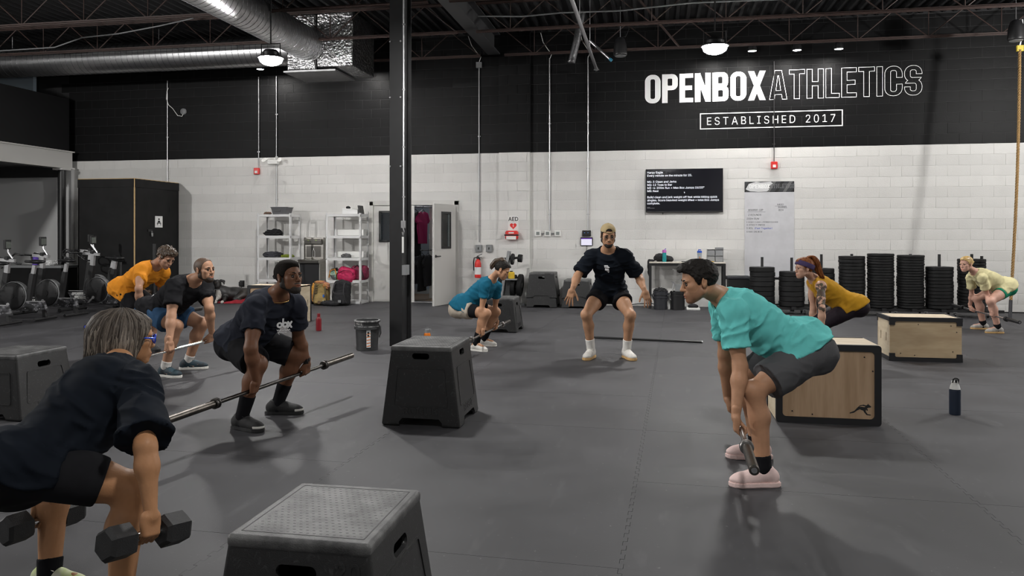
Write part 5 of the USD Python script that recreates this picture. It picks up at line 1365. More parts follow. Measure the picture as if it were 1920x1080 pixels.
for k in range(5): obj('warning_stripe', cyl_patch(extr(Polygon([(-.024, .01 + k * .038), (.024, .018 + k * .038), (.024, .028 + k * .038), (-.024, .020 + k * .038)]), .001), .1448, .045, math.radians(-62)), OR, lb, False)
for k in range(2): obj('warning_figure', cyl_patch(extr(Point(-.004, .150 + k * .035).buffer(.013), .001), .1448, .045, math.radians(-62)), MT0['ink'], lb, False)
t = thing('steel_bottle', 'red steel drinking bottle standing on the mats between plywood box and bucket', 'bottle', (-5.03, 11.02, 0))
obj('flask', lathe([(0, 0), (.038, 0), (.041, .008), (.041, .175), (.024, .205), (.022, .212), (0, .212)], 22), M('bottle_red', (.20, .006, .012), rough=.35), t, 40)
obj('cap', lathe([(0, .212), (.024, .212), (.024, .255), (.020, .262), (0, .263)], 18), '/World/Looks/bottle_red', t, 40)
t = thing('wide_bottle', 'orange wide-mouth bottle with grey lid peeking over the tall plastic box', 'bottle', (-2.92, 9.70, 0))
obj('flask', lathe([(0, 0), (.040, 0), (.045, .01), (.045, .15), (.036, .18), (0, .18)], 22), M('bottle_orange', (.75, .19, .01), rough=.35), t, 40)
obj('lid', lathe([(0, .18), (.036, .18), (.036, .220), (.030, .226), (0, .226)], 18), MT0['grey_plastic'], t, 40)
obj('loop', tube([(-.036, 0, .20), (-.045, 0, .228), (0, 0, .240), (.045, 0, .228), (.036, 0, .20)], .004, 6), MT0['grey_plastic'], t, True)
t = thing('insulated_bottle', 'navy insulated bottle with white cap standing alone on the mats at right', 'bottle', (2.385, 6.81, 0))
obj('flask', lathe([(0, 0), (.040, 0), (.0425, .006), (.0425, .195), (.038, .205), (0, .205)], 26), M('bottle_navy', (.012, .022, .045), rough=.42), t, 40)
obj('cap', lathe([(0, .205), (.040, .205), (.034, .232), (.026, .248), (.026, .268), (0, .270)], 22), MT0['white_plastic'], t, 40)
obj('carry_loop', tube([(-.02, -.012, .258), (-.020, -.02, .285), (-.008, -.022, .295), (.008, -.022, .295), (.020, -.02, .285), (.02, -.012, .258)], .006, 8), MT0['black_plastic'], t, True)
obj('spout', tube([(.0, -.02, .262), (0, -.03, .285)], .009, 8), MT0['black_plastic'], t)
t = thing('training_pole', 'thin black training pole lying on the mats behind the coach\'s legs', 'pole', (-.168, 10.74, .022))
A_ = np.array([-.80, .118, 0]); B_ = np.array([.779, -.118, 0])
obj('shaft', rod(A_, B_, .016, 12), MT0['black_plastic'], t); obj('end_cap', rod(B_, B_ + unit3(B_ - A_) * .012, .0165, 12), MT0['conduit'], t)

# ================================================================ the dog and its blanket
DOG = usdkit.material(stage, '/World/Looks/dog_coat', {'a': ('attribute', dict(attribute='tint')), 'tc': ('texture_coordinate', {}), 'n': ('noise_texture', dict(scale=220., detail=2.)), 'b': ('bump', dict(strength=.4, distance=.004)), 'p': ('principled_bsdf', dict(roughness=.42))}, [('a.color', 'p.base_color'), ('tc.object', 'n.vector'), ('n.fac', 'b.height'), ('b.normal', 'p.normal')], surface='p.BSDF')
t = thing('dog', 'black dog with a white chest lying on the floor against the wall, facing the room', 'dog', (-9.20, 15.34, 0), rz=12)
# x to the right (towards its rump), -y towards the viewer; head at left
pr = [(ell((.20, .08, .17), (.30, .15, .155)), 0), (ell((.45, .10, .155), (.19, .17, .145)), .05), (ell((-.02, .0, .19), (.17, .14, .17)), .06), (cone((-.05, -.04, .24), (-.10, -.10, .37), .095, .080), .04),
      (ell((-.10, -.13, .42), (.080, .090, .078)), .03), (cone((-.10, -.18, .395), (-.095, -.275, .355), .050, .036), .025), (ell((-.095, -.285, .352), (.036, .030, .030)), .012),
      (cone((-.09, -.10, .12), (-.06, -.30, .045), .060, .034), .03), (cone((-.06, -.30, .045), (-.03, -.40, .032), .034, .034), .015), (cone((.06, -.06, .12), (.10, -.26, .045), .060, .034), .03), (cone((.10, -.26, .045), (.09, -.36, .030), .033, .034), .015),
      (cone((.44, -.02, .15), (.30, -.14, .08), .105, .060), .03), (cone((.30, -.14, .08), (.44, -.19, .040), .050, .034), .02), (cone((.44, -.19, .04), (.32, -.22, .030), .032, .030), .015), (cone((.60, .12, .10), (.70, -.05, .03), .040, .018), .03), (cone((.70, -.05, .03), (.66, -.22, .022), .018, .010), .01)]
for s in (-1, 1): pr.append((cone((-.10 + s * .070, -.10, .475), (-.10 + s * .130, -.125, .455), .026, .030), .012)); pr.append((cone((-.10 + s * .128, -.125, .455), (-.10 + s * .138, -.150, .395), .026, .012), .01))
turn = Rot.from_euler('z', 20, degrees=True).as_matrix(); piv = np.array([-.10, -.10, 0])
hd_ = lambda p: (np.asarray(p) - piv) @ turn.T + piv
def turned(f):
    g = lambda P: f((P - piv) @ turn + piv)
    c = np.array([(x, y, z) for x in (f.lo[0], f.hi[0]) for y in (f.lo[1], f.hi[1]) for z in (f.lo[2], f.hi[2])]); c = hd_(c); g.lo = c.min(0); g.hi = c.max(0); return g
pr = [(turned(f), k) if (i in (4, 5, 6) or i > 15) else (f, k) for i, (f, k) in enumerate(pr)]
F = field_of(pr, .0095, .04); F.keep(lambda P: -P[:, 2])
m = F.mesh(1); P = m.vertices
tn = np.tile(np.array([.012, .011, .011]), (len(P), 1))
tn[P[:, 0] > .36] = (.018, .014, .012)
wt = ((P[:, 0] + .07) / .07) ** 2 + ((P[:, 2] - .17) / .12) ** 2 < 1
tn[wt & (P[:, 1] < -.10) & (P[:, 2] > .05)] = (.45, .43, .40)
tn[(P[:, 1] < -.345) & (P[:, 2] < .09)] = (.42, .40, .37)
bm = obj('body', m, DOG, t, True)
UsdGeom.PrimvarsAPI(bm).CreatePrimvar('tint', Sdf.ValueTypeNames.Color3fArray, 'vertex').Set(Vt.Vec3fArray.FromNumpy(tn.astype(np.float32)))
nose = trimesh.creation.icosphere(2, 1.); nose.vertices = hd_(nose.vertices * (.019, .014, .013) + (-.095, -.313, .366)); obj('nose', nose, M('dog_nose', (.008, .008, .009), rough=.2), t, True)
for s in (-1, 1):
    e = trimesh.creation.icosphere(2, .012); e.apply_translation(hd_((-.10 + s * .036, -.200, .437))); obj('eye', e, M('dog_eye', (.05, .022, .008), rough=.1) if s < 0 else '/World/Looks/dog_eye', t, True)
th_ = np.linspace(0, 2 * PI, 24); obj('collar', tube(np.column_stack([-.085 + .092 * np.cos(th_), -.085 + .07 * np.sin(th_) , .315 + .035 * np.sin(th_)]), .009, 6, False), MT0['grey_plastic'], t, True)
obj('leash', tube([(-.17, -.10, .33), (-.22, -.05, .30), (-.26, .05, .18), (-.27, .1, .02)], .010, 6), MT0['white_plastic'], t, True)
xs, ys = np.meshgrid(np.linspace(-.78, .55, 60), np.linspace(-.30, .30, 30), indexing='ij')
zz = .018 + .20 * meshkit.fbm(np.stack([xs * 5, ys * 5, 0 * xs], -1), 3, 2) * np.clip((xs + .30) * 2.2, .06, 1.2)
ed = np.minimum.reduce([xs + .78, .55 - xs, ys + .30, .30 - ys]); zz = np.where(ed < .03, .006, zz) + .0
sk = xs + .10 * np.sin(ys * 7); V = np.stack([sk, ys + .04 * np.sin(xs * 9), zz], -1).reshape(-1, 3)
idx = np.arange(60 * 30).reshape(60, 30); Fq = np.stack([idx[:-1, :-1], idx[1:, :-1], idx[1:, 1:], idx[:-1, 1:]], -1).reshape(-1, 4)
top = trimesh.Trimesh(V, np.vstack([Fq[:, [0, 1, 2]], Fq[:, [0, 2, 3]]]), process=False)
bot = top.copy(); bot.vertices[:, 2] = .001; bot.faces = bot.faces[:, ::-1]
bl = cat([top, bot]); bl.apply_translation((-8.66, 15.33, .0))
one('blanket', bl, MT0['fab_red'], 'crumpled dark red blanket on the floor beside the dog', 'blanket', smooth=True)

# ================================================================ exercise bikes
MT0['camo'] = usdkit.material(stage, '/World/Looks/camo_print', {'tc': ('texture_coordinate', {}), 'mp': ('mapping', dict(scale=(5., 5., 9.), rotation=(0, .7, 0))), 'n': ('noise_texture', dict(scale=1.8, detail=1.)), 'r': ('rgb_ramp', dict(interpolate=False, ramp=[(0., (.014, .014, .016)), (.46, (.05, .05, .056)), (.54, (.15, .15, .16)), (.62, (.022, .022, .025))])), 'p': ('principled_bsdf', dict(roughness=.45))}, [('tc.object', 'mp.vector'), ('mp.vector', 'n.vector'), ('n.fac', 'r.fac'), ('r.color', 'p.base_color')], surface='p.BSDF')
MT0['alu'] = M('bike_alu', (.50, .50, .51), rough=.35, metal=.7)


def bike(label, x, y, rz, seat_z=1.02, bar_z=1.12, word=True):
    t = thing('exercise_bike', label, 'exercise bike', (x, y, 0), rz=rz)          # forward is +x
    obj('monorail', hull([(a, b, c) for b in (-.035, .035) for a, c in ((-.62, .17), (.52, .17), (.60, .30), (-.55, .33))]), MT0['camo'], t)
    obj('top_strip', bx(-.55, .58, -.036, .036, .325, .335), MT0['alu'], t)
    obj('front_foot', cat([tube([(.56, -.30, .045), (.56, .30, .045)], .026, 10), bar((.54, 0, .18), (.56, 0, .05), .06, .05)]), MT0['steel_black'], t)
    obj('rear_foot', cat([tube([(-.58, -.26, .045), (-.58, .26, .045)], .026, 10), bar((-.56, 0, .18), (-.58, 0, .05), .06, .05)]), MT0['steel_black'], t)
    for s in (-1, 1):
        obj('foot_wheel', place(lathe([(0, -.012), (.036, -.012), (.036, .012), (0, .012)], 14), (.57, s * .31, .045), (1, 0, 0), (0, 0, 1), (0, -1, 0)), MT0['black_plastic'], t)
    fw = obj('flywheel_housing', place(lathe([(0, -.085), (.17, -.085), (.225, -.070), (.237, -.05), (.237, .05), (.225, .070), (.17, .085), (0, .085)], 36), (-.02, 0, .42), (1, 0, 0), (0, 0, 1), (0, -1, 0)), MT0['black_plastic'], t, 35)
    obj('flywheel_band', place(lathe([(.236, -.050), (.242, -.048), (.242, .048), (.236, .050)], 36), (-.02, 0, .42), (1, 0, 0), (0, 0, 1), (0, -1, 0)), MT0['grey_plastic'], fw, 35)
    obj('flywheel_hub', cat([place(lathe([(0, -.092), (.05, -.092), (.05, .092), (0, .092)], 18), (-.02, 0, .42), (1, 0, 0), (0, 0, 1), (0, -1, 0))] + [place(lathe([(0, -.088), (.007, -.088), (.007, .088), (0, .088)], 6), (-.02 + .2 * math.cos(a), 0, .42 + .2 * math.sin(a)), (1, 0, 0), (0, 0, 1), (0, -1, 0)) for a in np.arange(6) * PI / 3]), MT0['steel_black'], fw)
    obj('seat_post', bar((-.26, 0, .28), (-.35, 0, seat_z - .20), .065, .075), MT0['steel_black'], t)
    obj('seat_tube', bar((-.335, 0, seat_z - .30), (-.385, 0, seat_z - .06), .045, .055), MT0['alu'], t)
    sd = field_of([(ell((-.45, 0, seat_z), (.12, .085, .032)), 0), (cone((-.40, 0, seat_z), (-.22, 0, seat_z + .006), .030, .022), .03)], .009, .03).mesh(1)
    obj('saddle', sd, MT0['black_plastic'], t, True)
    obj('head_post', bar((.22, 0, .28), (.125, 0, bar_z - .24), .075, .090), MT0['steel_black'], t)
    obj('head_tube', bar((.13, 0, bar_z - .26), (.11, 0, bar_z - .04), .055, .070), MT0['alu'], t)
    obj('stem', bar((-.02, 0, bar_z - .035), (.34, 0, bar_z - .010), .045, .050), MT0['alu'], t)
    obj('clamp_knob', place(lathe([(0, -.055), (.030, -.055), (.030, .055), (0, .055)], 12), (.11, 0, bar_z + .01), (1, 0, 0), (0, 0, 1), (0, -1, 0)), MT0['black_plastic'], t)
    for s in (-1, 1):
        obj('handlebar', tube([(.34, 0, bar_z - .01), (.37, s * .15, bar_z), (.38, s * .20, bar_z - .005), (.50, s * .215, bar_z + .02), (.57, s * .215, bar_z - .03), (.56, s * .21, bar_z - .11), (.46, s * .205, bar_z - .16), (.38, s * .205, bar_z - .16)], .0165, 8), MT0['black_plastic'], t, True)
    obj('monitor_arm', tube([(.02, 0, bar_z), (.10, 0, bar_z + .10), (.14, 0, bar_z + .22)], .016, 8), MT0['alu'], t)
    mo = obj('monitor', rbox(.10, .14, -.07, .07, bar_z + .16, bar_z + .32, .01), MT0['black_plastic'], t)
    obj('monitor_face', bx(.096, .101, -.055, .055, bar_z + .18, bar_z + .29), M('lcd', (.10, .11, .10), rough=.2) if not stage.GetPrimAtPath('/World/Looks/lcd') else '/World/Looks/lcd', mo)
    for s in (-1, 1):
        cr = obj('crank', cat([bar((-.02 + .06, s * .085, .28), (-.02 + .06 + s * .12, s * .085, .28 - s * .11), .018, .026), tube([(.04, s * .03, .28), (.04, s * .09, .28)], .030, 12)]), MT0['alu'], t)
        obj('pedal', rbox(.04 + s * .12 - .05, .04 + s * .12 + .05, min(s * .10, s * .18), max(s * .10, s * .18), .28 - s * .11 - .014, .28 - s * .11 + .014, .006), MT0['black_plastic'], cr)
    for k in range(8):
        for s in (-1, 1): obj('bolt', tube([(-.5 + k * .13, s * .034, .21 + .07 * (k % 2)), (-.5 + k * .13, s * .040, .21 + .07 * (k % 2))], .008, 6), MT0['alu'], t)
    if word:
        x_ = -.02
        for s in (1, -1):
            xx = 0; g = []
            for ch in 'OPENBOX':
                g.append(affinity.translate(glyph(ch, .032, .055, .011), xx, 0)); xx += .037
            m = extr(unary_union(g), .002)
            obj('brand_word', place(m, (.50 if s > 0 else .24, s * .0375, .245), (-s, 0, 0), (0, 0, 1), (0, s, 0)), MT0['white_plastic'], t)
    return t


bike('exercise bike with camouflage rail in front of the cabinet, nearest the orange man', -10.34, 12.93, 177)
bike('exercise bike farthest back, right before the front of the black cabinet', -11.05, 13.75, 182, 1.0, 1.15)
bike('exercise bike with the tallest monitor, in front of the round steel post', -10.70, 12.12, 178, 1.0, 1.10)
bike('second exercise bike from the left edge, its flywheel facing the room', -10.72, 11.38, 184, 1.0, 1.05)
bike('exercise bike cut off by the left edge of the picture', -10.70, 10.60, 186, 1.0, 1.02)
t = thing('storage_box', 'dark grey storage chest behind the exercise bikes under the mezzanine', 'chest', (-13.05, 14.75, 0))
obj('body', rbox(-.75, .55, -.25, .25, 0, .74, .012), MT0['ply_black'], t); obj('lid', rbox(-.77, .57, -.27, .27, .74, .80, .012), MT0['grey_plastic'], t)
t = thing('cleaning_bottle', 'purple cleaning bottle standing on the dark chest behind the bikes', 'bottle', (-13.30, 14.70, .80))
obj('flask', lathe([(0, 0), (.06, 0), (.06, .16), (.025, .20), (0, .20)], 18), M('bottle_purple', (.12, .06, .42), rough=.4), t, 40); obj('nozzle', cat([lathe([(0, .20), (.02, .20), (.02, .25), (0, .25)], 10), bar((-.02, 0, .26), (.06, 0, .26), .025, .03)]), MT0['white_plastic'], t)
blob('crumpled white cloths lying on the dark chest behind the bikes', 'cleaning_cloth', (-12.95, 14.68, .80), (.16, .12, .06), MT0['paper'], 'cloth', 7, .5, 4)

# ================================================================ people
def unit(v):
    v = np.asarray(v, float)
    return v / (np.linalg.norm(v) + 1e-12)


def union(ms):
    try:
        r = man(ms[0])
        for m in ms[1:]:
            k = man(m)
            if k.is_empty() or k.volume() <= 0: raise ValueError
            r = r + k
        if r.is_empty(): raise ValueError
        return tri(r)
    except Exception:
        print('joined without union'); return cat(ms)


FING = [(.088, .031, (.040, .026, .022), .0090), (.093, .010, (.045, .029, .023), .0092), (.090, -.011, (.042, .027, .023), .0088), (.081, -.030, (.032, .021, .020), .0078)]


def hand_field(pose, h=.0032, nail=False):
    pr = [(rbx((.048, 0, 0), (.046, .040, .0145), .0135), .0), (cone((-.035, 0, 0), (.012, 0, 0), .0245, .026), .022),
          (ell((.034, .027, -.010), (.036, .020, .018), Rot.from_euler('z', 25, degrees=True).as_matrix()), .012), (ell((.035, -.028, -.008), (.036, .014, .016)), .01)]
    for i, (x, y, L, r) in enumerate(FING):
        if pose == 'grip':
            rg, cx, cz = .014 + r, .088, -.030
            th = [PI / 2]; pts = [np.array([x - .012, y, -.004])]
            a0 = 1.35
            pts.append(np.array([cx + rg * math.cos(a0), y * .97, cz + rg * math.sin(a0)])); a = a0
            for seg in L:
                a -= seg / rg * .86
                pts.append(np.array([cx + rg * math.cos(a) * 1.06, y * .95, cz + rg * math.sin(a) * 1.06]))
        else:
            sp = (.30, .09, -.10, -.33)[i]; fl = .14 + .05 * i
            pts = [np.array([x - .015, y, 0]), np.array([x, y, 0])]; d = 0.
            for seg in L:
                d += fl
                pts.append(pts[-1] + seg * np.array([math.cos(sp) * math.cos(d), math.sin(sp) * math.cos(d), -math.sin(d)]))
        rr = [r * 1.1, r * 1.08, r, r * .93, r * .80]
        F1 = [cone(pts[j], pts[j + 1], rr[j], rr[j + 1]) for j in range(4)]
        pr += [(F1[0], .006), (F1[1], .004), (F1[2], .003), (F1[3], .003)]
    tp = [(.022, .030, -.008), (.052, .046, -.026), (.080, .036, -.053), (.103, .020, -.058)] if pose == 'grip' else [(.020, .030, -.006), (.048, .060, -.014), (.072, .080, -.018), (.094, .093, -.018)]
    for j, (ra, rb) in enumerate(((.015, .0125), (.0115, .0105), (.0105, .0085))):
        pr.append((cone(tp[j], tp[j + 1], ra, rb), .008 if j == 0 else .003))
    return field_of(pr, h, .02).mesh(1)


HANDS = {'grip': hand_field('grip'), 'open': hand_field('open')}


def head_field(fem, neck_c, h=.0042, jaw=1.0):
    w = .93 if fem else 1.0
    A = []
    a = lambda f, k=.02: A.append((f, k))
    a(ell((-.014, 0, .032), (.098, .075, .086)), 0)
    a(ell((.030, 0, .030), (.060, .062, .070)), .02)
    a(ell((.034, 0, -.030), (.056, .056 * w, .080)), .025)
    for y in (-1, 1):
        a(cone((.004, y * .052 * w * jaw, -.058), (.066, y * .016, -.100), .022, .017), .025)
        a(ell((.060, y * .044, -.018), (.026, .022, .020)), .02)
        a(ell((.050, y * .037, -.052), (.032, .023, .040)), .02)
        a(ell((.078, y * .030, .021), (.018, .026, .010), Rot.from_euler('x', -y * 8, degrees=True).as_matrix()), .012)
    a(ell((.082, 0, -.102 if not fem else -.098), (.017, .020 * w, .016)), .018)
    a(ell((.058, 0, -.075), (.038, .040 * w, .034)), .02)
    a(ell((.084, 0, -.062), (.017, .030, .022)), .015)
    F = field_of(A, h, .06)
    nl = 1.0 if not fem else .88
    F.add(cone((.088, 0, .012), (.107 * (.5 + .5 * nl) + .004, 0, -.030), .0085, .0105), .010)
    F.add(ell((.110 * (.6 + .4 * nl) - .002, 0, -.034), (.013, .0125, .0105)), .008)
    for y in (-1, 1):
        F.sub(ell((.0995, y * .032, .000), (.015, .0175, .0105)), .012)
        F.add(ell((.098, y * .0125, -.036), (.012, .0085, .0085)), .006)
        F.add(ell((.076, y * .032, .001), (.0145, .0150, .0128)), .004)
        F.sub(ell((.107, y * .006, -.0435), (.006, .0035, .004)), .003)
        Re = Rot.from_euler('zy', [y * 22, -10], degrees=True).as_matrix()
        F.add(ell((-.010, y * .078, -.004), (.019, .0085, .032), Re), .006)
        F.sub(ell((-.006, y * .087, .000), (.010, .006, .019), Re), .005)
        F.add(ell((-.004, y * .076, -.030), (.010, .006, .009), Re), .005)
    F.add(ell((.0965, 0, -.0665), (.0100, .0230, .0055)), .006)
    F.add(ell((.0950, 0, -.0780), (.0105, .0195, .0065)), .006)
    F.sub(ell((.1080, 0, -.0720), (.0100, .0220, .0016)), .004)
    n = np.asarray(neck_c, float)
    F.add(cone((-.030, 0, -.050), np.array([-.030, 0, -.05]) * .25 + n * .75, .054 * (.88 if fem else 1), .056 * (.88 if fem else 1)), .022)
    return F.mesh(1)


SHIRTS = {}
HX = [-.13, -.10, -.08, -.055, -.03, -.012, .004, .014, .030, .046, .060, .078, .10, .14]
HAIRLINE = {'man': [-.070, -.070, -.068, -.062, -.030, .012, .012, -.018, -.010, .035, .052, .066, .070, .07],
            'recede': [-.070, -.070, -.068, -.062, -.030, .012, .012, -.020, -.012, .050, .082, .10, .13, .13],
            'back': [-.060, -.060, -.058, -.050, -.028, .014, .014, -.004, .020, .045, .060, .074, .080, .08]}


def hair_field(kind, thick, top, line='man', seed=1, amp=.006, freq=70, h=.0045, fwd=0.0):
    A = [(ell((-.014, 0, .034), (.098 + thick, .075 + thick, .086 + thick)), 0), (ell((.028, 0, .034), (.060 + thick * .8, .062 + thick, .070 + thick)), .02)]
    if top: A += [(ell((.012 + fwd, 0, .085), (.080, .060, .032 + top)), .025)]
    if fwd: A += [(ell((.070 + fwd * .5, 0, .088), (.030, .052, .022 + top * .6)), .02)]
    F = field_of(A, h, .04)
    F.keep(lambda P: (np.interp(P[:, 0], HX, HAIRLINE[line]) - P[:, 2]) * .7)
    F.keep(lambda P: .010 - np.sqrt(np.maximum(ell((-.014, 0, .032), (.098, .075, .086))(P) + .02, 0)) * .0 - 1)
    m = F.mesh(1)
    if amp:
        P = m.vertices * freq
        d = (meshkit.fbm(P, 3, seed) - .5) * 2 * amp * (m.vertices[:, 2] > -.02)
        m.vertices = m.vertices + m.vertex_normals * d[:, None]
    return m


def shoe_meshes(sc=1.0, high=0.0, wide=1.0):
    pr = [(ell((-.045, 0, .052), (.048, .036 * wide, .050)), 0), (cone((-.02, 0, .072), (.055, 0, .062), .040, .036), .02), (cone((.04, 0, .060), (.13, 0, .040), .036, .030 * wide), .02),
          (ell((.125, .004, .038), (.066, .045 * wide, .030)), .025), (ell((.06, 0, .045), (.10, .039 * wide, .036)), .02), (cone((-.012, 0, .075), (-.014, 0, .100 + high), .042, .040), .02)]
    F = field_of(pr, .005, .02)
    F.keep(lambda P: .016 - P[:, 2])
    F.keep(lambda P: P[:, 2] - (.112 + high) - .0 * P[:, 0])
    F.sub(cone((-.010, 0, .104 + high), (-.012, 0, .16 + high), .033, .036), .006)
    up = F.mesh(1)
    t = np.linspace(0, 1, 25)
    xs = -.094 + .285 * t
    ww = np.interp(t, [0, .06, .2, .4, .62, .8, .92, .98, 1], [.012, .028, .036, .035, .045, .047, .036, .018, .004]) * wide
    poly = Polygon(np.vstack([np.column_stack([xs, ww + .003]), np.column_stack([xs, -ww + .003])[::-1]])).buffer(.004)
    sole = cat([extr(poly, .018, .006), extr(poly.buffer(-.005), .008, 0), extr(poly.buffer(-.004), .004, .024)])
    lac = []
    for i in range(5):
        x = .038 + i * .019; z = .100 - i * .0085
        lac.append(tube([(x - .004, -.026, z - .014), (x, -.014, z - .002), (x + .002, .0, z + .001), (x, .014, z - .002), (x - .004, .026, z - .014)], .0028, 5))
    lac.append(tube([(.032, 0, .103), (.022, .018, .112), (.03, .035, .105), (.045, .028, .098)], .0025, 5))
    lac.append(tube([(.032, 0, .103), (.022, -.018, .112), (.03, -.035, .105), (.045, -.03, .097)], .0025, 5))
    out = [up, sole, cat(lac)]
    for m in out: m.vertices = m.vertices * sc
    return out


SHOE = shoe_meshes()
SKINS = {}


def skin_mat(name, col):
    if name not in SKINS:
        tc = M('skin_' + name, col, rough=.52, spec=.3, var=.14, scale=14, tint=True, bump=.05, bscale=180)
        SKINS[name] = tc
    return SKINS[name]


def body_prims(X, h, g, fem, inf=0.0):
    """Distance prims of trunk, arms and legs; inf swells them for clothes. Returns dict of lists."""
    sc = h / 1.76
    s = unit(X['neck'] - X['pel']); l = X['sL'] - X['sR']; l = unit(l - s * (l @ s)); f = np.cross(l, s)
    lh = X['hL'] - X['hR']; lh = unit(lh - s * (lh @ s)); fh = np.cross(lh, s)
    R = np.column_stack([f, l, s]); Rh = np.column_stack([fh, lh, s])
    L = np.linalg.norm(X['neck'] - X['pel'])
    G = sc * g
    T, A, Lg = [], [], []
    e = lambda c, r, k=.03, RR=R: T.append((ell(c, np.array(r) * G + inf, RR), k))
    e(X['pel'] + s * .03 * sc, (.108, .158 if not fem else .165, .115), .04, Rh)
    e(X['pel'] + s * .40 * L, (.104, .140 if not fem else .122, .150), .05)
    e(X['pel'] + s * .64 * L + f * .008, (.118 if not fem else .104, .152 if not fem else .132, .165), .05)
    e(X['neck'] - s * .115 * sc + f * .012, (.104 if not fem else .094, .165 if not fem else .145, .115), .05)
    if fem:
        for q in (-1, 1): e(X['neck'] - s * .20 * sc + f * .085 * sc + l * q * .068 * sc, (.062, .064, .066), .03)
    else:
        for q in (-1, 1): e(X['neck'] - s * .165 * sc + f * .070 * sc + l * q * .075 * sc, (.045, .080, .065), .03)
    up = unit(X['head'] - X['neck'])
    fa = .83 if fem else 1.0
    out = {'s': s, 'l': l, 'f': f, 'L': L, 'T': T, 'G': G, 'sc': sc, 'up': up}
    for q, n in ((1, 'L'), (-1, 'R')):
        S, Eb, W = X['s' + n], X['e' + n], X['w' + n]
        T.append((cone(X['neck'] - s * .045 * sc + l * q * .05 * sc, S - s * .0, .062 * G * fa + inf, .056 * G * fa + inf), .04))
        T.append((cone(X['neck'] + up * .035 * sc, S * .55 + X['neck'] * .45 + s * .012, .048 * G * fa + inf * .6, .040 * G * fa + inf), .04))
        T.append((ell(S, np.array((.064, .064, .070)) * G * fa + inf), .035))
        H, K, An = X['h' + n], X['k' + n], X['a' + n]
        td = unit(K - H); bd = unit(-(s + td) - f * .35)
        T.append((ell(H + bd * .062 * sc - lh * q * .012, np.array((.108, .104, .112)) * G + inf, np.column_stack([bd, np.cross(unit(np.cross(bd, lh)), bd), unit(np.cross(bd, lh))])), .05))
        d = unit(Eb - S); A_ = []
        A_.append((cone(S, Eb, .053 * G * fa + inf, .041 * G * fa + inf), .03))
        A_.append((ell(S * .52 + Eb * .48 + f * .008, np.array((.052, .048, .085)) * G * fa + inf, np.column_stack(frame_of(d, f))), .03))
        if inf == 0:
            m = Eb * .70 + W * .30
            A_.append((cone(Eb, m, .042 * G * fa, .043 * G * fa), .025)); A_.append((cone(m, W, .043 * G * fa, .0265 * (.9 if fem else 1.0) * sc), .03))
        out['A' + n] = A_
        sd = unit(An - K); bk = unit(-td + sd * (td @ sd) * 1.0)        # towards the calf
        kf = unit(td - sd)                                             # towards the kneecap
        Lg_ = [(cone(H, K, .092 * G + inf, .057 * G + inf), .03), (ell(H * .55 + K * .45 + kf * .012, np.array((.078, .074, .15)) * G + inf, np.column_stack(frame_of(td, f))), .04)]
        out['thigh' + n] = (H, td, np.linalg.norm(K - H)); out['bk' + n] = bk
        if inf == 0:
            m = K * .66 + An * .34 + bk * .022
            Lg_ += [(ell(K + kf * .018, np.array((.045, .047, .050)) * G), .025), (cone(K + bk * .006, m, .052 * G, .054 * G), .03), (cone(m, An, .052 * G, .036 * sc), .04), (cone(K, An, .046 * G, .034 * sc), .03)]
            T_ = X['t' + n]; fd = unit((T_ - An) * (1, 1, 0))
            Lg_ += [(cone(An - (0, 0, .03 * sc), An * .25 + T_ * .75, .034 * sc, .024 * sc), .02), (ell(An - (0, 0, .045) - fd * .03, (.036, .034, .036)), .02)]
        out['Lg' + n] = Lg_
    return out


def to_world(m, o, R, sc=1.0):
    m = m.copy(); m.vertices = (m.vertices * sc) @ np.asarray(R).T + o
    if np.linalg.det(R) < 0: m.faces = m.faces[:, ::-1]
    return m


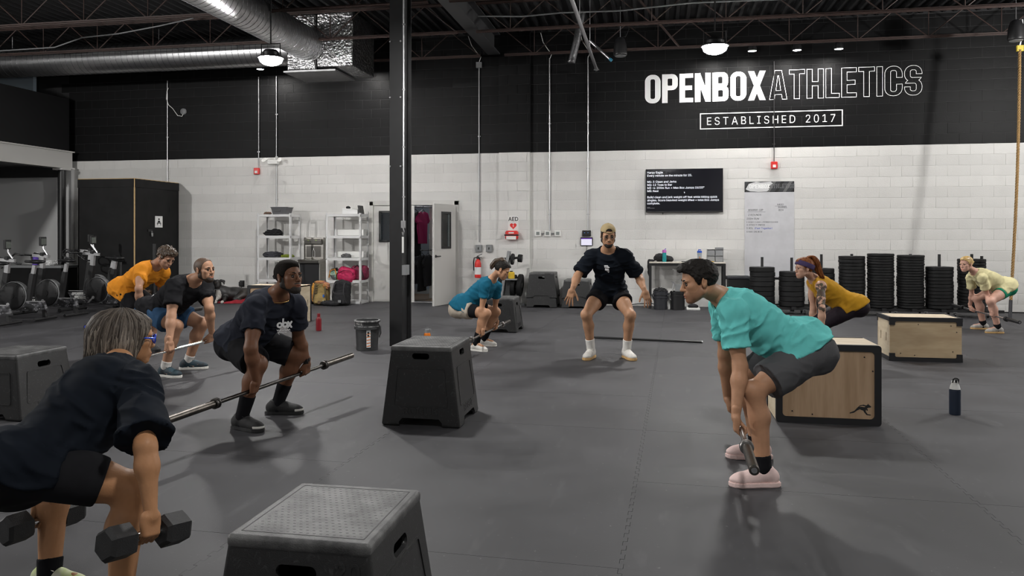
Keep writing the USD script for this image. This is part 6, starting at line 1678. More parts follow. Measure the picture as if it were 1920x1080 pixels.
def person(label, J, h, face, skin, skincol, g=1.0, fem=False, shirt=None, shorts=None, shoe=None, hair=None, bar_h=None, bar_d=None, hands='grip', hand_dirs=None, beard=None, brow=None, tattoo=False, res=.0085, head_up=(0, 0, 1), hs=1.0, sock=None, extra=None, lip=(1.0, .70, .68), stub=0., eye_open=True):
    base = np.array([(J['aL'][0] + J['aR'][0]) / 2, (J['aL'][1] + J['aR'][1]) / 2, 0.])
    X = {k: np.array(v, float) - base for k, v in J.items()}
    th = thing('person', label, 'person', base)
    sc = h / 1.76
    hand = {}
    mid = (X['sL'] + X['sR']) / 2
    for n, q in (('L', 1), ('R', -1)):
        if bar_h is not None and n in bar_h:
            C = np.array(bar_h[n]) - base
            if isinstance(bar_d, dict): y = unit(bar_d[n])
            else:
                bd = unit(bar_d); y = bd * np.sign((np.array(bar_h['R' if n == 'L' else 'L']) - base - C) @ bd)
            x = C - X['e' + n]; x = unit(x - y * (x @ y))
            z = np.cross(x, y) * (1 if n == 'R' else -1)
            k = .94 * sc if fem else 1.0 * sc
            W = C - (x * .088 - z * .030) * k
            X['w' + n] = W; hand[n] = (W, x, y, z, k, 'grip')
        elif hand_dirs:
            x, y = (unit(v) for v in hand_dirs[n]); y = unit(y - x * (x @ y)); z = np.cross(x, y) * (1 if n == 'R' else -1)
            hand[n] = (X['w' + n], x, y, z, sc, hands)
    B = body_prims(X, h, g, fem)
    pr = B['T'] + B['AL'] + B['AR'] + B['LgL'] + B['LgR']
    f = unit(face); u = np.array(head_up, float); u = unit(u - f * (u @ f)); l = np.cross(u, f)
    RH = np.column_stack([f, l, u]); hsc = hs * (.93 if fem else 1.0) * (.5 + .5 * sc) * 1.02
    O = X['head']
    ncan = ((X['neck'] - O) @ RH) / hsc
    nk = O + RH @ (np.array([-.030, 0, -.050]) * hsc)
    pr.append((cone(X['neck'] - B['s'] * .02, nk * .7 + X['neck'] * .3, .062 * g * sc * (.84 if fem else 1), .052 * sc * (.84 if fem else 1)), .03))
    body = field_of(pr, res, .05).mesh(1)
    ms = [body, to_world(head_field(fem, ncan), O, RH, hsc)]
    for n, (W, x, y, z, k, ps) in hand.items():
        ms.append(to_world(HANDS[ps], W, np.column_stack([x, y, z]), k))
    skinm = union(ms)
    P = skinm.vertices; Q = ((P - O) @ RH) / hsc
    tint = np.ones((len(P), 3))
    lips = np.exp(-(((Q[:, 1] / .024) ** 2 + ((Q[:, 2] + .072) / .0115) ** 2) ** 2)) * (Q[:, 0] > .085) * (Q[:, 2] > -.12)
    tint = tint * (1 - lips[:, None]) + np.array(lip) * lips[:, None]
    if stub:
        z = (Q[:, 2] < np.interp(Q[:, 0], [-.01, .02, .05, .085, .12], [-.02, -.03, -.055, -.048, -.05])) & (Q[:, 2] > -.14) & (Q[:, 0] > .0)
        tint[z] *= (1 - stub, 1 - stub, 1 - stub * .9)
    if tattoo:
        S, Eb = X['sL'], X['eL']; d = unit(Eb - S); a = (P - S) @ d; rr = np.linalg.norm(P - S - a[:, None] * d, axis=1)
        outw = ((P - S) @ unit(X['sL'] - X['sR'])) > -.02
        nz = meshkit.fbm(P * 26, 3, 4); m = (a > -.0) & (a < .34) & (rr < .09) & outw & (nz > np.interp(a, [0, .03, .10, .19, .26, .34], [.62, .42, .40, .50, .54, .62]))
        tint[m] = np.where((meshkit.noise(P[m] * 40, 9) > .55)[:, None], (.16, .24, .20), (.14, .15, .17))
    bm = obj('body', skinm, skin_mat(skin, skincol), th, True)
    UsdGeom.PrimvarsAPI(bm).CreatePrimvar('tint', Sdf.ValueTypeNames.Color3fArray, 'vertex').Set(Vt.Vec3fArray.FromNumpy(tint.astype(np.float32)))
    # ---- eyes and brows
    for y in (-1, 1):
        if eye_open:
            c = O + RH @ (np.array([.0800, y * .0315, .0000]) * hsc)
            em = trimesh.creation.icosphere(2, .0116 * hsc); em.apply_translation(c)
            eo = obj('eye', em, MT['eye_white'], th, True)
            ic = O + RH @ (np.array([.0868, y * .0318, -.0002]) * hsc)
            im = trimesh.creation.icosphere(2, .0066 * hsc); im.apply_translation(ic)
            obj('iris', im, MT['iris'], eo, True)
            obj('eyelid', to_world(cat([tube([(.080, y * (.0315 - .0135), .0035), (.0905, y * (.0315 - .006), .0085), (.0915, y * (.0315 + .003), .0072), (.083, y * (.0315 + .0135), .002)], .0036, 6)] + ([] if fem else [tube([(.080, y * (.0315 - .0135), -.0045), (.0895, y * (.0315 - .006), -.0082), (.0905, y * (.0315 + .003), -.0080), (.082, y * (.0315 + .0135), -.004)], .0030, 6)])), O, RH, hsc), MT['lash'] if fem else skin_mat(skin, skincol), eo, True)
        bp = [(.0955, y * .014, .0190), (.0960, y * .026, .0245), (.0905, y * .040, .0235), (.0810, y * .050, .0170)]
        obj('eyebrow', to_world(tube(bp, [.0038, .0046, .0038, .002] if not fem else [.0028, .0032, .0026, .0015], 6), O, RH, hsc), brow or hair['mat'], th, True)
    # ---- hair
    if hair:
        for kind, mesh, mt in hair['parts']:
            obj(kind, to_world(mesh, O, RH, hsc), mt, th, True)
    if beard:
        F = field_of([(cone((.004, y * .055, -.058), (.066, y * .016, -.103), .024, .021), .02) for y in (-1, 1)] + [(ell((.083, 0, -.104), (.021, .026, .021)), .018), (ell((.058, 0, -.080), (.042, .045, .036)), .02), (ell((.0905, 0, -.0565), (.0125, .030, .0075)), .01)] + [(ell((.012, y * .064, -.030), (.016, .010, .034)), .02) for y in (-1, 1)], .0042, .03)
        F.keep(lambda P: P[:, 2] - np.interp(P[:, 0], [-.02, .015, .03, .055, .075, .085, .12], [.0, .005, -.030, -.052, -.050, -.0485, -.0485]))
        F.sub(ell((.110, 0, -.0715), (.024, .024, .0105)), .004)
        F.keep(lambda P: (-.008 - P[:, 0]) * .9)
        bmsh = F.mesh(1); bmsh.vertices = bmsh.vertices + bmsh.vertex_normals * ((meshkit.noise(bmsh.vertices * 220, 3) - .5) * .003 + beard.get('out', 0))[:, None]
        obj('beard', to_world(bmsh, O, RH, hsc), beard['mat'], th, True)
    # ---- shirt
    s, fr, ll = B['s'], B['f'], B['l']
    hn = unit(-.60 * s + (0, 0, -.55)); hem = X['pel'] + hn * (shirt or {}).get('hem', .05) * sc     # the shirt hangs: its hem lies flatter than the back
    if shirt:
        lo = shirt.get('loose', .018)
        C = body_prims(X, h, g, fem, lo); C2 = body_prims(X, h, g, fem, lo * .5); C3 = body_prims(X, h, g, fem, max(lo, (shorts or {}).get('loose', 0) + .014))
        tp = [(clip(q, hem, hn), k) for q, k in [C['T'][i] if i < 6 else C2['T'][i] for i in range(len(C['T']))]]
        tp += [(clip(q, hem, hn), k) for q, k in [C3['T'][0], C3['T'][9], C3['T'][13]] ]
        for n in 'LR':
            H, td, Ln = C3['thigh' + n]; tp.append((clip(clip(C3['Lg' + n][0][0], H + td * Ln * .34, td), hem, hn), .03))
        sag = shirt.get('sag', .045)
        if sag:
            dn = np.array([0, 0, -1.]); dn = unit(dn - s * (dn @ s)) if abs(s[2]) < .95 else fr
            tp.append((clip(ell(X['pel'] + s * .34 * B['L'] + dn * sag, np.array((.100, .118, .17)) * B['G'] + lo, np.column_stack([np.cross(ll, s), ll, s])), hem, hn), .05))
        F = field_of(tp, res, .06)
        if not shirt.get('tank'):
            for n in 'LR':
                S, Eb = X['s' + n], X['e' + n]; fraction = shirt.get('sleeve', .72); end = S + (Eb - S) * fraction; d = unit(Eb - S)
                F.add(clip(cone(S, S + (Eb - S) * 1.15, .060 * B['G'] * (.83 if fem else 1) + lo * .5, (.050 * (.86 if fem else 1) + shirt.get('flare', .016)) * B['G'] + lo), end, d), .04)
        else:
            for n, q in (('L', 1), ('R', -1)):
                F.sub(ell(X['s' + n] + ll * q * .035 - s * .005, (.085, .062, .088), np.column_stack([fr, ll, s])), .01)
        upn = B['up']
        F.sub(cone(X['neck'] - upn * .012 + fr * .012, X['neck'] + upn * .2 + fr * .02, (.062 + shirt.get('neck', .010)) * sc * (.86 if fem else 1), .11 * sc), .008)
        nc, rn = X['neck'] + upn * .020 + fr * .018, .088 * sc
        def above(P):
            q = P - nc; a = q @ upn; return np.maximum(-a, np.linalg.norm(q - a[:, None] * upn, axis=1) - rn)
        above.lo = nc - .2; above.hi = nc + .2
        F.sub(above, .012)
        if shirt.get('vee'): F.sub(cone(X['neck'] - s * .07 + fr * .13, X['neck'] + fr * .06 + upn * .05, .012, .06), .01)
        m = F.mesh(1)
        wrinkle(m, shirt.get('amp', .010), 9, shirt.get('seed', 1), s, .55 if shirt.get('across') else 1.9)
        so = obj('tank_top' if shirt.get('tank') else 't_shirt', m, shirt['mat'], th, True); SHIRTS[str(th.GetPath())] = m
        if not shirt.get('tank'):
            ring = X['neck'] - upn * .004 + fr * .012
            a, b, d = frame_of(upn, fr); rad = (.066 + shirt.get('neck', .010)) * sc * (.86 if fem else 1)
            t = np.linspace(0, 2 * PI, 25)
            # collar band laid on the shirt round the neck
            obj('collar', tube([ring + rad * (math.cos(i) * a + math.sin(i) * b) for i in t], .007, 6, False), shirt['mat'], so, True)
    # ---- shorts / leggings
    if shorts:
        lo = shorts.get('loose', .012)
        C = body_prims(X, h, g, fem, lo)
        top = hem - hn * .045
        tp = [(clip(C['T'][0][0], top, -hn), .04)]
        for i, (q, k) in enumerate(C['T']):
            pass
        gl = [t for t in C['T'][4:] if True]
        F = field_of(tp + [(clip(q, top, -hn), k) for q, k in (C['T'][8 + 1], C['T'][12 + 1])], res, .25)
        for n in 'LR':
            H, td, Ln = C['thigh' + n]; end = H + td * Ln * shorts.get('len', .7)
            fl = shorts.get('flare', .02)
            K2 = H + td * Ln * 1.05
            F.add(clip(cone(H, K2, .096 * B['G'] + lo, (.058 + fl) * B['G'] + lo), end, td), .03)
            F.add(clip(C['Lg' + n][1][0], end, td), .03)
        m = F.mesh(1)
        wrinkle(m, shorts.get('amp', .008), 10, shorts.get('seed', 5))
        obj(shorts.get('name', 'shorts'), m, shorts['mat'], th, True)
        if shorts.get('calf'):
            for n in 'LR':
                K, An = X['k' + n], X['a' + n]; m_ = K * .66 + An * .34 + B['bk' + n] * .022
                obj('legging', field_of([(cone(K, m_, .056 * B['G'] + .004, .056 * B['G'] + .004), .03), (cone(m_, An, .054 * B['G'] + .004, .040), .04), (ell(K, (.06, .06, .06)), .03)], .008, .03).mesh(1), shorts['mat'], th, True)
        if shorts.get('under'):
            for n in 'LR':
                H, td, Ln = C['thigh' + n]
                F = field_of([(clip(q_, H + td * Ln * shorts['under'][0], td), k_) for q_, k_ in body_prims(X, h, g, fem, .007)['Lg' + n]], res, .02)
                obj('tight', F.mesh(1), shorts['under'][1], th, True)
    # ---- socks and shoes
    for n in 'LR':
        An, K, T_ = X['a' + n], X['k' + n], X['t' + n]
        fd = unit((T_ - An) * (1, 1, 0)); up3 = np.array([0, 0, 1.]); R = np.column_stack([fd, np.cross(up3, fd), up3]); k = sc * (.93 if fem else 1.02) * shoe.get('size', 1.0)
        o = np.array([An[0], An[1], 0.])
        if sock:
            d = unit(K - An); mm = K * .66 + An * .34 + B['bk' + n] * .022; q = .005
            sk = field_of([(clip(cone(mm, An, .052 * B['G'] + q, .036 * sc + q), An + d * sock[1], d), 0), (clip(cone(K, An, .046 * B['G'] + q, .034 * sc + q), An + d * sock[1], d), .03), (cone(An, An - (0, 0, .05), .040 * sc, .040 * sc), .02)], .006, .03).mesh(1)
            obj('sock', sk, sock[0], th, True)
        mats = shoe['mats' + n] if 'mats' + n in shoe else shoe['mats']
        so = obj('shoe', to_world(SHOE[0], o, R, k), mats[0], th, True)
        obj('sole', to_world(SHOE[1], o, R, k), mats[1], so, 35)
        obj('laces', to_world(SHOE[2], o, R, k), mats[2], so, True)
        if shoe.get('toe'):
            tm = to_world(SHOE[0].copy(), o, R, k * 1.012)
            q = (tm.vertices - o) @ R / k
            keep = (q[tm.faces][:, :, 0].min(1) > .135) & (q[tm.faces][:, :, 2].max(1) < .046)
            tm.update_faces(keep); tm.remove_unreferenced_vertices()
            obj('toe_cap', tm, shoe['toe'], so, True)
        if shoe.get('tab'):
            obj('pull_tab', to_world(cb(.012, 0, .128, .006, .018, .05), o, R, k), shoe['tab'], so)
        if shoe.get('mark'):
            for q in (1, -1):
                poly = Polygon([(-.03, 0), (.0, -.014), (.05, .012), (.004, -.004), (-.02, .006)])
                mm = place(extr(poly, .002), (.055, q * .0425, .048), (1, 0, 0), (0, 0, 1), (0, -q, 0) if q > 0 else (0, 1, 0))
                obj('side_mark', to_world(mm, o, R, k), shoe['mark'], so)
    return th, X, B, (O, RH, hsc), base

# joint positions in metres, room axes
POSE = {
    'teal': dict(head=(0.259, 4.771, 1.175), neck=(0.406, 4.920, 1.065), pel=(0.847, 4.947, 0.778), sL=(0.447, 4.735, 0.993), sR=(0.428, 5.110, 1.001), eL=(0.487, 4.681, 0.682), eR=(0.439, 5.124, 0.684), wL=(0.487, 4.648, 0.416), wR=(0.477, 5.091, 0.422), hL=(0.898, 4.878, 0.728), hR=(0.867, 5.042, 0.788), kL=(0.562, 4.689, 0.541), kR=(0.572, 5.189, 0.510), aL=(0.612, 4.662, 0.109), aR=(0.648, 5.233, 0.093), tL=(0.454, 4.635, 0.039), tR=(0.487, 5.227, 0.040)),
    'dark': dict(head=(-2.682, 5.343, 1.141), neck=(-2.831, 5.450, 0.991), pel=(-3.192, 5.596, 0.644), sL=(-2.759, 5.615, 0.897), sR=(-2.907, 5.278, 0.912), eL=(-2.802, 5.764, 0.629), eR=(-2.865, 5.133, 0.635), wL=(-2.825, 5.917, 0.420), wR=(-2.925, 5.241, 0.403), hL=(-3.219, 5.688, 0.633), hR=(-3.213, 5.514, 0.598), kL=(-2.833, 5.807, 0.484), kR=(-2.878, 5.264, 0.497), aL=(-3.006, 5.815, 0.091), aR=(-3.031, 5.304, 0.099), tL=(-2.847, 5.850, 0.040), tR=(-2.881, 5.263, 0.042)),
    'bald': dict(head=(-4.538, 7.204, 1.095), neck=(-4.730, 7.283, 0.972), pel=(-5.150, 7.363, 0.667), sL=(-4.695, 7.465, 0.885), sR=(-4.805, 7.099, 0.924), eL=(-4.526, 7.275, 0.697), eR=(-4.755, 6.974, 0.636), wL=(-4.553, 7.346, 0.437), wR=(-4.767, 6.959, 0.362), hL=(-5.178, 7.454, 0.662), hR=(-5.195, 7.274, 0.651), kL=(-4.788, 7.578, 0.502), kR=(-4.802, 7.132, 0.521), aL=(-4.956, 7.579, 0.103), aR=(-4.925, 7.135, 0.109), tL=(-4.799, 7.643, 0.039), tR=(-4.773, 7.107, 0.042)),
    'orange': dict(head=(-5.713, 8.276, 1.190), neck=(-5.912, 8.354, 1.087), pel=(-6.353, 8.377, 0.804), sL=(-5.921, 8.531, 0.991), sR=(-5.958, 8.164, 1.032), eL=(-6.077, 8.711, 0.787), eR=(-5.835, 7.953, 0.835), wL=(-5.942, 8.540, 0.639), wR=(-5.963, 8.080, 0.641), hL=(-6.348, 8.472, 0.802), hR=(-6.309, 8.296, 0.782), kL=(-6.058, 8.578, 0.500), kR=(-5.978, 8.231, 0.513), aL=(-6.168, 8.657, 0.096), aR=(-6.063, 8.232, 0.095), tL=(-6.035, 8.572, 0.040), tR=(-5.918, 8.169, 0.040)),
    'grey': dict(head=(-2.213, 2.946, 1.016), neck=(-2.122, 2.768, 0.920), pel=(-2.268, 2.458, 0.573), sL=(-2.287, 2.835, 0.850), sR=(-1.963, 2.681, 0.866), eL=(-2.419, 2.834, 0.578), eR=(-1.806, 2.499, 0.688), wL=(-2.516, 2.785, 0.350), wR=(-1.780, 2.494, 0.442), hL=(-2.332, 2.520, 0.565), hR=(-2.240, 2.391, 0.625), kL=(-2.499, 2.873, 0.451), kR=(-1.925, 2.602, 0.496), aL=(-2.442, 2.772, 0.068), aR=(-1.947, 2.549, 0.097), tL=(-2.296, 2.779, 0.044), tR=(-1.807, 2.592, 0.040)),
    'blue': dict(head=(-1.880, 9.452, 1.018), neck=(-2.035, 9.547, 0.892), pel=(-2.387, 9.602, 0.555), sL=(-1.995, 9.707, 0.790), sR=(-2.077, 9.372, 0.812), eL=(-2.032, 9.759, 0.502), eR=(-2.117, 9.352, 0.523), wL=(-2.077, 9.871, 0.288), wR=(-2.142, 9.406, 0.286), hL=(-2.399, 9.689, 0.561), hR=(-2.426, 9.533, 0.511), kL=(-2.026, 9.798, 0.455), kR=(-2.060, 9.373, 0.478), aL=(-2.197, 9.884, 0.106), aR=(-2.204, 9.436, 0.114), tL=(-2.052, 9.870, 0.038), tR=(-2.077, 9.386, 0.040)),
    'coach': dict(head=(-0.535, 8.957, 1.449), neck=(-0.539, 9.121, 1.269), pel=(-0.537, 9.355, 0.790), sL=(-0.350, 9.108, 1.205), sR=(-0.730, 9.133, 1.208), eL=(-0.194, 9.245, 0.962), eR=(-0.889, 8.974, 0.978), wL=(-0.119, 9.038, 0.805), wR=(-0.927, 8.752, 0.832), hL=(-0.456, 9.397, 0.756), hR=(-0.631, 9.343, 0.758), kL=(-0.284, 9.066, 0.521), kR=(-0.791, 9.005, 0.525), aL=(-0.331, 9.197, 0.107), aR=(-0.747, 9.136, 0.112), tL=(-0.260, 9.055, 0.035), tR=(-0.789, 8.986, 0.036)),
    'yellow': dict(head=(1.622, 9.011, 1.084), neck=(1.744, 9.151, 0.959), pel=(2.141, 9.194, 0.665), sL=(1.791, 8.980, 0.888), sR=(1.761, 9.332, 0.908), eL=(1.764, 8.800, 0.655), eR=(1.781, 9.343, 0.611), wL=(1.789, 8.815, 0.402), wR=(1.770, 9.333, 0.363), hL=(2.164, 9.109, 0.652), hR=(2.125, 9.276, 0.634), kL=(1.808, 9.050, 0.456), kR=(1.765, 9.323, 0.436), aL=(1.863, 8.895, 0.093), aR=(1.940, 9.437, 0.094), tL=(1.715, 8.879, 0.040), tR=(1.794, 9.411, 0.040)),
    'blonde': dict(head=(4.560, 12.569, 1.020), neck=(4.715, 12.683, 0.898), pel=(5.162, 12.735, 0.685), sL=(4.755, 12.507, 0.816), sR=(4.724, 12.857, 0.808), eL=(4.862, 12.617, 0.558), eR=(4.781, 12.972, 0.539), wL=(4.844, 12.461, 0.360), wR=(4.825, 13.091, 0.323), hL=(5.140, 12.662, 0.641), hR=(5.175, 12.825, 0.679), kL=(4.836, 12.442, 0.476), kR=(4.841, 12.956, 0.481), aL=(4.972, 12.544, 0.103), aR=(4.961, 13.033, 0.098), tL=(4.822, 12.547, 0.037), tR=(4.807, 13.064, 0.038)),
}
BARS = {
    'dark': dict(A=(-3.063, 4.452, 0.268), B=(-2.700, 6.620, 0.363), h=dict(R=(-2.929, 5.247, 0.302), L=(-2.822, 5.888, 0.331))),
    'teal': dict(A=(0.457, 3.777, 0.345), B=(0.527, 5.976, 0.314), h=dict(L=(0.483, 4.585, 0.334), R=(0.501, 5.157, 0.326))),
    'bald': dict(A=(-4.866, 6.067, 0.259), B=(-4.479, 8.228, 0.394), h=dict(R=(-4.720, 6.886, 0.310), L=(-4.626, 7.409, 0.343))),
    'orange': dict(A=(-5.919, 7.209, 0.482), B=(-5.971, 9.408, 0.467), h=dict(R=(-5.939, 8.039, 0.476), L=(-5.951, 8.578, 0.473))),
    'blue': dict(A=(-2.192, 8.640, 0.195), B=(-2.009, 10.641, 0.246), h=dict(R=(-2.125, 9.368, 0.214), L=(-2.076, 9.914, 0.228))),
    'yellow': dict(A=(1.799, 8.069, 0.298), B=(1.790, 10.079, 0.334), h=dict(L=(1.796, 8.796, 0.311), R=(1.793, 9.352, 0.321))),
    'blonde': dict(A=(4.943, 11.766, 0.247), B=(4.782, 13.768, 0.307), h=dict(L=(4.886, 12.469, 0.268), R=(4.837, 13.078, 0.286))),
}

MT = {}
MT['eye_white'] = M('eye_white', (.42, .38, .35), rough=.25)
MT['iris'] = M('iris', (.035, .02, .012), rough=.15)
MT['lash'] = M('lash', (.03, .02, .015), rough=.6)
MT['hair_black'] = M('hair_black', (.012, .009, .007), rough=.6, spec=.25, var=.5, scale=60, stretch=(1, 3, 3), bump=.5, bscale=160, dist=.004)
MT['hair_buzz'] = M('hair_buzz', (.012, .009, .007), rough=.85, spec=.12, var=.4, scale=120, bump=.4, bscale=300, dist=.002)
MT['hair_brown'] = M('hair_brown', (.075, .045, .024), rough=.45, col2=(.022, .013, .008), scale=50, bump=.5, bscale=120, dist=.004)
MT['hair_shaved'] = M('hair_shaved', (.10, .058, .036), rough=.6, var=.35, scale=140, bump=.2, bscale=300, dist=.001)
MT['hair_red'] = M('hair_red', (.26, .09, .026), rough=.6, spec=.15, col2=(.12, .035, .010), scale=45, stretch=(1, 1, .25), bump=.15, bscale=90, dist=.004)
MT['hair_blond'] = M('hair_blond', (.62, .44, .18), rough=.4, col2=(.34, .21, .07), scale=45, stretch=(.3, 1, 1), bump=.4, bscale=90, dist=.004)
MT['hair_grey'] = M('hair_grey', (.13, .105, .085), rough=.65, spec=.2, col2=(.075, .06, .05), scale=26, stretch=(1, 1, .2), bump=.4, bscale=70, dist=.004)
MT['beard'] = M('beard', (.020, .013, .009), rough=.7, var=.4, scale=150, bump=.5, bscale=300, dist=.002)
MT['beard_brown'] = M('beard_brown', (.045, .026, .016), rough=.7, var=.4, scale=150, bump=.5, bscale=300, dist=.002)


def cloth(name, col, var=.12, rough=.9, heather=None, sheen=.0):
    return M('cloth_' + name, col, rough=rough, spec=.12, sheen=sheen, var=0 if heather else var, col2=heather, scale=420 if heather else 9, bump=.18, bscale=420, dist=.003)


MT['tee_teal'] = cloth('teal', (.15, .60, .575), var=.10)
MT['tee_navy'] = cloth('navy', (.022, .025, .036), var=.2)
MT['tee_black'] = cloth('black', (.014, .014, .016), var=.2)
MT['tee_orange'] = cloth('orange', (.72, .27, .025))
MT['tee_ink'] = cloth('ink', (.008, .011, .017), var=.2)
MT['tee_blue'] = cloth('petrol', (.012, .115, .19))
MT['tank_gold'] = cloth('gold', (.50, .26, .02), sheen=.05)
MT['tee_cream'] = cloth('cream', (.68, .62, .36))
MT['short_grey'] = cloth('heather_grey', (.070, .070, .075), heather=(.11, .11, .115))
MT['short_black'] = cloth('black_short', (.012, .012, .014), var=.2)
MT['short_blue'] = cloth('denim_blue', (.035, .085, .17), var=.25)
MT['short_stone'] = cloth('stone', (.46, .40, .33))
MT['short_green'] = cloth('green', (.012, .24, .13), rough=.6)
MT['legging'] = cloth('plum_black', (.022, .016, .022), rough=.6)
MT['sock_black'] = cloth('sock_black', (.010, .010, .012))
MT['sock_white'] = cloth('sock_white', (.72, .70, .67))
MT['white_print'] = M('white_print', (.75, .75, .76), rough=.7)
MT['rubber_white'] = M('rubber_white', (.70, .68, .64), rough=.5)
MT['rubber_gum'] = M('rubber_gum', (.52, .33, .14), rough=.5)
MT['rubber_black'] = M('rubber_black', (.012, .012, .013), rough=.55)
MT['shoe_pink'] = M('shoe_pink', (.80, .60, .57), rough=.8, var=.06, scale=30, bump=.15, bscale=400)
MT['shoe_black'] = M('shoe_black', (.016, .016, .017), rough=.75, var=.3, scale=40, bump=.2, bscale=300)
MT['shoe_white'] = M('shoe_white', (.66, .64, .60), rough=.7, var=.12, scale=25)
MT['shoe_petrol'] = M('shoe_petrol', (.020, .055, .075), rough=.7, col2=(.012, .016, .022), scale=12, bump=.2, bscale=300)
MT['shoe_lilac'] = M('shoe_grey', (.42, .40, .37), rough=.7, var=.3, scale=18)
MT['shoe_lime'] = M('shoe_lime', (.55, .66, .25), rough=.7, col2=(.72, .70, .62), scale=14)
MT['lace_light'] = M('lace_light', (.72, .68, .60), rough=.8)
MT['gold'] = M('gold', (.85, .55, .20), rough=.22, metal=1.)
MT['strap'] = M('watch_black', (.012, .012, .014), rough=.35)
MT['glass_blue'] = M('blue_frame', (.02, .09, .75), rough=.2, coat=.5)
MT['lens'] = usdkit.material(stage, '/World/Looks/lens', {'t': ('transparent_bsdf', dict(color=(.96, .97, .98))), 'g': ('glossy_bsdf', dict(roughness=.02, color=(1, 1, 1))), 'f': ('fresnel', dict(IOR=1.4)), 'm': ('mix_closure', {})}, [('f.fac', 'm.fac'), ('t.BSDF', 'm.closure1'), ('g.BSDF', 'm.closure2')], surface='m.closure')
MT['cap_tan'] = cloth('cap_tan', (.40, .31, .17))
MT['headband'] = cloth('headband', (.075, .055, .13), heather=None)
MT['steel'] = M('bar_steel', (.34, .33, .32), rough=.32, metal=1., var=.25, scale=9)
MT['steel_dark'] = M('bar_dark', (.10, .095, .09), rough=.38, metal=1., var=.35, scale=12)
MT['sleeve'] = M('bar_sleeve', (.16, .145, .13), rough=.34, metal=1., var=.4, scale=14, stretch=(6, 1, 1))
MT['sleeve_black'] = M('bar_sleeve_black', (.035, .035, .037), rough=.4, metal=.6, var=.3, scale=10)
MT['chrome'] = M('chrome', (.72, .72, .72), rough=.12, metal=1.)


# ---------------------------------------------------------------- barbells
def barbell(label, A, B, L, shaft, sleeve, ring, cap=None, r=.014, mens=True, group=None):
    A = np.array(A, float); B = np.array(B, float); c = (A + B) / 2; d = unit(B - A)
    t = thing('barbell', label, 'barbell', c, group=group)
    inner = L - .89 if mens else L - .70
    obj('shaft', rod(-d * inner / 2, d * inner / 2, r, 14), shaft, t)
    for s in (-1, 1):
        a, b, dd = frame_of(d * s)
        R = np.column_stack([a, b, dd])
        e0 = inner / 2; e1 = L / 2
        sl = lathe([(0, e0), (.0245, e0), (.0250, e0 + .004), (.0250, e1 - .006), (.0235, e1 - .001), (.017, e1), (.016, e1 - .004), (0, e1 - .004)], 20)
        so = obj('sleeve', to_world(sl, (0, 0, 0), R), sleeve, t, 35)
        rg = lathe([(.018, e0 - .018), (.034, e0 - .016), (.037, e0 - .011), (.037, e0 - .004), (.031, e0 - .001), (.031, e0 + .006), (.037, e0 + .010), (.037, e0 + .022), (.033, e0 + .026), (.018, e0 + .027)], 24)
        obj('collar', to_world(rg, (0, 0, 0), R), ring, so, 35)
        cp = lathe([(0, e1 + .001), (.0145, e1 + .001), (.0155, e1 - .001), (0, e1 - .002)], 16)
        obj('end_cap', to_world(cp, (0, 0, 0), R), cap or MT['chrome'], so, 35)
    return t


b = BARS['dark']; barbell('dark steel barbell held just below the knees by the man in the navy t-shirt', b['A'], b['B'], 2.2, MT['steel_dark'], MT['sleeve'], MT['steel_dark'])
b = BARS['teal']; barbell('barbell with dark sleeves pointing at the viewer in the hands of the man in turquoise', b['A'], b['B'], 2.2, MT['steel'], MT['sleeve'], MT['steel'])
b = BARS['bald']; barbell('bright chrome barbell held by the bald man in blue shorts', b['A'], b['B'], 2.2, MT['chrome'], MT['sleeve'], MT['steel'])
b = BARS['orange']; barbell('barbell with blue end cap lifted by the man in the orange t-shirt', b['A'], b['B'], 2.2, MT['steel'], MT['steel_dark'], MT['steel_dark'], M('cap_blue', (.03, .06, .5), rough=.4))
b = BARS['blue']; barbell('barbell held at shin height by the woman in the petrol t-shirt', b['A'], b['B'], 2.01, MT['steel'], MT['sleeve'], MT['steel'], r=.0125, mens=False)
b = BARS['yellow']; barbell('barbell mostly hidden behind the turquoise man, held by the gold tank top woman', b['A'], b['B'], 2.01, MT['steel'], MT['sleeve'], MT['steel'], r=.0125, mens=False)
b = BARS['blonde']; barbell('barbell with black sleeves held by the blonde woman in green shorts', b['A'], b['B'], 2.01, MT['chrome'], MT['sleeve_black'], MT['sleeve_black'], r=.0125, mens=False)

# ---------------------------------------------------------------- hair pieces (head space: x forward, y left, z up)
def strands(surf, n, seed, L=.1, r=.0011, down=(0, 0, -1.), flow=None, curl=.0):
    """Short tufts lying on a hair shape, as one ribboned mesh of thin tubes."""
    return None


def tie_bun(c, r, seed=3):
    m = trimesh.creation.icosphere(3, 1.0); m.vertices = m.vertices * r + c
    d = (meshkit.fbm(m.vertices * 60, 3, seed) - .5) * .018
    m.vertices = m.vertices + m.vertex_normals * d[:, None]
    return m


def ponytail(pts, rr, seed, strands=26):
    """A bundle of tapering locks along a path."""
    p = np.asarray(pts, float); rg = np.random.default_rng(seed); out = []
    t = np.linspace(0, 1, 14); q = np.column_stack([np.interp(t, np.linspace(0, 1, len(p)), p[:, i]) for i in range(3)])
    q[1:-1] = (q[:-2] + 2 * q[1:-1] + q[2:]) / 4
    R = np.interp(t, np.linspace(0, 1, len(rr)), rr)
    for i in range(strands):
        a = rg.uniform(0, 2 * PI); k = math.sqrt(rg.uniform(0, 1)) * .8; ph = rg.uniform(0, 6); ln = rg.uniform(.82, 1.0)
        off = np.column_stack([R * k * math.cos(a), R * k * math.sin(a), R * .0]) + .004 * np.column_stack([np.sin(t * 9 + ph), np.cos(t * 8 + ph), np.sin(t * 7 + ph)]) * t[:, None]
        rad = np.minimum(R * .42, .012) * np.interp(t, [0, .7, 1], [1, .9, .15])
        m = int(14 * ln); out.append(tube((q + off)[:m], rad[:m], 5))
    return cat(out)


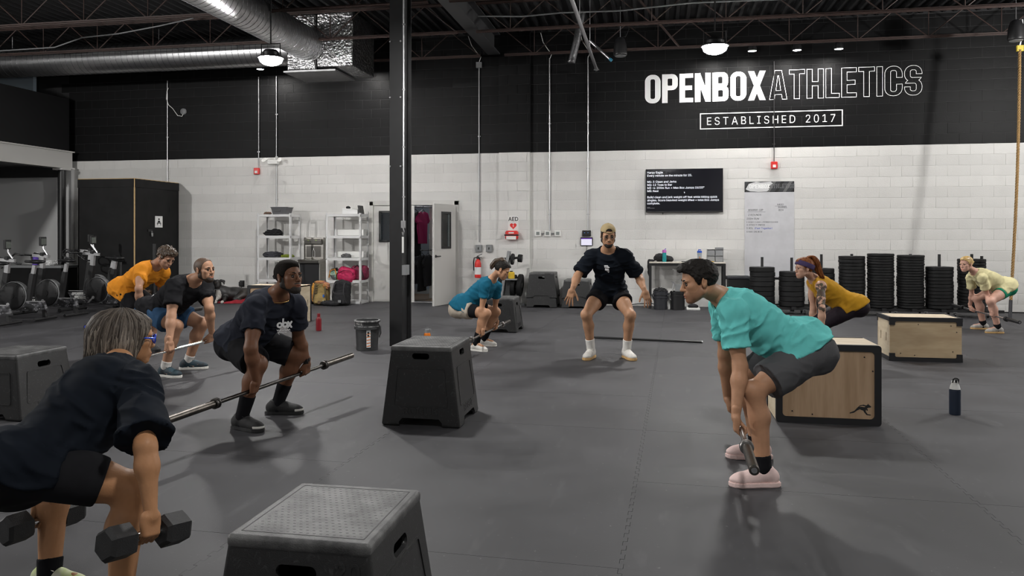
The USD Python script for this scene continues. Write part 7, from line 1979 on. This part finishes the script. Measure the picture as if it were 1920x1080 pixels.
def sweep_hair(shape_pts, n, seed, rad=.0022):
    return None


hs_teal = [('hair', hair_field('s', .009, .012, 'man', 3, .007, 60, fwd=.020), MT['hair_black'])]
hs_dark = [('hair', hair_field('s', .004, .002, 'man', 5, .0015, 200), MT['hair_buzz'])]
hs_bald = [('hair', hair_field('s', .0025, .0, 'recede', 5, .0006, 200), MT['hair_shaved'])]
hs_oran = [('hair', hair_field('s', .016, .022, 'man', 9, .016, 55, fwd=.016), MT['hair_brown'])]
hs_coac = [('hair', hair_field('s', .006, .0, 'man', 4, .002, 120), MT['hair_black'])]

# grey bob: a shell to the jaw with many lying locks
F = field_of([(ell((-.018, 0, .030), (.108, .088, .094)), 0), (ell((-.045, 0, -.050), (.080, .092, .105)), .04), (cone((-.02, .070, -.02), (.0, .078, -.135), .032, .026), .03), (cone((-.02, -.070, -.02), (.0, -.078, -.135), .032, .026), .03), (ell((-.07, 0, -.12), (.042, .078, .060)), .03), (ell((-.088, 0, -.185), (.042, .074, .070)), .03)], .005, .04)
F.sub(ell((.115, 0, -.05), (.105, .070, .135)), .015)
F.keep(lambda P: np.interp(P[:, 0], [-.08, .0], [-.235, -.170]) - P[:, 2] + .012 * np.sin(P[:, 1] * 70) + .01 * np.sin(P[:, 1] * 151))
bob = F.mesh(1)
bob.vertices = bob.vertices + bob.vertex_normals * ((meshkit.fbm(bob.vertices * (75, 75, 7), 3, 2) - .5) * .018)[:, None]
from scipy.spatial import cKDTree
bc = np.array([-.025, 0, -.015]); bq = bob.vertices - bc; br = np.linalg.norm(bq, axis=1); btree = cKDTree(bq / br[:, None])
rg = np.random.default_rng(5); locks = []
for i in range(760):
    az = rg.uniform(.50, 2 * PI - .50) if i % 4 else rg.uniform(.75, 5.5)          # leaves the face free
    tt = np.linspace(0, 1, 12); pol = .10 + (rg.uniform(2.3, 2.72) - .10) * tt if i % 3 else rg.uniform(.8, 1.5) + (rg.uniform(2.3, 2.62) - 1.2) * tt
    pol = np.minimum(pol, 2.74); a2 = az + rg.uniform(-.16, .16) * np.sin(tt * PI) + rg.uniform(-.10, .10) * tt ** 2
    dr = np.column_stack([np.sin(pol) * np.cos(a2), np.sin(pol) * np.sin(a2), np.cos(pol)])
    _, k4 = btree.query(dr, k=5); r_ = br[k4].mean(1) + rg.uniform(.000, .004) + .004 * (tt > .9)
    locks.append(tube(bc + dr * r_[:, None], np.interp(tt, [0, .2, .75, 1], [.0008, .0030, .0028, .0005]) * rg.uniform(.6, 1.3), 4, False))
MT['lock_a'] = M('lock_light', (.22, .185, .15), rough=.55, spec=.25); MT['lock_b'] = M('lock_mid', (.115, .095, .078), rough=.55, spec=.25); MT['lock_c'] = M('lock_dark', (.048, .038, .031), rough=.55, spec=.25)
for m in [bob] + locks: m.vertices = (m.vertices + (.02, 0, 0)) * (1.24, 1.20, 1.0) - (.03, 0, 0)
hs_grey = [('hair', bob, MT['hair_grey'])] + [('hair_lock', cat(locks[i::3]), m) for i, m in enumerate((MT['lock_a'], MT['lock_b'], MT['lock_c']))]

hb = hair_field('s', .008, .004, 'back', 8, .004, 70)
hs_blue = [('hair', hb, MT['hair_black']), ('hair_bun', tie_bun((-.055, 0, .118), (.052, .046, .034)), MT['hair_brown']), ('hair_lock', ponytail([(-.075, 0, .12), (-.13, 0, .07), (-.145, .005, -.01), (-.135, 0, -.08)], [.030, .038, .030, .012], 4, 30), MT['hair_brown'])]
hy = hair_field('s', .012, .006, 'back', 6, .005, 60)
hs_yell = [('hair', hy, MT['hair_red']), ('ponytail', ponytail([(-.055, 0, .125), (-.10, 0, .145), (-.150, 0, .08), (-.165, 0, -.02), (-.215, .0, -.12), (-.25, 0, -.17)], [.022, .034, .046, .044, .030, .008], 7, 60), MT['hair_red'])]
F = field_of([(ell((-.014, 0, .034), (.117, .094, .105)), 0), (ell((.028, 0, .034), (.081, .081, .089)), .02)], .0045, .03)
P0 = lambda P: np.abs((P[:, 2] - .045) * .90 - P[:, 0] * .42) - .030
F.keep(P0); F.sub(ell((-.014, 0, .034), (.104, .081, .092)), .002)
hs_yell.append(('headband', F.mesh(1), MT['headband']))
hl = hair_field('s', .008, .003, 'back', 2, .003, 60)
hs_blon = [('hair', hl, MT['hair_blond']), ('hair_bun', tie_bun((-.118, 0, .012), (.026, .028, .026), 2), MT['hair_blond']), ('hair_lock', ponytail([(-.12, 0, .012), (-.15, .004, .02), (-.165, 0, .0)], [.012, .016, .004], 4, 12), MT['hair_blond'])]
# backwards cap of the coach
F = field_of([(ell((-.014, 0, .040), (.109, .086, .094)), 0), (ell((.028, 0, .040), (.070, .072, .078)), .02)], .0045, .03)
F.keep(lambda P: (.048 + P[:, 0] * .05) - P[:, 2])
F.sub(ell((.095, 0, .064), (.05, .036, .028)), .006)
cap = F.mesh(1)
F = field_of([(rbx((-.128, 0, .038), (.040, .068, .004), .0035, Rot.from_euler('y', -14, degrees=True).as_matrix()), 0)], .004, .02)
cap_parts = [('cap', cap, MT['cap_tan']), ('cap_brim', F.mesh(1), MT['cap_tan']), ('cap_strap', tube([(.086, -.036, .052), (.094, -.018, .050), (.0965, 0, .049), (.094, .018, .050), (.086, .036, .052)], .005, 6), MT['cap_tan']), ('cap_button', lathe([(0, .139), (.008, .137), (.008, .133), (0, .132)], 10, (-.012, 0, 0)), MT['cap_tan'])]

cam2 = lambda x, y, z=0.: np.array([x * math.cos(math.radians(10.5)) - y * math.sin(math.radians(10.5)), x * math.sin(math.radians(10.5)) + y * math.cos(math.radians(10.5)), z])


def glasses(th, HF, frame, r=.0017, lens=True, size=1.0):
    O, RH, hsc = HF
    ring = []
    t = np.linspace(0, 2 * PI, 21)
    for y in (-1, 1):
        pts = np.column_stack([np.full(21, .1075) - .006 * np.abs(np.cos(t)), y * .033 + .0225 * size * np.cos(t), .000 + .018 * size * np.sin(t)])
        ring.append(tube(pts, r, 6, False))
        ring.append(tube([(.098, y * (.033 + .0225 * size), .005), (.06, y * .078, .006), (-.005, y * .081, .006), (-.02, y * .080, -.012)], r * 1.1, 6))
    ring.append(tube([(.1075, -.0115, .003), (.112, 0, .006), (.1075, .0115, .003)], r * 1.1, 6))
    g = obj('glasses', to_world(cat(ring), O, RH, hsc), frame, th, True)
    if lens:
        for y in (-1, 1):
            obj('lens', to_world(place(extr(Point(0, 0).buffer(.0205 * size, 12), .0008), (.106, y * .033, 0), (0, 1, 0), (0, 0, 1), (1, 0, 0)), O, RH, hsc), MT['lens'], g)


def wrist_band(th, X, n, mat, r=.032, w=.028, face=None):
    W, Eb = X['w' + n], X['e' + n]; d = unit(Eb - W); c = W + d * .035
    wb = obj('watch' if face is not None else 'wristband', tube([c - d * w / 2, c + d * w / 2], r, 16), mat, th, 35)
    if face is not None:
        f = unit(face - d * (np.asarray(face) @ d)); a = np.cross(d, f)
        o = place(cb(0, 0, 0, .040, .034, .010), c + f * (r + .002), d, a, f)
        obj('watch_case', o, MT['steel_dark'], wb)


def decal(th, name, mesh2d, c, X, Y, Z, mat):
    return obj(name, place(mesh2d, c, X, Y, Z), mat, th)


def print_on(th, name, poly, c, Y, Z, mat):
    """A flat print pressed onto the shirt of th: poly in metres, centred at c, Y its up, Z out of the cloth."""
    from scipy.spatial import cKDTree
    sm = SHIRTS[str(th.GetPath())]; Z = unit(Z); Y = unit(Y - Z * (np.asarray(Y) @ Z)); X = np.cross(Y, Z)
    k = (sm.vertex_normals @ Z) > .1; V = sm.vertices[k] - c
    near = np.linalg.norm(V @ np.column_stack([X, Y]), axis=1) < .25; V = V[near]; V = V[V @ Z > (V @ Z).max() - .16]
    tr = cKDTree(V @ np.column_stack([X, Y])); m = extr(poly, .0012)
    m = m.subdivide().subdivide() if len(m.faces) < 1500 else m
    d, i = tr.query(m.vertices[:, :2], k=4); w = 1 / (d + 1e-4); h_ = ((V[i] @ Z) * w).sum(1) / w.sum(1)
    m.vertices = c + m.vertices[:, :1] * X + m.vertices[:, 1:2] * Y + (h_ + .0015 + m.vertices[:, 2])[:, None] * Z
    return obj(name, m, mat, th, False)




# ---------------------------------------------------------------- the nine people
b = BARS['teal']
t1 = person('man in a turquoise t-shirt and grey shorts bent over a barbell, in pale pink shoes', POSE['teal'], 1.76, cam2(-.975, -.02, -.20), 'tan', (.47, .25, .145), g=1.0, res=.0065,
            shirt=dict(mat=MT['tee_teal'], loose=.020, sleeve=.66, flare=.020, hem=.025, sag=.05, amp=.017, seed=3, neck=.012), shorts=dict(mat=MT['short_grey'], len=.74, loose=.014, flare=.045, amp=.008, name='shorts'),
            shoe=dict(mats=(MT['shoe_pink'], MT['shoe_pink'], MT['lace_light'])), hair=dict(parts=hs_teal, mat=MT['hair_black']), bar_h=b['h'], bar_d=np.subtract(b['B'], b['A']), sock=(MT['sock_black'], .06), stub=.22, head_up=cam2(-.12, .0, 1))
b = BARS['dark']
t2 = person('bearded man in a navy t-shirt and black shorts gripping a dark barbell, watch on wrist', POSE['dark'], 1.76, cam2(.84, -.52, .10), 'brown', (.175, .078, .042), g=1.10, res=.0075,
            shirt=dict(mat=MT['tee_navy'], loose=.018, sleeve=.60, flare=.018, hem=.03, sag=.05, amp=.014, seed=5), shorts=dict(mat=MT['short_black'], len=.86, loose=.014, flare=.030, amp=.008),
            shoe=dict(mats=(MT['shoe_black'], MT['rubber_black'], MT['rubber_black']), toe=MT['rubber_white'], size=1.04), hair=dict(parts=hs_dark, mat=MT['hair_black']), beard=dict(mat=MT['beard'], out=.001), bar_h=b['h'], bar_d=np.subtract(b['B'], b['A']), sock=(MT['sock_black'], .17))
b = BARS['bald']
t3 = person('bearded man with shaved head in a black t-shirt and blue shorts lifting a chrome barbell', POSE['bald'], 1.78, cam2(.90, -.42, .04), 'fair_tan', (.46, .25, .155), g=1.08,
            shirt=dict(mat=MT['tee_black'], loose=.020, sleeve=.62, flare=.018, hem=.02, sag=.05, amp=.014, seed=8), shorts=dict(mat=MT['short_blue'], len=.66, loose=.014, flare=.04, amp=.009),
            shoe=dict(mats=(MT['shoe_petrol'], MT['rubber_white'], MT['rubber_black']), tab=M('tab_yellow', (.62, .42, .03), rough=.7), mark=M('mark_peach', (.72, .45, .32), rough=.6)), hair=dict(parts=hs_bald, mat=MT['beard_brown']), beard=dict(mat=MT['beard_brown'], out=.001), bar_h=b['h'], bar_d=np.subtract(b['B'], b['A']), sock=(MT['sock_white'], .05))
b = BARS['orange']
t4 = person('curly-haired man in an orange t-shirt bending down beside the exercise bikes', POSE['orange'], 1.76, cam2(.78, -.36, -.52), 'fair', (.44, .245, .16), g=.93, res=.010,
            shirt=dict(mat=MT['tee_orange'], loose=.022, sleeve=.64, flare=.022, hem=.07, sag=.03, amp=.012, seed=4), shorts=dict(mat=MT['short_black'], len=.75, loose=.016, flare=.04),
            shoe=dict(mats=(MT['shoe_black'], MT['rubber_black'], MT['rubber_black'])), hair=dict(parts=hs_oran, mat=MT['hair_brown']), bar_h=b['h'], bar_d=np.subtract(b['B'], b['A']), head_up=cam2(.3, 0, 1), stub=.12)
b = BARS['blue']
t6 = person('woman with tied-up dark hair in a petrol t-shirt and stone shorts squatting over a barbell', POSE['blue'], 1.64, cam2(.86, -.12, -.46), 'warm', (.47, .25, .145), g=1.0, fem=True, res=.010,
            shirt=dict(mat=MT['tee_blue'], loose=.016, sleeve=.50, flare=.018, hem=.05, sag=.03, amp=.010, seed=6), shorts=dict(mat=MT['short_stone'], len=.42, loose=.016, flare=.045, amp=.010, under=(.66, MT['short_black'])),
            shoe=dict(mats=(MT['shoe_white'], MT['rubber_white'], MT['lace_light'])), hair=dict(parts=hs_blue, mat=MT['hair_black']), bar_h=b['h'], bar_d=np.subtract(b['B'], b['A']), sock=(MT['sock_black'], .12), head_up=cam2(.5, 0, .9))
t7 = person('coach in a tan backwards cap, glasses and black t-shirt half squatting with open hands', POSE['coach'], 1.80, cam2(.02, -.96, -.24), 'olive', (.46, .25, .145), g=1.04, res=.0085,
            shirt=dict(mat=MT['tee_ink'], loose=.022, sleeve=.84, flare=.022, hem=.03, sag=.0, amp=.018, seed=2), shorts=dict(mat=MT['short_black'], len=.44, loose=.016, flare=.050, amp=.008),
            shoe=dict(mats=(MT['shoe_white'], MT['rubber_gum'], MT['lace_light']), size=1.05), hair=dict(parts=hs_coac + cap_parts, mat=MT['hair_black']), beard=dict(mat=MT['beard'], out=.0003), hands='open',
            hand_dirs={'R': (cam2(-.30, -.10, -.94), cam2(.9, -.25, -.35)), 'L': (cam2(.30, -.10, -.94), cam2(-.9, -.25, -.35))}, sock=(MT['sock_white'], .12))
b = BARS['yellow']
t8 = person('woman with red ponytail and purple headband in a gold tank top, tattooed arm', POSE['yellow'], 1.66, cam2(-.99, -.06, -.06), 'pale', (.56, .33, .235), g=1.06, fem=True, res=.009, tattoo=True,
            shirt=dict(mat=MT['tank_gold'], loose=.010, tank=True, hem=.02, sag=.03, amp=.008, seed=7, neck=.004), shorts=dict(mat=MT['legging'], len=1.0, loose=.006, flare=.004, amp=.003, name='leggings', calf=True),
            shoe=dict(mats=(MT['shoe_black'], MT['rubber_white'], MT['rubber_black'])), hair=dict(parts=hs_yell, mat=MT['hair_red']), bar_h=b['h'], bar_d=np.subtract(b['B'], b['A']))
b = BARS['blonde']
t9 = person('blonde woman in a cream t-shirt and green shorts bent over a barbell by the rope', POSE['blonde'], 1.68, cam2(-.93, -.34, -.12), 'pink', (.60, .345, .265), g=.98, fem=True, res=.010,
            shirt=dict(mat=MT['tee_cream'], loose=.018, sleeve=.62, flare=.020, hem=.04, sag=.045, amp=.010, seed=9), shorts=dict(mat=MT['short_green'], len=.42, loose=.006, flare=.020, amp=.003),
            shoe=dict(mats=(MT['shoe_lilac'], MT['rubber_gum'], MT['lace_light'])), hair=dict(parts=hs_blon, mat=MT['hair_blond']), bar_h=b['h'], bar_d=np.subtract(b['B'], b['A']), sock=(MT['sock_black'], .04))


def dumbbell(label, c, d):
    d = unit(d); t = thing('dumbbell', label, 'dumbbell', c, group=None)
    a, b, _ = frame_of(d); R = np.column_stack([a, b, d])
    obj('handle', to_world(lathe([(0, -.075), (.015, -.075), (.0165, -.03), (.018, 0), (.0165, .03), (.015, .075), (0, .075)], 14), (0, 0, 0), R), MT['chrome'], t)
    for s in (-1, 1):
        pts = []
        for z, rr in ((.058, .046), (.070, .060), (.148, .060), (.162, .048)):
            for k in range(6):
                an = k * PI / 3 + PI / 6
                pts.append((rr * math.cos(an), rr * math.sin(an), s * z))
        obj('head', to_world(hull(pts), (0, 0, 0), R), MT['db_rubber'], t, 20)
    return t


MT['db_rubber'] = M('db_rubber', (.016, .016, .017), rough=.62, var=.3, scale=20, bump=.15, bscale=250)
dR, dL = cam2(.46, .88, -.12), cam2(.44, .90, -.02)
cR, cL = cam2(-1.296, 2.735, .388), cam2(-1.935, 3.19, .276)
dumbbell('black hex dumbbell in the right hand of the grey-haired woman', cR, dR)
dumbbell('black hex dumbbell in the left hand of the grey-haired woman, beside her shin', cL, dL)
t5 = person('grey-haired woman seen from behind in a dark t-shirt squatting with two dumbbells', POSE['grey'], 1.66, cam2(.80, .58, -.12), 'tanned', (.43, .215, .105), g=1.12, fem=True, res=.0075,
            shirt=dict(mat=MT['tee_ink'], loose=.022, sleeve=.88, flare=.040, hem=.01, sag=.03, amp=.016, seed=12), shorts=dict(mat=MT['short_black'], len=.70, loose=.006, flare=.008, amp=.002, name='bike_shorts'),
            shoe=dict(mats=(MT['shoe_lime'], MT['rubber_white'], MT['lace_light'])), hair=dict(parts=hs_grey, mat=MT['lock_b']), bar_h={'R': cR, 'L': cL}, bar_d={'R': dR, 'L': dL}, sock=(MT['sock_black'], .05), hs=1.04)
glasses(t5[0], t5[3], MT['glass_blue'], .0030, True, 1.12)
glasses(t7[0], t7[3], MT['chrome'], .0014, True, 1.0)
wrist_band(t2[0], t2[1], 'L', MT['strap'], .033, .026, cam2(0, -1, .3))
wrist_band(t9[0], t9[1], 'L', MT['strap'], .030, .030)
wrist_band(t8[0], t8[1], 'L', MT['sock_white'], .031, .022, cam2(0, -1, .2))
# gold chain of the man in navy
X, B = t2[1], t2[2]; up_, fr_ = B['up'], B['f']
a_, b_, d_ = frame_of(unit(up_ * .8 - fr_ * .6), fr_)
c_ = X['neck'] + fr_ * .035 - up_ * .002
obj('necklace', tube([c_ + .080 * math.cos(i) * a_ + .080 * math.sin(i) * b_ for i in np.linspace(0, 2 * PI, 40)], .0028, 6, False), MT['gold'], t2[0], True)

# prints on shirts
def let_ring(x, r, w): return Point(x, 0).buffer(r, 12).difference(Point(x, 0).buffer(w, 10))
X, B = t2[1], t2[2]
lg = unary_union([let_ring(-.030, .023, .0085), let_ring(.012, .023, .0085), sbox(-.011, .0, .002, .050), LineString([(.034, .020), (.060, -.020)]).buffer(.0075), LineString([(.034, -.020), (.060, .020)]).buffer(.0075)])
sq = LineString([(-.05 + .006 * i, -.040 + .006 * (-1) ** i) for i in range(18)]).buffer(.0018).union(LineString([(-.05 + .005 * i, -.058 + .003 * (-1) ** i) for i in range(16)]).buffer(.0014))
lc = (X['sL'] * .62 + X['sR'] * .38) - B['s'] * .075 + B['f'] * .10
print_on(t2[0], 'chest_print', lg, lc, cam2(0, 0, 1), cam2(.55, -.80, -.1), MT['white_print'])
print_on(t2[0], 'chest_print', sq, lc, cam2(0, 0, 1), cam2(.55, -.80, -.1), MT['white_print'])
print_on(t2[0], 'back_print', unary_union([sbox(-.05, -.012, .02, .012), sbox(.03, -.012, .06, .012), sbox(-.11, -.008, -.085, .008)]), (X['sL'] + X['sR']) / 2 * .45 + X['pel'] * .55, B['l'], -B['f'], MT['white_print'])
X, B = t7[1], t7[2]
em = unary_union([Polygon([(-.04, .075), (.012, .075), (.022, .062), (-.038, .058)]), Polygon([(-.038, .052), (.0, .055), (.022, .060), (.044, .046), (.035, .030), (.0, .036), (-.038, .036)]), Polygon([(-.028, .032), (.024, .030), (.032, .0), (.030, -.040), (.020, -.052), (-.030, -.008)])])
print_on(t7[0], 'chest_print', affinity.scale(em, .78, .78), (X['sL'] + X['sR']) / 2 - B['s'] * .115 - B['l'] * .005 + B['f'] * .1, cam2(0, 0, 1), B['f'], MT['white_print'])
X, B = t3[1], t3[2]
obj('shirt_tag', place(rbox(-.03, .03, -.012, .012, -.004, .004, .003), X['pel'] + B['s'] * .06 - B['l'] * .10 - B['f'] * .115, unit(B['s']), np.cross(-unit(B['l'] * .5 + B['f']), unit(B['s'])), -unit(B['l'] * .5 + B['f'])), MT['white_print'], t3[0])
